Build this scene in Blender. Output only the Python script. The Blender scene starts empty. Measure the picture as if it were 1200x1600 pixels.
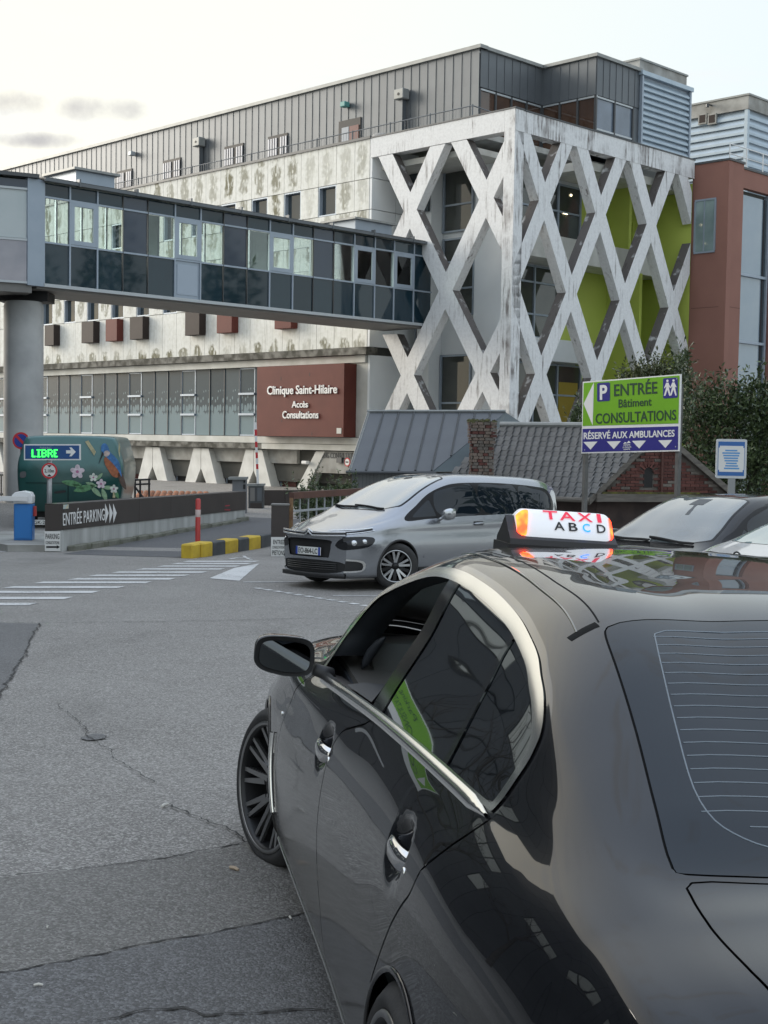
import bpy, bmesh, math, random
import numpy as np
from mathutils import Vector, Matrix

SC = bpy.context.scene
COL = SC.collection
R = math.radians
random.seed(7); np.random.seed(7)

# ------------------------------------------------------------------ camera
CAMH, FPX = 1.837, 2100.0
_th, _ro = math.atan(112/FPX), math.atan(.016)
_F = Vector((0, math.cos(_th), -math.sin(_th)))
_U0 = Vector((0, math.sin(_th), math.cos(_th)))
_R0 = Vector((1, 0, 0))
_R = math.cos(_ro)*_R0 + math.sin(_ro)*_U0
_U = -math.sin(_ro)*_R0 + math.cos(_ro)*_U0
cd = bpy.data.cameras.new('camera'); cam = bpy.data.objects.new('camera', cd); COL.objects.link(cam)
cam.matrix_world = Matrix(((_R.x, _U.x, -_F.x, 0), (_R.y, _U.y, -_F.y, 0), (_R.z, _U.z, -_F.z, CAMH), (0, 0, 0, 1)))
cd.sensor_fit = 'VERTICAL'; cd.sensor_height = 32; cd.lens = 32*FPX/1600
cd.clip_start = .05; cd.clip_end = 1500
SC.camera = cam

# ------------------------------------------------------------------ world, sun, exposure
SUN_EL, SUN_AZ = R(17), R(-62)          # azimuth measured from +Y towards +X: the glow is behind the roofs on the left
w = bpy.data.worlds.new('World'); SC.world = w; w.use_nodes = True
nt = w.node_tree; nt.nodes.clear()
def N_(nt, t, **k):
    n = nt.nodes.new(t)
    for a, v in k.items(): setattr(n, a, v)
    return n
out = N_(nt, 'ShaderNodeOutputWorld'); bg = N_(nt, 'ShaderNodeBackground')
sky = N_(nt, 'ShaderNodeTexSky', sky_type='NISHITA', sun_disc=False, sun_elevation=SUN_EL, sun_rotation=SUN_AZ, air_density=1.0, dust_density=2.0, ozone_density=1.0)
geo = N_(nt, 'ShaderNodeTexCoord')
# thin high cloud: a veil over the clear sky, warm towards the sun, with soft streaks
dotn = N_(nt, 'ShaderNodeVectorMath', operation='DOT_PRODUCT')
dotn.inputs[1].default_value = (math.sin(SUN_AZ)*math.cos(SUN_EL), math.cos(SUN_AZ)*math.cos(SUN_EL), math.sin(SUN_EL))
nt.links.new(geo.outputs['Generated'], dotn.inputs[0])
warm = N_(nt, 'ShaderNodeMapRange'); warm.inputs['From Min'].default_value = .25; warm.inputs['From Max'].default_value = .78
nt.links.new(dotn.outputs['Value'], warm.inputs['Value'])
sep = N_(nt, 'ShaderNodeSeparateXYZ'); nt.links.new(geo.outputs['Generated'], sep.inputs[0])
elev = N_(nt, 'ShaderNodeMapRange'); elev.inputs['From Min'].default_value = .36; elev.inputs['From Max'].default_value = .92
nt.links.new(sep.outputs['Z'], elev.inputs['Value'])
veil_c = N_(nt, 'ShaderNodeMix', data_type='RGBA')
veil_c.inputs['A'].default_value = (2.4, 2.63, 2.68, 1); veil_c.inputs['B'].default_value = (2.95, 2.76, 2.28, 1)
nt.links.new(warm.outputs['Result'], veil_c.inputs['Factor'])
zen = N_(nt, 'ShaderNodeMix', data_type='RGBA'); zen.inputs['B'].default_value = (2.9, 3.35, 4.05, 1)
nt.links.new(elev.outputs['Result'], zen.inputs['Factor']); nt.links.new(veil_c.outputs['Result'], zen.inputs['A'])
mixv = N_(nt, 'ShaderNodeMix', data_type='RGBA'); mixv.inputs['Factor'].default_value = .92
nt.links.new(sky.outputs['Color'], mixv.inputs['A']); nt.links.new(zen.outputs['Result'], mixv.inputs['B'])
mp = N_(nt, 'ShaderNodeMapping'); mp.inputs['Scale'].default_value = (2.6, 2.6, 11.0); mp.inputs['Location'].default_value = (.35, .1, .62)
nt.links.new(geo.outputs['Generated'], mp.inputs['Vector'])
cn = N_(nt, 'ShaderNodeTexNoise'); cn.inputs['Scale'].default_value = 2.1; cn.inputs['Detail'].default_value = 6; cn.inputs['Roughness'].default_value = .55
nt.links.new(mp.outputs['Vector'], cn.inputs['Vector'])
cr = N_(nt, 'ShaderNodeMapRange'); cr.inputs['From Min'].default_value = .55; cr.inputs['From Max'].default_value = .68; cr.inputs['To Max'].default_value = .6
nt.links.new(cn.outputs['Fac'], cr.inputs['Value'])
cl = N_(nt, 'ShaderNodeMix', data_type='RGBA'); cl.inputs['B'].default_value = (2.5, 2.55, 2.6, 1)
nt.links.new(cr.outputs['Result'], cl.inputs['Factor']); nt.links.new(mixv.outputs['Result'], cl.inputs['A'])
# two small grey-violet clouds low in the sky over the roofs
def m2(op, a, b):
    n = N_(nt, 'ShaderNodeMath', operation=op)
    for i_, v_ in enumerate((a, b)):
        if isinstance(v_, (int, float)): n.inputs[i_].default_value = v_
        else: nt.links.new(v_, n.inputs[i_])
    return n.outputs[0]
gx, gy = m2('DIVIDE', sep.outputs['X'], m2('MAXIMUM', sep.outputs['Y'], .05)), m2('DIVIDE', sep.outputs['Z'], m2('MAXIMUM', sep.outputs['Y'], .05))
wn = N_(nt, 'ShaderNodeTexNoise'); wn.inputs['Scale'].default_value = 26; wn.inputs['Detail'].default_value = 7; wn.inputs['Roughness'].default_value = .6; nt.links.new(geo.outputs['Generated'], wn.inputs['Vector'])
tot = None
for (cx, cy, rx, ry) in ((-.275, .243, .030, .011), (-.215, .239, .034, .010), (-.262, .216, .040, .006), (-.40, .25, .05, .012)):
    e = m2('ADD', m2('POWER', m2('DIVIDE', m2('SUBTRACT', gx, cx), rx), 2), m2('POWER', m2('DIVIDE', m2('SUBTRACT', gy, cy), ry), 2))
    e = m2('MULTIPLY', m2('SUBTRACT', m2('ADD', 1.0, m2('MULTIPLY', m2('SUBTRACT', wn.outputs['Fac'], .5), 3.2)), e), .75)
    k = N_(nt, 'ShaderNodeClamp'); nt.links.new(e, k.inputs['Value']); tot = k.outputs[0] if tot is None else m2('MAXIMUM', tot, k.outputs[0])
c2 = N_(nt, 'ShaderNodeMix', data_type='RGBA'); c2.inputs['B'].default_value = (1.35, 1.33, 1.38, 1); nt.links.new(m2('MULTIPLY', tot, .8), c2.inputs['Factor']); nt.links.new(cl.outputs['Result'], c2.inputs['A'])
nt.links.new(c2.outputs['Result'], bg.inputs['Color']); bg.inputs['Strength'].default_value = .1
nt.links.new(bg.outputs[0], out.inputs[0])
sd = bpy.data.lights.new('sun', 'SUN'); sd.energy = 1.1; sd.angle = R(30); sd.color = (1, .93, .83)
sun = bpy.data.objects.new('sun', sd); COL.objects.link(sun)
_sv = Vector((math.sin(SUN_AZ)*math.cos(SUN_EL), math.cos(SUN_AZ)*math.cos(SUN_EL), math.sin(SUN_EL)))
sun.rotation_euler = _sv.to_track_quat('Z', 'Y').to_euler(); sun.location = (-60, 40, 60)
vs = SC.view_settings; vs.view_transform = 'Standard'; vs.look = 'None'; vs.gamma = 1; vs.use_curve_mapping = False
vs.exposure = 1.9

# ------------------------------------------------------------------ helpers: photo pixel (1200x1600) -> ray -> real plane
O3 = Vector((0, 0, CAMH))
def ray(px, py): return _F + _R*((px-600)/FPX) - _U*((py-800)/FPX)
def hit(px, py, p0, n):
    d = ray(px, py); return O3 + d*((p0-O3).dot(n)/d.dot(n))
def at_y(px, py, y):
    d = ray(px, py); return O3 + d*(y/d.y)
def gz(x, y):
    z = -.0229*(math.log1p(math.exp(min(40, 2.0*(y-7.4))))/2.0)
    t = max(-2.6, min(2.6, x-.937))
    return z - .0704*t*math.exp(-((y-3.9)/3.2)**2)
def gpt(px, py, lift=0):
    d = ray(px, py); t = 3.0
    for _ in range(60):
        p = O3 + d*t; e = p.z-gz(p.x, p.y)-lift
        if abs(e) < 1e-5: break
        t += e/max(.02, -d.z-.0229) * .7
        t = max(1, min(400, t))
    return O3 + d*t

# ------------------------------------------------------------------ materials
MATS = {}
def M(name, c1, c2=None, scale=4, rough=.6, metal=0, bump=0, bscale=60, coat=0, emit=0, detail=5, contrast=(.35, .65), rnd=0, spec=.5, stretch=None, trans=0):
    if name in MATS: return MATS[name]
    m = bpy.data.materials.new(name); m.use_nodes = True; MATS[name] = m
    t = m.node_tree; b = t.nodes['Principled BSDF']
    b.inputs['Roughness'].default_value = rough; b.inputs['Metallic'].default_value = metal
    b.inputs['Specular IOR Level'].default_value = spec
    b.inputs['Coat Weight'].default_value = coat; b.inputs['Coat Roughness'].default_value = .03
    tc = N_(t, 'ShaderNodeTexCoord'); vec = tc.outputs['Object']
    if stretch:
        q = N_(t, 'ShaderNodeMapping'); q.inputs['Scale'].default_value = stretch; t.links.new(vec, q.inputs['Vector']); vec = q.outputs['Vector']
    c = c1 if len(c1) == 4 else (*c1, 1)
    last = None
    if c2 is not None:
        n = N_(t, 'ShaderNodeTexNoise'); n.inputs['Scale'].default_value = scale; n.inputs['Detail'].default_value = detail
        t.links.new(vec, n.inputs['Vector'])
        r = N_(t, 'ShaderNodeMapRange'); r.inputs['From Min'].default_value = contrast[0]; r.inputs['From Max'].default_value = contrast[1]
        t.links.new(n.outputs['Fac'], r.inputs['Value'])
        x = N_(t, 'ShaderNodeMix', data_type='RGBA'); x.inputs['A'].default_value = c; x.inputs['B'].default_value = (*c2, 1)
        t.links.new(r.outputs['Result'], x.inputs['Factor']); last = x.outputs['Result']
    if rnd:
        oi = N_(t, 'ShaderNodeObjectInfo'); r = N_(t, 'ShaderNodeMapRange'); r.inputs['To Min'].default_value = 1-rnd; r.inputs['To Max'].default_value = 1+rnd
        t.links.new(oi.outputs['Random'], r.inputs['Value'])
        x = N_(t, 'ShaderNodeMix', data_type='RGBA', blend_type='MULTIPLY'); x.inputs['Factor'].default_value = 1
        if last: t.links.new(last, x.inputs['A'])
        else: x.inputs['A'].default_value = c
        t.links.new(r.outputs['Result'], x.inputs['B']); last = x.outputs['Result']
    if last: t.links.new(last, b.inputs['Base Color'])
    else: b.inputs['Base Color'].default_value = c
    if bump:
        n = N_(t, 'ShaderNodeTexNoise'); n.inputs['Scale'].default_value = bscale; n.inputs['Detail'].default_value = 4
        t.links.new(vec, n.inputs['Vector'])
        q = N_(t, 'ShaderNodeBump'); q.inputs['Strength'].default_value = bump; q.inputs['Distance'].default_value = .01
        t.links.new(n.outputs['Fac'], q.inputs['Height']); t.links.new(q.outputs['Normal'], b.inputs['Normal'])
    if emit:
        b.inputs['Emission Color'].default_value = c; b.inputs['Emission Strength'].default_value = emit
    return m
def glass(name, tint, clear=.7, rough=.02, ior=1.5, wav=0):
    """thin pane: tinted see-through plus a Fresnel mirror"""
    if name in MATS: return MATS[name]
    m = bpy.data.materials.new(name); m.use_nodes = True; MATS[name] = m
    t = m.node_tree; t.nodes.clear(); o = N_(t, 'ShaderNodeOutputMaterial')
    tr = N_(t, 'ShaderNodeBsdfTransparent'); tr.inputs[0].default_value = (*[x*clear for x in tint], 1)
    gl = N_(t, 'ShaderNodeBsdfGlossy'); gl.inputs['Roughness'].default_value = rough
    fr = N_(t, 'ShaderNodeFresnel'); fr.inputs['IOR'].default_value = ior
    if wav:
        tc = N_(t, 'ShaderNodeTexCoord'); n = N_(t, 'ShaderNodeTexNoise'); n.inputs['Scale'].default_value = .8; n.inputs['Detail'].default_value = 1
        t.links.new(tc.outputs['Object'], n.inputs['Vector'])
        q = N_(t, 'ShaderNodeBump'); q.inputs['Strength'].default_value = wav; q.inputs['Distance'].default_value = .1
        t.links.new(n.outputs['Fac'], q.inputs['Height']); t.links.new(q.outputs['Normal'], gl.inputs['Normal'])
    mx = N_(t, 'ShaderNodeMixShader'); t.links.new(fr.outputs[0], mx.inputs[0]); t.links.new(tr.outputs[0], mx.inputs[1]); t.links.new(gl.outputs[0], mx.inputs[2])
    t.links.new(mx.outputs[0], o.inputs[0]); return m
def nodes_of(name, rough=.7):
    m = bpy.data.materials.new(name); m.use_nodes = True; MATS[name] = m
    b = m.node_tree.nodes['Principled BSDF']; b.inputs['Roughness'].default_value = rough
    return m, m.node_tree, b
def math_(t, op, a, b=None, c=None):
    n = N_(t, 'ShaderNodeMath', operation=op)
    for i, v in enumerate((a, b, c)):
        if v is None: continue
        if isinstance(v, (int, float)): n.inputs[i].default_value = v
        else: t.links.new(v, n.inputs[i])
    return n.outputs[0]
def noise_(t, vec, scale, detail=4, rough=.5):
    n = N_(t, 'ShaderNodeTexNoise'); n.inputs['Scale'].default_value = scale; n.inputs['Detail'].default_value = detail; n.inputs['Roughness'].default_value = rough
    t.links.new(vec, n.inputs['Vector']); return n.outputs['Fac']
def rng_(t, v, a, b, c=0, d=1):
    n = N_(t, 'ShaderNodeMapRange'); n.inputs['From Min'].default_value = a; n.inputs['From Max'].default_value = b
    n.inputs['To Min'].default_value = c; n.inputs['To Max'].default_value = d; t.links.new(v, n.inputs['Value']); return n.outputs['Result']
def mix_(t, f, a, b, mode='MIX'):
    n = N_(t, 'ShaderNodeMix', data_type='RGBA', blend_type=mode)
    for k, v in (('Factor', f), ('A', a), ('B', b)):
        if isinstance(v, tuple): n.inputs[k].default_value = (*v, 1) if len(v) == 3 else v
        elif isinstance(v, (int, float)): n.inputs[k].default_value = v
        else: t.links.new(v, n.inputs[k])
    return n.outputs['Result']
def map_(t, vec, sc=(1, 1, 1), loc=(0, 0, 0)):
    q = N_(t, 'ShaderNodeMapping'); q.inputs['Scale'].default_value = sc; q.inputs['Location'].default_value = loc
    t.links.new(vec, q.inputs['Vector']); return q.outputs['Vector']

# ------------------------------------------------------------------ objects
W4 = {}
def put(name, mesh, mw=None, parent=None, mats=None):
    o = bpy.data.objects.new(name, mesh); COL.objects.link(o)
    mw = Matrix.Identity(4) if mw is None else mw
    W4[o.name] = mw
    if parent is not None:
        o.parent = parent; o.matrix_parent_inverse = W4[parent.name].inverted()
    o.matrix_basis = mw
    return o
def thing(name, label, cat, loc=(0, 0, 0), group=None, mw=None):
    o = put(name, None, mw if mw is not None else Matrix.Translation(Vector(loc)))
    o.empty_display_size = .2; o['label'] = label; o['category'] = cat
    if group: o['group'] = group
    return o
def tag(o, label=None, cat=None, group=None, kind=None):
    if label: o['label'] = label
    if cat: o['category'] = cat
    if group: o['group'] = group
    if kind: o['kind'] = kind
    return o
def mesh_of(name, verts, faces, mat=None, smooth=False):
    me = bpy.data.meshes.new(name); me.from_pydata([tuple(v) for v in verts], [], [tuple(int(i) for i in f) for f in faces]); me.update()
    if mat: me.materials.append(mat)
    if smooth: me.polygons.foreach_set('use_smooth', [True]*len(me.polygons))
    return me
class MB:
    def __init__(s): s.v = []; s.f = []
    def add(s, vs, fs):
        b = len(s.v); s.v += [Vector(v) for v in vs]; s.f += [tuple(i+b for i in f) for f in fs]; return s
    def box(s, c, d, rot=None):
        h = [x/2 for x in d]; vs = []
        for sx in (-1, 1):
            for sy in (-1, 1):
                for sz in (-1, 1):
                    p = Vector((sx*h[0], sy*h[1], sz*h[2]))
                    vs.append((rot @ p if rot else p)+Vector(c))
        return s.add(vs, [(0, 1, 3, 2), (4, 6, 7, 5), (0, 4, 5, 1), (2, 3, 7, 6), (0, 2, 6, 4), (1, 5, 7, 3)])
    def tube(s, pts, r, n=8, cap=True):
        pts = [Vector(p) for p in pts]; rs = r if isinstance(r, (list, tuple)) else [r]*len(pts)
        rings = []; up0 = None
        for i, p in enumerate(pts):
            t = (pts[min(i+1, len(pts)-1)]-pts[max(i-1, 0)]).normalized()
            a = Vector((0, 0, 1)) if abs(t.z) < .9 else Vector((1, 0, 0))
            x = t.cross(a).normalized(); y = t.cross(x)
            rings.append([p+(x*math.cos(2*math.pi*k/n)+y*math.sin(2*math.pi*k/n))*rs[i] for k in range(n)])
        fs = []
        for i in range(len(pts)-1):
            for k in range(n): fs.append((i*n+k, i*n+(k+1) % n, (i+1)*n+(k+1) % n, (i+1)*n+k))
        if cap: fs += [tuple(range(n))[::-1], tuple(range((len(pts)-1)*n, len(pts)*n))]
        return s.add([q for rr in rings for q in rr], fs)
    def prism(s, poly, d0, d1, fx):
        """poly in 2D, extruded between depths d0,d1; fx(a,b,d)->point"""
        n = len(poly); vs = [fx(a, b, d0) for a, b in poly]+[fx(a, b, d1) for a, b in poly]
        fs = [tuple(range(n))[::-1], tuple(range(n, 2*n))]+[(k, (k+1) % n, n+(k+1) % n, n+k) for k in range(n)]
        return s.add(vs, fs)
    def lathe(s, prof, n=32, axis='y'):
        vs = []
        for r, h in prof:
            for k in range(n):
                a = 2*math.pi*k/n; vs.append((r*math.cos(a), h, r*math.sin(a)) if axis == 'y' else (r*math.cos(a), r*math.sin(a), h))
        fs = []
        for i in range(len(prof)-1):
            for k in range(n): fs.append((i*n+k, (i+1)*n+k, (i+1)*n+(k+1) % n, i*n+(k+1) % n))
        return s.add(vs, fs)
    def mesh(s, name, mat=None, smooth=False, fix=True):
        me = mesh_of(name, s.v, s.f, mat, smooth)
        if fix:
            b = bmesh.new(); b.from_mesh(me); bmesh.ops.recalc_face_normals(b, faces=b.faces); b.to_mesh(me); b.free()
        return me
    def build(s, name, mat, parent=None, mw=None, smooth=False, local=False, bevel=0):
        """vertices are given in world space unless local; the mesh is stored about its own base point"""
        if local: me = s.mesh(name, mat, smooth); m = mw
        else:
            lo = Vector([min(v[i] for v in s.v) for i in range(3)]); hi = Vector([max(v[i] for v in s.v) for i in range(3)])
            c = Vector(((lo.x+hi.x)/2, (lo.y+hi.y)/2, lo.z))
            s.v = [v-c for v in s.v]; me = s.mesh(name, mat, smooth); m = Matrix.Translation(c)
        o = put(name, me, m, parent)
        if bevel:
            b = o.modifiers.new('bevel', 'BEVEL'); b.width = bevel; b.segments = 2; b.limit_method = 'ANGLE'
        return o
class Fr:
    """a vertical plane: s runs along it, n out of it, z up; rt is the viewer's right"""
    def __init__(f, o, ds, nn):
        f.o, f.ds, f.nn = Vector(o), Vector(ds).normalized(), Vector(nn).normalized(); f.z = Vector((0, 0, 1))
        f.rt = f.z.cross(f.nn); f.rs = 1 if f.rt.dot(f.ds) > 0 else -1
        f.m = Matrix(((f.rt.x, -f.nn.x, 0, 0), (f.rt.y, -f.nn.y, 0, 0), (f.rt.z, 0, 1, 0), (0, 0, 0, 1)))   # local x right, y into the wall, z up
        f.mt = Matrix(((f.rt.x, 0, f.nn.x, 0), (f.rt.y, 0, f.nn.y, 0), (0, 1, 0, 0), (0, 0, 0, 1)))          # text: x right, y up, z out
    def P(f, s, n, z): return f.o + f.ds*s + f.nn*n + Vector((0, 0, z))
    def on(f, px, py, n=0):
        q = hit(px, py, f.o+f.nn*n, f.nn)-f.o; return q.dot(f.ds), q.z
    def box(f, name, s0, s1, n0, n1, z0, z1, mat, parent, bevel=0):
        d = (abs(s1-s0), abs(n1-n0), abs(z1-z0)); key = (tuple(round(x, 3) for x in d), mat.name, bevel)
        if key not in BOXC:
            m = MB(); m.box((0, 0, d[2]/2), d); me = m.mesh(name, mat)
            if bevel:
                b = bmesh.new(); b.from_mesh(me); bmesh.ops.bevel(b, geom=b.edges[:], offset=bevel, segments=1, affect='EDGES'); b.to_mesh(me); b.free()
            BOXC[key] = me
        c = f.P((s0+s1)/2, (n0+n1)/2, min(z0, z1))
        return put(name, BOXC[key], Matrix.Translation(c) @ f.m, parent)
    def poly(f, name, pts, n0, n1, mat, parent):
        """polygon in (s,z), solid from depth n0 to n1"""
        m = MB(); m.prism(pts, n0, n1, lambda a, b, d: f.P(a, d, b)); return m.build(name, mat, parent)
    def text(f, name, s, sc, _, z0, W, H, n, mat, parent, depth=.004, bold=0):
        me = text_mesh(s, W, H, depth, mat, bold)
        return put(name, me, Matrix.Translation(f.P(sc, n, z0)) @ f.mt, parent)
BOXC = {}
def text_mesh(s, W, H, depth, mat, bold=0):
    cu = bpy.data.curves.new('t', 'FONT'); cu.body = s; cu.align_x = 'LEFT'; cu.extrude = .05; cu.offset = bold; cu.resolution_u = 3
    o = bpy.data.objects.new('t', cu); COL.objects.link(o)
    dg = bpy.context.evaluated_depsgraph_get(); me = bpy.data.meshes.new_from_object(o.evaluated_get(dg))
    bpy.data.objects.remove(o); bpy.data.curves.remove(cu)
    co = np.empty(len(me.vertices)*3); me.vertices.foreach_get('co', co); co = co.reshape(-1, 3)
    lo, hi = co.min(0), co.max(0)
    co[:, 0] = (co[:, 0]-(lo[0]+hi[0])/2)*W/(hi[0]-lo[0]); co[:, 1] = (co[:, 1]-lo[1])*H/(hi[1]-lo[1])
    co[:, 2] = (co[:, 2]-lo[2])/(hi[2]-lo[2])*depth
    me.vertices.foreach_set('co', co.ravel()); me.update(); me.materials.clear(); me.materials.append(mat); return me
def catmull(pts, n=8, closed=False):
    pts = [Vector(p).to_3d() for p in pts]; out = []; m = len(pts)
    rng = range(m if closed else m-1)
    for i in rng:
        g = (lambda k: pts[k % m]) if closed else (lambda k: pts[max(0, min(m-1, k))])
        p0, p1, p2, p3 = g(i-1), g(i), g(i+1), g(i+2)
        for k in range(n):
            t = k/n
            out.append(.5*((2*p1)+(p2-p0)*t+(2*p0-5*p1+4*p2-p3)*t*t+(3*p1-p0-3*p2+p3)*t**3))
    if not closed: out.append(pts[-1])
    return out
# ================================================================== MATERIALS OF THE SETTING
def asphalt(name, a, b, c, sc=1.0):
    m, t, bs = nodes_of(name, .8)
    v = N_(t, 'ShaderNodeTexCoord').outputs['Object']
    vo = N_(t, 'ShaderNodeTexVoronoi'); vo.inputs['Scale'].default_value = 105*sc; t.links.new(v, vo.inputs['Vector'])
    sx = N_(t, 'ShaderNodeSeparateColor'); t.links.new(vo.outputs['Color'], sx.inputs[0])
    stone = math_(t, 'POWER', sx.outputs[0], 2.0)
    f2 = noise_(t, v, 260*sc, 2); stone = math_(t, 'MULTIPLY', stone, rng_(t, f2, .30, .50))
    big = rng_(t, noise_(t, v, .55, 6, .62), .35, .68); mid = rng_(t, noise_(t, v, 7, 5, .6), .36, .66)
    base = mix_(t, big, a, b); base = mix_(t, math_(t, 'MULTIPLY', mid, .4), base, tuple(x*.62 for x in a))
    col = mix_(t, math_(t, 'MULTIPLY', stone, .95), base, c)
    oil = rng_(t, noise_(t, map_(t, v, (.5, .22, 1)), 1.3, 4), .60, .74, 0, .45)
    col = mix_(t, oil, col, tuple(x*.45 for x in a))
    t.links.new(col, bs.inputs['Base Color'])
    h = math_(t, 'ADD', math_(t, 'MULTIPLY', vo.outputs['Distance'], -.7), math_(t, 'MULTIPLY', f2, .5))
    q = N_(t, 'ShaderNodeBump'); q.inputs['Strength'].default_value = .75; q.inputs['Distance'].default_value = .006
    t.links.new(h, q.inputs['Height']); t.links.new(q.outputs['Normal'], bs.inputs['Normal'])
    t.links.new(rng_(t, f2, .3, .7, .62, .92), bs.inputs['Roughness'])
    return m
ASPH = asphalt('worn_asphalt', (.148, .139, .128), (.20, .19, .176), (.46, .44, .41))
ASPH2 = asphalt('brown_asphalt', (.124, .117, .106), (.16, .152, .14), (.30, .29, .27), 1.05)
ASPH3 = asphalt('dark_asphalt', (.102, .099, .096), (.126, .123, .119), (.24, .24, .24), 1.1)
ASPH4 = asphalt('ramp_asphalt', (.085, .087, .09), (.10, .10, .105), (.16, .16, .16), 1.2)
WHITEP, _t, _b = nodes_of('worn_road_paint', .7)
_v = N_(_t, 'ShaderNodeTexCoord').outputs['Object']
_w = rng_(_t, noise_(_t, _v, 38, 5, .65), .44, .62); _w2 = rng_(_t, noise_(_t, _v, 2.2, 3), .42, .72)
_t.links.new(mix_(_t, math_(_t, 'MULTIPLY', _w, math_(_t, 'ADD', _w2, .25)), (.62, .62, .61), (.2, .2, .19)), _b.inputs['Base Color'])
SEAM = M('bitumen_seam', (.030, .029, .027), (.075, .072, .068), 40, .95)
CONC = M('weathered_concrete', (.40, .40, .38), (.24, .235, .215), 1.3, .85, bump=.25, bscale=40, detail=8)
CONC_D = M('mossy_concrete', (.20, .195, .175), (.055, .053, .042), 2.2, .9, bump=.4, bscale=25, detail=8, contrast=(.38, .6))
COLUMN = M('column_concrete', (.44, .445, .44), (.34, .345, .345), .8, .8, bump=.15, bscale=30, detail=7, contrast=(.4, .6))
WHITE = M('white_render', (.76, .79, .80), (.69, .72, .735), .6, .75, detail=6)
OFFW = M('offwhite_concrete', (.62, .62, .585), (.50, .50, .46), 1.2, .8, detail=7)
ZINC = M('grey_zinc_cladding', (.135, .149, .162), (.12, .132, .145), 1.2, .45, metal=.35, rnd=.05)
ZINC_T = M('zinc_flashing', (.30, .31, .30), (.24, .25, .245), 2, .5, metal=.2)
ALU = M('pale_blue_grey_aluminium', (.33, .385, .45), (.30, .355, .42), 1.5, .4, metal=.25)
ALU2 = M('light_aluminium', (.45, .48, .50), None, 1, .4, metal=.3)
SOFFIT = M('grey_soffit', (.20, .195, .185), (.17, .165, .158), 1.5, .6)
DARKG = M('dark_window_glass', (.030, .042, .05), (.018, .027, .034), .4, .03, spec=.8)
PANE_DK = M('dark_blue_spandrel', (.014, .034, .048), (.010, .025, .036), .5, .04, spec=.5, rnd=.18)
PANE_GR = M('grey_blue_spandrel', (.040, .055, .082), (.032, .045, .068), .6, .06, spec=.55, rnd=.1)
PANE_CL = glass('clear_footbridge_glass', (.93, .98, .97), .97, .01, 1.45)
PANE_WN = glass('pale_window_glass', (.62, .78, .80), .72, .02, 1.6)
LOUV = M('pale_blue_louvre', (.42, .50, .57), (.37, .45, .52), 1.5, .4, metal=.3)
REDB = M('terracotta_render', (.29, .14, .108), (.25, .12, .093), .5, .85, bump=.1, bscale=60, detail=7)
GREENW = M('lime_green_render', (.50, .58, .12), (.44, .53, .10), .4, .7)
BROWNB = M('brown_metal_box', (.040, .030, .027), (.034, .026, .023), 2, .6, spec=.2)
REDBOX = M('brick_red_metal', (.135, .040, .031), (.115, .034, .027), 1.2, .6, spec=.2)
WHITEL = M('white_letter', (.78, .78, .77), None, rough=.5)
DARKSTEEL = M('dark_grey_steel', (.085, .09, .095), None, rough=.5, metal=.4)
BLACK = M('matt_black', (.012, .012, .013), None, rough=.6)
INTER = M('dim_interior', (.10, .10, .09), (.06, .06, .055), .5, .9)
CEILL = M('ceiling_lamp_glow', (1, .86, .55), None, emit=2)

def spotted(name, low):
    """pale precast panel with a mossy stain of its own and small white bosses"""
    m, t, bs = nodes_of(name, .85)
    co = N_(t, 'ShaderNodeTexCoord').outputs['Object']; oi = N_(t, 'ShaderNodeObjectInfo')
    vec = N_(t, 'ShaderNodeVectorMath', operation='ADD'); t.links.new(co, vec.inputs[0]); t.links.new(oi.outputs['Location'], vec.inputs[1])
    sp = N_(t, 'ShaderNodeSeparateXYZ'); t.links.new(co, sp.inputs[0])
    X, Z = sp.outputs['X'], sp.outputs['Z']
    n1 = noise_(t, map_(t, vec.outputs[0], (3.5, 3.5, .9)), 1.8, 7, .62); n2 = noise_(t, vec.outputs[0], 5, 5)
    ex = math_(t, 'POWER', math_(t, 'DIVIDE', X, .36), 2)
    if low: ez = math_(t, 'POWER', math_(t, 'DIVIDE', math_(t, 'SUBTRACT', Z, .12), .42), 2)
    else: ez = math_(t, 'POWER', math_(t, 'DIVIDE', math_(t, 'SUBTRACT', Z, .95), .95), 2)
    e = math_(t, 'ADD', math_(t, 'SUBTRACT', 1.05, math_(t, 'ADD', ex, ez)), math_(t, 'MULTIPLY', math_(t, 'SUBTRACT', noise_(t, vec.outputs[0], 2.6, 4), .5), 3.4))
    st = math_(t, 'MULTIPLY', rng_(t, e, 0, .7), rng_(t, n1, .34, .50))
    st = math_(t, 'MULTIPLY', st, rng_(t, oi.outputs['Random'], 0, .8, .2, 1))
    base = mix_(t, rng_(t, n2, .4, .7), (.74, .745, .71), (.64, .645, .60))
    drip = rng_(t, noise_(t, map_(t, vec.outputs[0], (9, 9, .5)), 1, 4), .52, .74, 0, .35)
    base = mix_(t, drip, base, (.36, .355, .30))
    col = mix_(t, math_(t, 'MULTIPLY', st, .92), base, (.125, .115, .055))
    # bosses
    zz = math_(t, 'ABSOLUTE', math_(t, 'SUBTRACT', math_(t, 'FRACT', math_(t, 'DIVIDE', Z, .62)), .5))
    bo = math_(t, 'ADD', math_(t, 'POWER', math_(t, 'DIVIDE', X, .05), 2), math_(t, 'POWER', math_(t, 'DIVIDE', zz, .13), 2))
    col = mix_(t, rng_(t, bo, 1.6, .5), col, (.66, .66, .6))
    t.links.new(col, bs.inputs['Base Color']); return m
SPOT_T = spotted('moss_spotted_panel', False); SPOT_L = spotted('moss_footed_panel', True)

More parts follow.
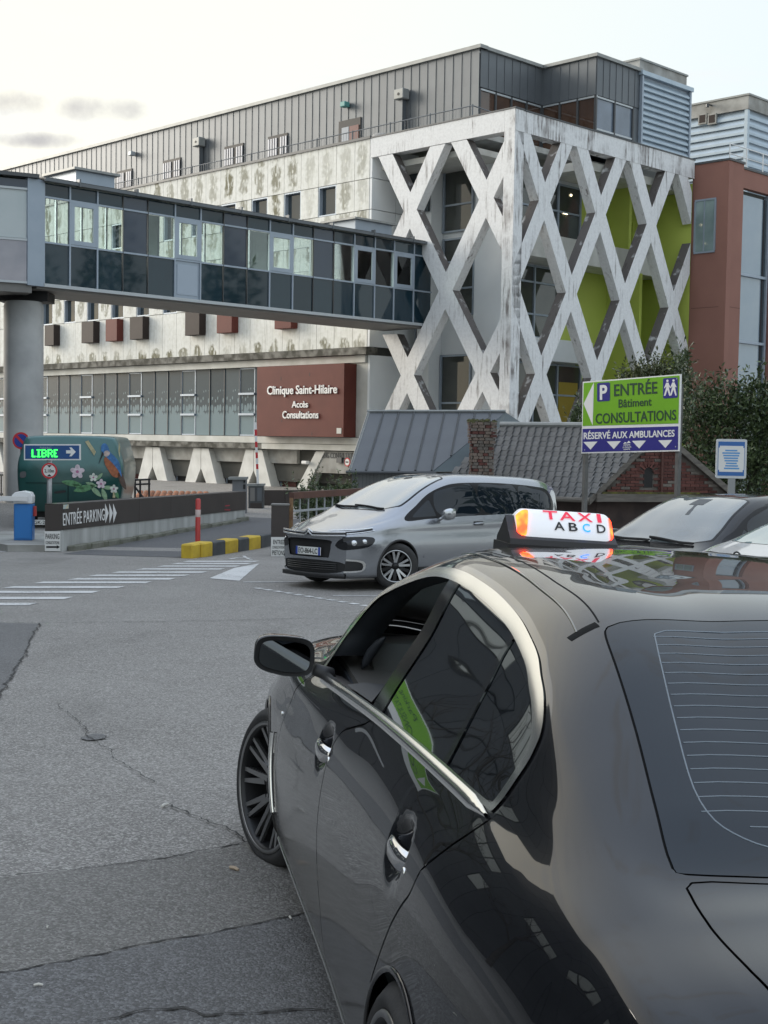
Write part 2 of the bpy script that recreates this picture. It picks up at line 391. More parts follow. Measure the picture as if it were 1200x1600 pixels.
def streaked(name, lo=.50, hi=.66, c1=(.74, .75, .755)):
    """white painted concrete with dark rain streaks that run down from the ledges"""
    m, t, bs = nodes_of(name, .8)
    co = N_(t, 'ShaderNodeTexCoord').outputs['Object']; oi = N_(t, 'ShaderNodeObjectInfo'); g = N_(t, 'ShaderNodeNewGeometry')
    vec = N_(t, 'ShaderNodeVectorMath', operation='ADD'); t.links.new(co, vec.inputs[0]); t.links.new(oi.outputs['Location'], vec.inputs[1])
    s1 = rng_(t, noise_(t, map_(t, vec.outputs[0], (6, 6, .55)), 1.2, 6, .65), lo, hi)
    s2 = rng_(t, noise_(t, vec.outputs[0], 1.1, 5), .40, .62)
    mott = rng_(t, noise_(t, vec.outputs[0], 9, 6, .7), .42, .72, 0, .5)
    base = mix_(t, mott, c1, (.50, .505, .51))
    col = mix_(t, math_(t, 'MULTIPLY', s1, math_(t, 'MULTIPLY', s2, .85)), base, (.095, .072, .064))
    # grime settles on faces that look up
    sp = N_(t, 'ShaderNodeSeparateXYZ'); t.links.new(g.outputs['Normal'], sp.inputs[0])
    up = math_(t, 'MULTIPLY', rng_(t, sp.outputs['Z'], .10, .3), rng_(t, noise_(t, vec.outputs[0], 2.3, 5), .22, .42))
    col = mix_(t, math_(t, 'MULTIPLY', up, .9), col, (.05, .036, .03))
    t.links.new(col, bs.inputs['Base Color']); return m
STREAK = streaked('rain_streaked_white_concrete', .53, .68); STREAK2 = streaked('heavily_streaked_concrete', .44, .58)

FRIT, _t, _b = nodes_of('fritted_grey_glass', .22); _b.inputs['Specular IOR Level'].default_value = .22
_v = N_(_t, 'ShaderNodeTexCoord').outputs['Object']; _oi = N_(_t, 'ShaderNodeObjectInfo')
_sp = N_(_t, 'ShaderNodeSeparateXYZ'); _t.links.new(_v, _sp.inputs[0])
_vv = N_(_t, 'ShaderNodeTexVoronoi'); _vv.inputs['Scale'].default_value = 1; _vv.inputs['Randomness'].default_value = .35
_t.links.new(map_(_t, _v, (4.4, 0, 2.3)), _vv.inputs['Vector'])
_dz = math_(_t, 'SUBTRACT', _sp.outputs['Z'], 1.25)
_dens = math_(_t, 'SUBTRACT', .46, math_(_t, 'MULTIPLY', _dz, .30))
_drop = math_(_t, 'LESS_THAN', _vv.outputs['Distance'], _dens)
_low = rng_(_t, math_(_t, 'ADD', _sp.outputs['Z'], math_(_t, 'MULTIPLY', noise_(_t, map_(_t, _v, (7, 1, 1.5)), 1.5, 2), 1.3)), 1.75, 2.0, 1, 0)
_f = math_(_t, 'MAXIMUM', _drop, _low)
_t.links.new(mix_(_t, math_(_t, 'MULTIPLY', _f, .85), mix_(_t, _oi.outputs['Random'], (.040, .060, .075), (.078, .105, .122)), (.20, .27, .295)), _b.inputs['Base Color'])

# ================================================================== GROUND
def grid_sheet(name, xs, ys, zf, mat):
    vs = [(x, y, zf(x, y)) for y in ys for x in xs]; nx = len(xs); fs = []
    for j in range(len(ys)-1):
        for i in range(nx-1):
            a = j*nx+i; fs.append((a, a+1, a+nx+1, a+nx))
    o = put(name, mesh_of(name, vs, fs, mat, True)); return o
xs = np.concatenate([np.linspace(-600, -30, 12), np.arange(-28, -4, 2.), np.arange(-4, 6, .25), np.arange(6, 34, 2.), np.linspace(36, 600, 12)])
ys = np.concatenate([np.linspace(-300, -12, 8), np.arange(-10, 14, .25), np.arange(14, 70, 2.), np.linspace(72, 900, 14)])
GROUND = tag(grid_sheet('road', xs, ys, lambda x, y: gz(x, y) if y < 130 else gz(x, 130), ASPH), kind='structure')
def drape(name, pts, mat, lift, parent=None, step=.4, closed=True):
    """a thin sheet lying on the ground, outline in ground XY"""
    pts = [Vector((p[0], p[1], 0)) for p in pts]
    b = bmesh.new(); vs = []
    for i, p in enumerate(pts):
        q = pts[(i+1) % len(pts)]; k = max(1, int((q-p).length/step))
        for j in range(k): vs.append(b.verts.new(p.lerp(q, j/k)))
    f = b.faces.new(vs)
    lo = [min(p[i] for p in pts) for i in (0, 1)]; hi = [max(p[i] for p in pts) for i in (0, 1)]
    for ax in (0, 1):
        n = int((hi[ax]-lo[ax])/step)
        for k in range(1, min(n, 60)):
            co = Vector((0, 0, 0)); co[ax] = lo[ax]+(hi[ax]-lo[ax])*k/n; no = Vector((0, 0, 0)); no[ax] = 1
            bmesh.ops.bisect_plane(b, geom=b.verts[:]+b.edges[:]+b.faces[:], plane_co=co, plane_no=no)
    bmesh.ops.triangulate(b, faces=b.faces[:])
    for v in b.verts: v.co.z = gz(v.co.x, v.co.y)+lift
    bmesh.ops.recalc_face_normals(b, faces=b.faces)
    me = bpy.data.meshes.new(name); b.to_mesh(me); b.free(); me.materials.append(mat)
    if me.polygons and me.polygons[0].normal.z < 0: me.flip_normals()
    return put(name, me, None, parent)
def wob(a, b, n, amp, sd=0):
    rr = random.Random(sd); out = []
    for k in range(n+1):
        p = Vector(a).lerp(Vector(b), k/n); out.append(p+Vector((rr.uniform(-amp, amp), rr.uniform(-amp, amp), 0)) if 0 < k < n else p)
    return out
def gp2(px, py): p = gpt(px, py); return Vector((p.x, p.y, 0))
# strip of brown asphalt and a darker strip beside the taxi
sA = [gp2(-60, 1378), gp2(60, 1368), gp2(190, 1352), (gp2(300, 1336)), gp2(385, 1318), gp2(470, 1312)]
sB = [gp2(-60, 1532), gp2(60, 1512), gp2(200, 1485), gp2(330, 1460), gp2(470, 1432), gp2(560, 1416)]
A1 = [v for i in range(5) for v in wob(sA[i], sA[i+1], 6, .008, i)[:-1]]+[sA[5]]
B1 = [v for i in range(5) for v in wob(sB[i], sB[i+1], 6, .006, 9+i)[:-1]]+[sB[5]]
A1 = [A1[0]+Vector((-5, -1.4, 0))]+A1+[A1[-1]+Vector((2.5, .4, 0))]; B1 = [B1[0]+Vector((-5, -1.0, 0))]+B1+[B1[-1]+Vector((2.5, .4, 0))]
tag(drape('brown_asphalt_patch', A1+B1[::-1], ASPH2, .006), kind='structure')
C1 = [B1[-1]+Vector((1, -9, 0)), B1[0]+Vector((0, -9, 0))]
tag(drape('dark_asphalt_patch', B1+C1, ASPH3, .006), kind='structure')
D1 = [gp2(-40, 973), gp2(60, 975), gp2(48, 1000), gp2(25, 1050), gp2(0, 1085), gp2(-40, 1150)]
D1 = [D1[0]+Vector((-4, 0, 0))]+D1+[D1[-1]+Vector((-4, -1, 0))]
tag(drape('dark_corner_patch', D1, ASPH3, .006), kind='structure')
far = [gp2(-40, 973), gp2(60, 975), gp2(250, 972), gp2(560, 966), gp2(700, 964)]
def ribbon(name, pts, w0, mat, lift, sd=0, parent=None, kind='structure', jit=.5):
    rr = random.Random(sd); L, Rr = [], []
    P = []
    for i in range(len(pts)-1):
        n = max(2, int((Vector(pts[i+1])-Vector(pts[i])).length/.03))
        P += [Vector(pts[i]).lerp(Vector(pts[i+1]), k/n) for k in range(n)]
    P.append(Vector(pts[-1])); off = 0
    for i, p in enumerate(P):
        t = (P[min(i+1, len(P)-1)]-P[max(i-1, 0)]).normalized(); no = Vector((-t.y, t.x, 0))
        off = off*.82+rr.uniform(-1, 1)*w0*jit*1.5; w = w0*(rr.uniform(.15, 1.2) if jit > .1 else rr.uniform(.8, 1.1))
        for lst, sg in ((L, 1), (Rr, -1)):
            q = p+no*(off+sg*w/2); lst.append((q.x, q.y, gz(q.x, q.y)+lift))
    n = len(P); o = put(name, mesh_of(name, L+Rr, [(i, n+i, n+i+1, i+1) for i in range(n-1)], mat), None, parent)
    if kind: o['kind'] = kind
    return o
ribbon('asphalt_seam', A1, .010, SEAM, .009, 1); ribbon('asphalt_seam', B1, .009, SEAM, .009, 2)
ribbon('asphalt_seam', D1[1:-1], .02, SEAM, .011, 3)
ribbon('asphalt_seam', [gp2(60, 975), gp2(250, 972), gp2(560, 966)], .018, SEAM, .011, 5)
ribbon('asphalt_crack', [gp2(150, 1598), gp2(230, 1582), gp2(285, 1578), gp2(320, 1592), gp2(400, 1590), gp2(520, 1584)], .014, SEAM, .011, 4)
ribbon('asphalt_crack', [gp2(385, 1318), gp2(350, 1295), gp2(300, 1275), gp2(265, 1258)], .012, SEAM, .011, 6, jit=.9)
ribbon('asphalt_crack', [gp2(90, 1100), gp2(120, 1125), gp2(140, 1150), gp2(190, 1190), gp2(240, 1225)], .008, SEAM, .011, 7, jit=.9)
_c = gp2(150, 1153); _rr = random.Random(3)
tag(drape('pothole', [(_c.x+.075*math.cos(a)*_rr.uniform(.5, 1.35), _c.y+.11*math.sin(a)*_rr.uniform(.5, 1.3)) for a in np.linspace(0, 6.28, 26)[:-1]], ASPH3, .007), kind='structure')
# litter flecks on the asphalt
_lm = M('pale_litter', (.6, .58, .52), None, rough=.8); _lb = M('cork_litter', (.42, .33, .24), None, rough=.8)
for (px, py, sz, mm, nm, lb) in ((366, 1357, .05, _lb, 'cigarette_end', 'pale brown cigarette end on the asphalt near the front wheel'), (258, 1258, .05, _lm, 'twig', 'thin pale twig on the grey asphalt beside the front wheel'),
        (60, 1539, .028, _lm, 'paper_scrap', 'larger white scrap of paper on the dark asphalt strip'), (454, 1433, .028, _lm, 'paper_scrap', 'small white scrap on the seam beside the taxi sill'), (75, 1448, .018, _lm, 'paper_scrap', 'tiny white scrap on the brown asphalt strip at left')):
    p = gpt(px, py, .012); q = MB(); q.tube([(-sz/2, 0, 0), (0, .003, .002), (sz/2, 0, 0)], [sz*.13, sz*.16, sz*.1], 6)
    tag(q.build(nm, mm, None, Matrix.Translation(p) @ Matrix.Rotation(.4+px*.1, 4, 'Z'), local=True), lb, 'litter')
# painted markings (pieces of the road)
for k, (x0, x1, y) in enumerate([(-30, 52, 944.5), (-30, 107, 935), (-30, 150, 925.5), (12, 190, 918), (60, 232, 910.5), (113, 270, 905), (145, 292, 899.5), (180, 320, 894.5), (218, 348, 889.5), (250, 372, 885), (272, 390, 881), (290, 402, 877.5)]):
    h = .30*(24+ (y-870)*.55)/10
    a, b, c, d = gp2(x0+6*h, y-h), gp2(x1+4*h, y-h), gp2(x1-4*h, y+h), gp2(x0-6*h, y+h)
    tag(drape('crosswalk_stripe', [d, c, b, a], WHITEP, .006, GROUND), kind='structure')
tag(drape('arrow_marking', [gp2(327, 904), gp2(374, 908), gp2(405, 881), gp2(366, 888)], WHITEP, .006, GROUND), kind='structure')
ribbon('lane_line', [gp2(380, 910), gp2(620, 909)], .09, WHITEP, .006, 11, GROUND, jit=.02)
ribbon('lane_line', [gp2(520, 931), gp2(720, 932)], .07, WHITEP, .006, 12, GROUND, jit=.02)
_p0, _p1 = gp2(400, 919), gp2(585, 949)
for k in range(11):
    a = _p0.lerp(_p1, k/11); b = _p0.lerp(_p1, (k+.62)/11); ribbon('dashed_line', [a, b], .11, WHITEP, .006, 20+k, GROUND, jit=.02)
ribbon('edge_line', [gp2(-30, 864), gp2(50, 859)], .1, WHITEP, .006, 31, GROUND, jit=.02)
# little painted walker by the kerb
_wk = gpt(375, 873); ribbon('pedestrian_marking', [gp2(360, 874), gp2(372, 872), gp2(392, 872)], .08, WHITEP, .007, 33, GROUND, jit=.1)
ribbon('pedestrian_marking', [gp2(380, 869), gp2(386, 873), gp2(393, 875)], .06, WHITEP, .008, 34, GROUND, jit=.1)

# ================================================================== CLINIC
C0 = O3 + ray(801, 400)*(54/ray(801, 400).y); C0.z = 0
q2 = 2**.5
FL = Fr(C0, (-1, 1, 0), (-1, -1, 0)); FRr = Fr(C0, (1, 1, 0), (1, -1, 0))
ZG = -1.45
clinic = thing('clinic_building', 'long white concrete clinic with mossy panels, grey metal top floor and diamond lattice corner', 'building', (C0.x, C0.y, ZG))
B = clinic
S_END = 62
# dark core behind the skins
FL.box('core', 8.4, S_END, -12, -.75, ZG, 14.9, INTER, B)
FL.box('core', 8.4, S_END, -.75, -.5, -.2, 1.3, INTER, B)
# spotted facade panels, 1.2 m wide
rows = [(13.36, 15.06, 0), (12.0, 13.33, 1), (10.7, 11.97, 2), (9.6, 10.67, 2), (8.24, 9.57, 3), (5.97, 8.21, 4)]
wtop = {2, 4, 6, 8, 10, 12, 14, 16}; wlow = {10, 12, 14, 16, 18, 20, 22, 24, 28}
def window(fr, s0, s1, z0, z1, n, parent, name='window', rec=.28, midz=None):
    f = MB()
    d = .06
    for a, b, c, e in ((s0, s0+d, z0, z1), (s1-d, s1, z0, z1), (s0+d, s1-d, z0, z0+d), (s0+d, s1-d, z1-d, z1)):
        f.add([fr.P(x, y, z) for x in (a, b) for y in (n-rec-.02, n-.02) for z in (c, e)], [(0, 1, 3, 2), (4, 6, 7, 5), (0, 4, 5, 1), (2, 3, 7, 6), (0, 2, 6, 4), (1, 5, 7, 3)])
    w_ = f.build(name, ALU, parent)
    fr.box('pane', s0+d, s1-d, n-rec+.03, n-rec+.05, z0+d, z1-d, DARKG, w_)
    return w_
for k in range(0, 45):
    s0 = 8.0+1.2*k; a = max(s0, 8.24)+.012; b = s0+1.2-.012
    for (z0, z1, ri) in rows:
        if ri == 1 and k in wtop or ri == 3 and k in wlow:
            window(FL, a-.01, b+.01, z0-.01, z1+.01, 0, B); continue
        if k > 26 and ri in (0, 1, 2): continue
        FL.box('facade_panel', a, b, -.12, 0, z0, z1, SPOT_L if ri == 4 else SPOT_T, B)
FL.box('facade_backing', 8.3, S_END, -.5, -.32, 5.9, 15.0, OFFW, B)
FL.box('parapet_cap', 8.2, 40, -.3, .06, 15.06, 15.17, DARKSTEEL, B)
# right-hand return of the panelled wall (white panels)
for (z0, z1) in ((13.36, 15.06), (12.0, 13.33), (10.7, 11.97), (9.3, 10.67), (7.6, 9.27), (5.97, 7.57)):
    FL.box('return_panel', 8.10, 8.23, -1.5, -.01, z0, z1, WHITE, B); FL.box('return_panel', 8.10, 8.23, -2.95, -1.52, z0, z1, WHITE, B)
FL.box('moss_ledge', 8.0, S_END, -.4, .28, 5.62, 5.93, CONC_D, B)
FL.box('lintel', 8.3, S_END, -.3, .06, 5.28, 5.6, OFFW, B)
FL.box('sill_slab', 8.3, S_END, -.4, .16, 1.62, 1.93, OFFW, B)
FL.box('moss_ledge', 15.2, S_END, -.4, .2, 1.34, 1.6, CONC_D, B); FL.box('white_band', 8.3, 15.2, -.4, .2, 1.34, 1.6, OFFW, B)
FL.box('beam', 13.2, S_END, -.6, -.3, .66, 1.33, CONC, B)
FL.box('wall_end', 8.24, 9.4, -.5, -.05, 1.95, 5.27, OFFW, B); FL.box('wall_end', 8.1, 8.23, -3, -.05, 1.3, 5.6, WHITE, B)
# fritted glass band, 1.19 m modules; every fourth is an opening light in a frame
for k in range(0, 39):
    s0 = 14.96+1.19*k; s1 = s0+1.19
    if s0 > S_END-2: break
    fr = (k % 4 == 1)
    if fr:
        p = window(FL, s0, s1, 1.95, 5.26, -.12, B, 'opening_light', .1)
        FL.box('transom', s0, s1, -.2, -.06, 3.95, 4.05, ALU, p); FL.box('transom', s0, s1, -.2, -.06, 2.95, 3.05, ALU, p)
        FL.box('pane', s0+.06, s1-.06, -.19, -.165, 2.01, 5.2, FRIT, p)
    else:
        FL.box('glass_panel', s0+.02, s1-.02, -.20, -.16, 1.95, 5.26, FRIT, B)
        FL.box('mullion', s0-.02, s0+.02, -.2, -.12, 1.95, 5.26, DARKSTEEL, B)
# projecting boxes under the windows
for (s0, s1, m_) in ((33.6, 34.6, BROWNB), (29.5, 30.7, BROWNB), (27.2, 28.3, REDBOX), (24.8, 26.0, BROWNB), (19.9, 21.1, BROWNB), (17.3, 18.5, REDBOX), (12.9, 14.1, REDBOX)):
    FL.box('window_box', s0, s1, .005, .42, 6.98, 8.16, m_, B, .015)
# signboard
sb = FL.box('signboard', 8.93, 14.96, -.04, .72, 1.95, 5.22, REDBOX, B)
for (t_, px, py, wpx, hpx, dsc) in (('Clinique Saint-Hilaire', 471.5, 620, 109, 18, .2), ('Accès', 469.5, 637, 25, 10.5, 0), ('Consultations', 470, 654, 56, 12, 0)):
    s_, z_ = FL.on(px, py, .73); sl, _ = FL.on(px-wpx/2, py, .73); sr, _ = FL.on(px+wpx/2, py, .73); _, zt = FL.on(px, py-hpx, .73)
    FL.text('letters', t_, s_, 0, z_, abs(sl-sr), zt-z_, .735, WHITEL, sb, .05, .012)
FL.box('plaque', 9.05, 9.35, .722, .74, 2.1, 2.35, OFFW, sb)
for (s_, z_) in ((13.2, 4.55), (11.2, 4.7), (13.1, 2.6), (11.0, 2.0)): FL.box('panel_joint', s_, s_+.03, .721, .724, z_, z_+.16, BLACK, sb)
# ground floor: V struts, recessed front, beam lettering
STRUT = M('pale_strut_concrete', (.70, .70, .67), (.56, .56, .53), 1.5, .8, detail=7)
for k in range(0, 11):
    a = 16.0+4.2*k
    for sg in (-1, 1):
        FL.poly('v_strut', [(a+sg*.02, 1.28), (a+sg*.62, 1.28), (a+sg*1.72, ZG), (a+sg*1.06, ZG), (a+sg*.02, .25)][::sg], -.55, .02, STRUT, B)
FL.poly('v_strut', [(11.5, 1.28), (10.9, 1.28), (12.85, ZG), (13.55, ZG)], -.55, .02, STRUT, B)
FL.poly('entrance_beam', [(7.6, 1.3), (11.2, 1.3), (11.6, .30), (7.6, .30)], -.5, -.02, CONC, B)
_dk = M('dark_red_panel', (.085, .020, .017), None, rough=.6)
for k in range(0, 16):
    s0 = 12.6+2.1*k
    FL.box('shopfront_panel', s0+.05, s0+.98, -.72, -.66, ZG, .6, _dk if k % 2 else BLACK, B); FL.box('shopfront_panel', s0+1.05, s0+2.05, -.72, -.66, ZG, .6, BLACK if k % 3 else _dk, B)
    FL.box('mullion', s0-.03, s0+.03, -.68, -.6, ZG, .6, ALU, B)
FL.box('entrance_back', 7.0, 12.4, -4.2, -4.0, ZG, 1.3, BLACK, B); FL.box('entrance_panel', 8.4, 10.0, -3.95, -3.8, ZG, .6, _dk, B)
s_, z_ = FL.on(525, 713, 0); FL.text('letters', 'PARKING CONSULTATIONS', 10.1, 0, .98, 3.1, .26, -.012, DARKSTEEL, B, .02)
_s, _z = FL.on(543, 722, 0)
def disc(fr, name, s, n, z, r, mat, parent, seg=24, t=.01):
    return fr.poly(name, [(s+r*math.cos(a), z+r*math.sin(a)) for a in np.linspace(0, 2*math.pi, seg+1)[:-1]], n, n+t, mat, parent)
d_ = disc(FL, 'height_disc', _s, .01, _z, .2, M('sign_red', (.55, .03, .04), None, rough=.5), B); disc(FL, 'disc_face', _s, .021, _z, .145, WHITEL, d_); FL.box('disc_mark', _s-.09, _s+.09, .032, .036, _z-.03, _z+.03, BLACK, d_)
_s, _z = FL.on(532, 719, 0); FL.box('vent_grille', _s-.17, _s+.17, -.02, .1, _z-.12, _z+.12, DARKSTEEL, B)
_s, _z = FL.on(480, 722, 0); FL.box('security_camera', _s-.2, _s+.2, 0, .22, _z-.1, _z+.06, WHITEL, B, .04)

# ---- lattice
Z1, Z2, Z3, Z4 = 11.67, 8.12, 4.65, 1.15
def clip(poly, ax, lim, keep_ge):
    out_ = []
    for i in range(len(poly)):
        a, b = poly[i], poly[(i+1) % len(poly)]
        ia, ib = ((p[ax] >= lim) == keep_ge for p in (a, b))
        if ia: out_.append(a)
        if ia != ib:
            t = (lim-a[ax])/(b[ax]-a[ax]); out_.append(tuple(a[j]+(b[j]-a[j])*t for j in (0, 1)))
    return out_
def lattice(fr, per, s_first, smin, smax, zcut=None):
    hw = .375*(per/3.84)**.4
    lev = [(15.22, 1), (Z1, 0), (Z2, 1), (Z3, 0), (Z4, 1), (-2.35, 0)]
    for r in range(5):
        z0, p0 = lev[r]; z1, p1 = lev[r+1]
        for k in range(-2, 6):
            top = s_first+per*(k+.5*p0)
            for sg in (-1, 1):
                bot = top+sg*per/2
                # the strand hangs from one side of the upper node and lands on the near side of the lower one
                N, Mm = top, bot
                pol = [(N+sg*hw, z0), (N, z0), (N, z0-.76), (Mm-sg*hw, z1), (Mm, z1), (Mm, z1+.76)]
                pol = clip(clip(pol, 0, smin, True), 0, smax, False)
                pol = clip(clip(pol, 1, 14.2, False), 1, ZG, True) if pol else pol
                if len(pol) < 3: continue
                cx = sum(p[0] for p in pol)/len(pol); cz = sum(p[1] for p in pol)/len(pol)
                parts_ = [pol]
                if zcut and (cx > 5.9 and 5.5 < cz < 11.4 and top > 5.8):
                    hi = clip(pol, 1, 10.42, True); lo = clip(pol, 1, 6.45, False); parts_ = [p for p in (hi, lo) if len(p) > 2]
                for p in parts_: fr.poly('lattice_bar', p, -.46, 0, STREAK, B)
lattice(FL, 4.28, 1.45, .55, 8.0, True)
lattice(FRr, 3.84, 1.96, .03, 12.86)
FL.box('lattice_beam', .56, 8.2, -.52, .012, 14.22, 15.06, STREAK, B); FRr.box('lattice_beam', .02, 13.02, -.52, .012, 14.2, 15.03, STREAK2, B)
FL.box('beam_cap', -.03, 8.2, -.55, .04, 15.065, 15.12, DARKSTEEL, B); FRr.box('beam_cap', .56, 13.05, -.55, .04, 15.035, 15.09, DARKSTEEL, B)
FL.box('corner_post', .0, .55, -.55, .014, ZG, 15.06, STREAK2, B)
# ---- recessed walls behind the lattice: L side
FL.box('inner_wall', 3.0, 8.1, -3.3, -3.0, ZG, 14.0, WHITE, B)
FL.box('roof_slab', 2.6, 8.1, -3.0, -.6, 13.75, 14.0, OFFW, B); FRr.box('roof_slab', 5.5, 13.0, -3.0, -.6, 13.6, 13.95, OFFW, B)
INGL = M('inner_window_glass', (.075, .08, .07), (.03, .036, .034), .35, .04, spec=.7)
def big_window(fr, s0, s1, z0, z1, n, cols, rws, gm=INGL, fm=ALU):
    g = fr.box('window', s0, s1, n, n+.04, z0, z1, gm, B)
    for c in range(cols+1):
        s = s0+(s1-s0)*c/cols; fr.box('frame', s-.045, s+.045, n+.041, n+.12, z0, z1, fm, g)
    for z in rws:
        fr.box('frame', s0+.05, s1-.05, n+.041, n+.10, z-.04, z+.04, fm, g)
    return g
big_window(FL, 4.75, 6.45, 11.1, 14.0, -2.99, 1, (11.14, 12.3, 13.95))
big_window(FL, 4.6, 6.42, 7.4, 10.85, -2.99, 1, (7.44, 8.6, 9.8, 10.8))
big_window(FL, 4.7, 6.45, 2.2, 5.7, -2.99, 1, (3.55, 5.65))
big_window(FL, 7.4, 8.05, 3.0, 13.6, -2.99, 1, (6, 8.6, 11.6, 13.5))
FL.box('inner_column', 2.3, 4.3, -3.0, -2.6, ZG, 13.75, WHITE, B)
FL.box('reveal_wall', 6.55, 7.3, -2.99, -2.2, ZG, 13.75, WHITE, B)
FL.box('opening_shade', 6.6, 8.05, -2.15, -2.05, 12.0, 13.75, DARKG, B)
# R side
FRr.box('inner_wall', 3.0, 8.3, -3.3, -3.05, ZG, 14.0, WHITE, B)
big_window(FRr, 3.4, 8.3, 10.95, 13.45, -3.04, 3, (11.0, 12.2, 13.4))
FRr.box('slab_edge', 2.7, 13.0, -3.04, -1.5, 9.72, 10.75, OFFW, B)
big_window(FRr, 3.4, 6.8, 6.45, 9.65, -3.04, 2, (6.5, 7.5, 8.9, 9.6))
FRr.box('slab_edge', 2.7, 8.6, -3.04, -2.3, 5.45, 6.42, WHITE, B)
big_window(FRr, 3.4, 8.6, 1.0, 5.4, -3.04, 3, (1.05, 2.4, 4.0, 5.35))
FRr.box('blind', 7.0, 8.4, -2.99, -2.96, 1.8, 4.6, M('ochre_blind', (.30, .22, .03), None, rough=.8), B)
FRr.box('green_wall', 8.3, 13.1, -3.3, -3.04, ZG, 13.6, GREENW, B); FRr.box('green_wall', 6.8, 8.3, -3.3, -2.95, 6.43, 9.7, GREENW, B)
FRr.box('green_return', 10.6, 10.8, -3.04, -1.2, 2.0, 9.7, GREENW, B); FRr.box('green_return', 10.2, 10.4, -3.04, -1.6, 10.8, 13.6, GREENW, B)
FRr.box('downpipe', 12.3, 12.45, -3.0, -2.85, 6, 12.4, GREENW, B)
for (px, py) in ((883, 333), (826, 268), (808, 430), (892, 305)):
    s_, z_ = FRr.on(px, py, -2.98); FRr.box('ceiling_lamp', s_-.16 if px == 883 else s_-.04, s_+.16 if px == 883 else s_+.04, -2.98, -2.95, z_-.04, z_+.04, CEILL, B)
# ---- grey metal top floor
HT = 19.28
FL.box('roof_deck', 3.5, S_END, -14, -.3, 14.75, 15.0, CONC, B)
FL.box('storey_core', 5.6, S_END-1, -13, -4.1, 15.0, HT-.12, INTER, B)
def cladding(fr, s0, s1, n, z0, z1, wpan=.53):
    k = max(1, round(abs(s1-s0)/wpan)); st = (s1-s0)/k
    for i in range(k):
        a, b = sorted((s0+st*i, s0+st*(i+1))); key = ('clad', round(abs(st), 3), round(z1-z0, 3))
        if key not in BOXC:
            m = MB(); m.box((0, 0, (z1-z0)/2), (abs(st)-.004, .03, z1-z0)); m.box((-(abs(st)/2-.02), -.026, (z1-z0)/2), (.022, .022, z1-z0-.004)); BOXC[key] = m.mesh('cladding_panel', ZINC)
        put('cladding_panel', BOXC[key], Matrix.Translation(fr.P((a+b)/2, n, z0)) @ fr.m, B)
cladding(FL, 5.47, S_END-1, -4.0, 15.0, HT)
FL.box('roof_edge', 5.3, S_END-1, -4.4, -3.86, HT+.002, HT+.16, ZINC_T, B)
nz = -5.47
# kinked right-hand side
def n_at(px, py, s):
    q = hit(px, py, FRr.P(s, 0, 0), FRr.ds)-FRr.o; return q.dot(FRr.nn), q.z
s_k = FRr.on(848, 112, nz)[0]
n_k, _ = n_at(932, 97, s_k)
FRr.box('storey_core', 4.15, s_k+3.5, -16, nz-.16, 15.0, HT-.12, INTER, B)
cladding(FRr, 4.05, s_k-.02, nz, 17.62, HT)
FK = Fr(FRr.P(s_k, 0, 0), -FRr.nn, -FRr.ds)      # short wall that comes forward
cladding(FK, -nz, -n_k, 0, 17.6, HT)
s_e, _ = FRr.on(1001, 122, n_k)
cladding(FRr, s_k+.02, s_e, n_k, 17.6, HT)
FRr.box('storey_core', s_k+.2, s_e+.3, -9, n_k-.16, 17.6, HT-.12, INTER, B)
FRr.box('roof_edge', 4.0, s_k, nz-.3, nz+.14, HT+.002, HT+.15, ZINC_T, B); FRr.box('roof_edge', s_k-.14, s_e, n_k-.35, n_k+.14, HT+.003, HT+.15, ZINC_T, B); FK.box('roof_edge', -nz-.16, -n_k+.36, -.3, .14, HT+.004, HT+.15, ZINC_T, B)
_wbr = M('bronze_glass', (.10, .055, .035), (.05, .03, .022), .5, .04, spec=.8)
def strip(fr, s0, s1, n, z0, z1, cols, gm=_wbr, mid=None):
    g = fr.box('window_strip', s0, s1, n-.12, n-.08, z0, z1, gm, B)
    for c in range(cols+1):
        s = s0+(s1-s0)*c/cols; fr.box('frame', s-.05, s+.05, n-.079, n, z0, z1, DARKSTEEL, g)
    for z in [z0+.04, z1-.04]+([mid] if mid else []): fr.box('frame', s0+.06, s1-.06, n-.079, n-.01, z-.04, z+.04, ALU2, g)
strip(FRr, 4.1, s_k, nz, 15.0, 17.58, 4); strip(FK, -nz, -n_k, 0, 15.0, 17.58, 3, mid=15.9); strip(FRr, s_k+.05, s_e-.5, n_k, 15.0, 17.58, 2, M('pale_roof_glass', (.16, .20, .26), (.10, .13, .17), .6, .03, spec=.9), 16.1)
FRr.box('end_pier', s_e-.45, s_e, n_k-.3, n_k-.01, 15.0, 17.58, ZINC, B)
# door, barred openings, vents and railing on the roof terrace
def onL(px, py): return FL.on(px, py, -4)
a, b = onL(531, 185)[0], onL(565, 176)[0]; FL.box('roof_door', b, a, -3.98, -3.93, 15.0, 17.45, BLACK, B); FL.box('door_leaf', b+.1, b+.75, -3.925, -3.9, 15.0, 17.1, M('dark_red_door', (.12, .03, .025), None, rough=.5), B); FL.box('door_glass', b+.8, a-.25, -3.925, -3.9, 15.1, 17.1, M('pale_door_glass', (.45, .47, .50), None, rough=.1), B)
for (x0, x1, yt, yb) in ((184, 207, 268, 290), (256, 283, 252, 274), (352, 381, 230, 250), (420, 450, 215, 240)):
    s1, z1 = onL(x0, yt); s0, z0 = onL(x1, yb); z0, z1 = 16.45, 17.5
    g = FL.box('louvred_opening', s0, s1, -3.98, -3.94, z0, z1, BLACK, B)
    for k in range(8):
        if k == 3: continue
        s = s0+(s1-s0)*(k+.5)/8; FL.box('bar', s-.06, s+.05, -3.935, -3.9, z0+.02, z1-.15, M('pale_bar', (.55, .55, .58), None, rough=.5), g)
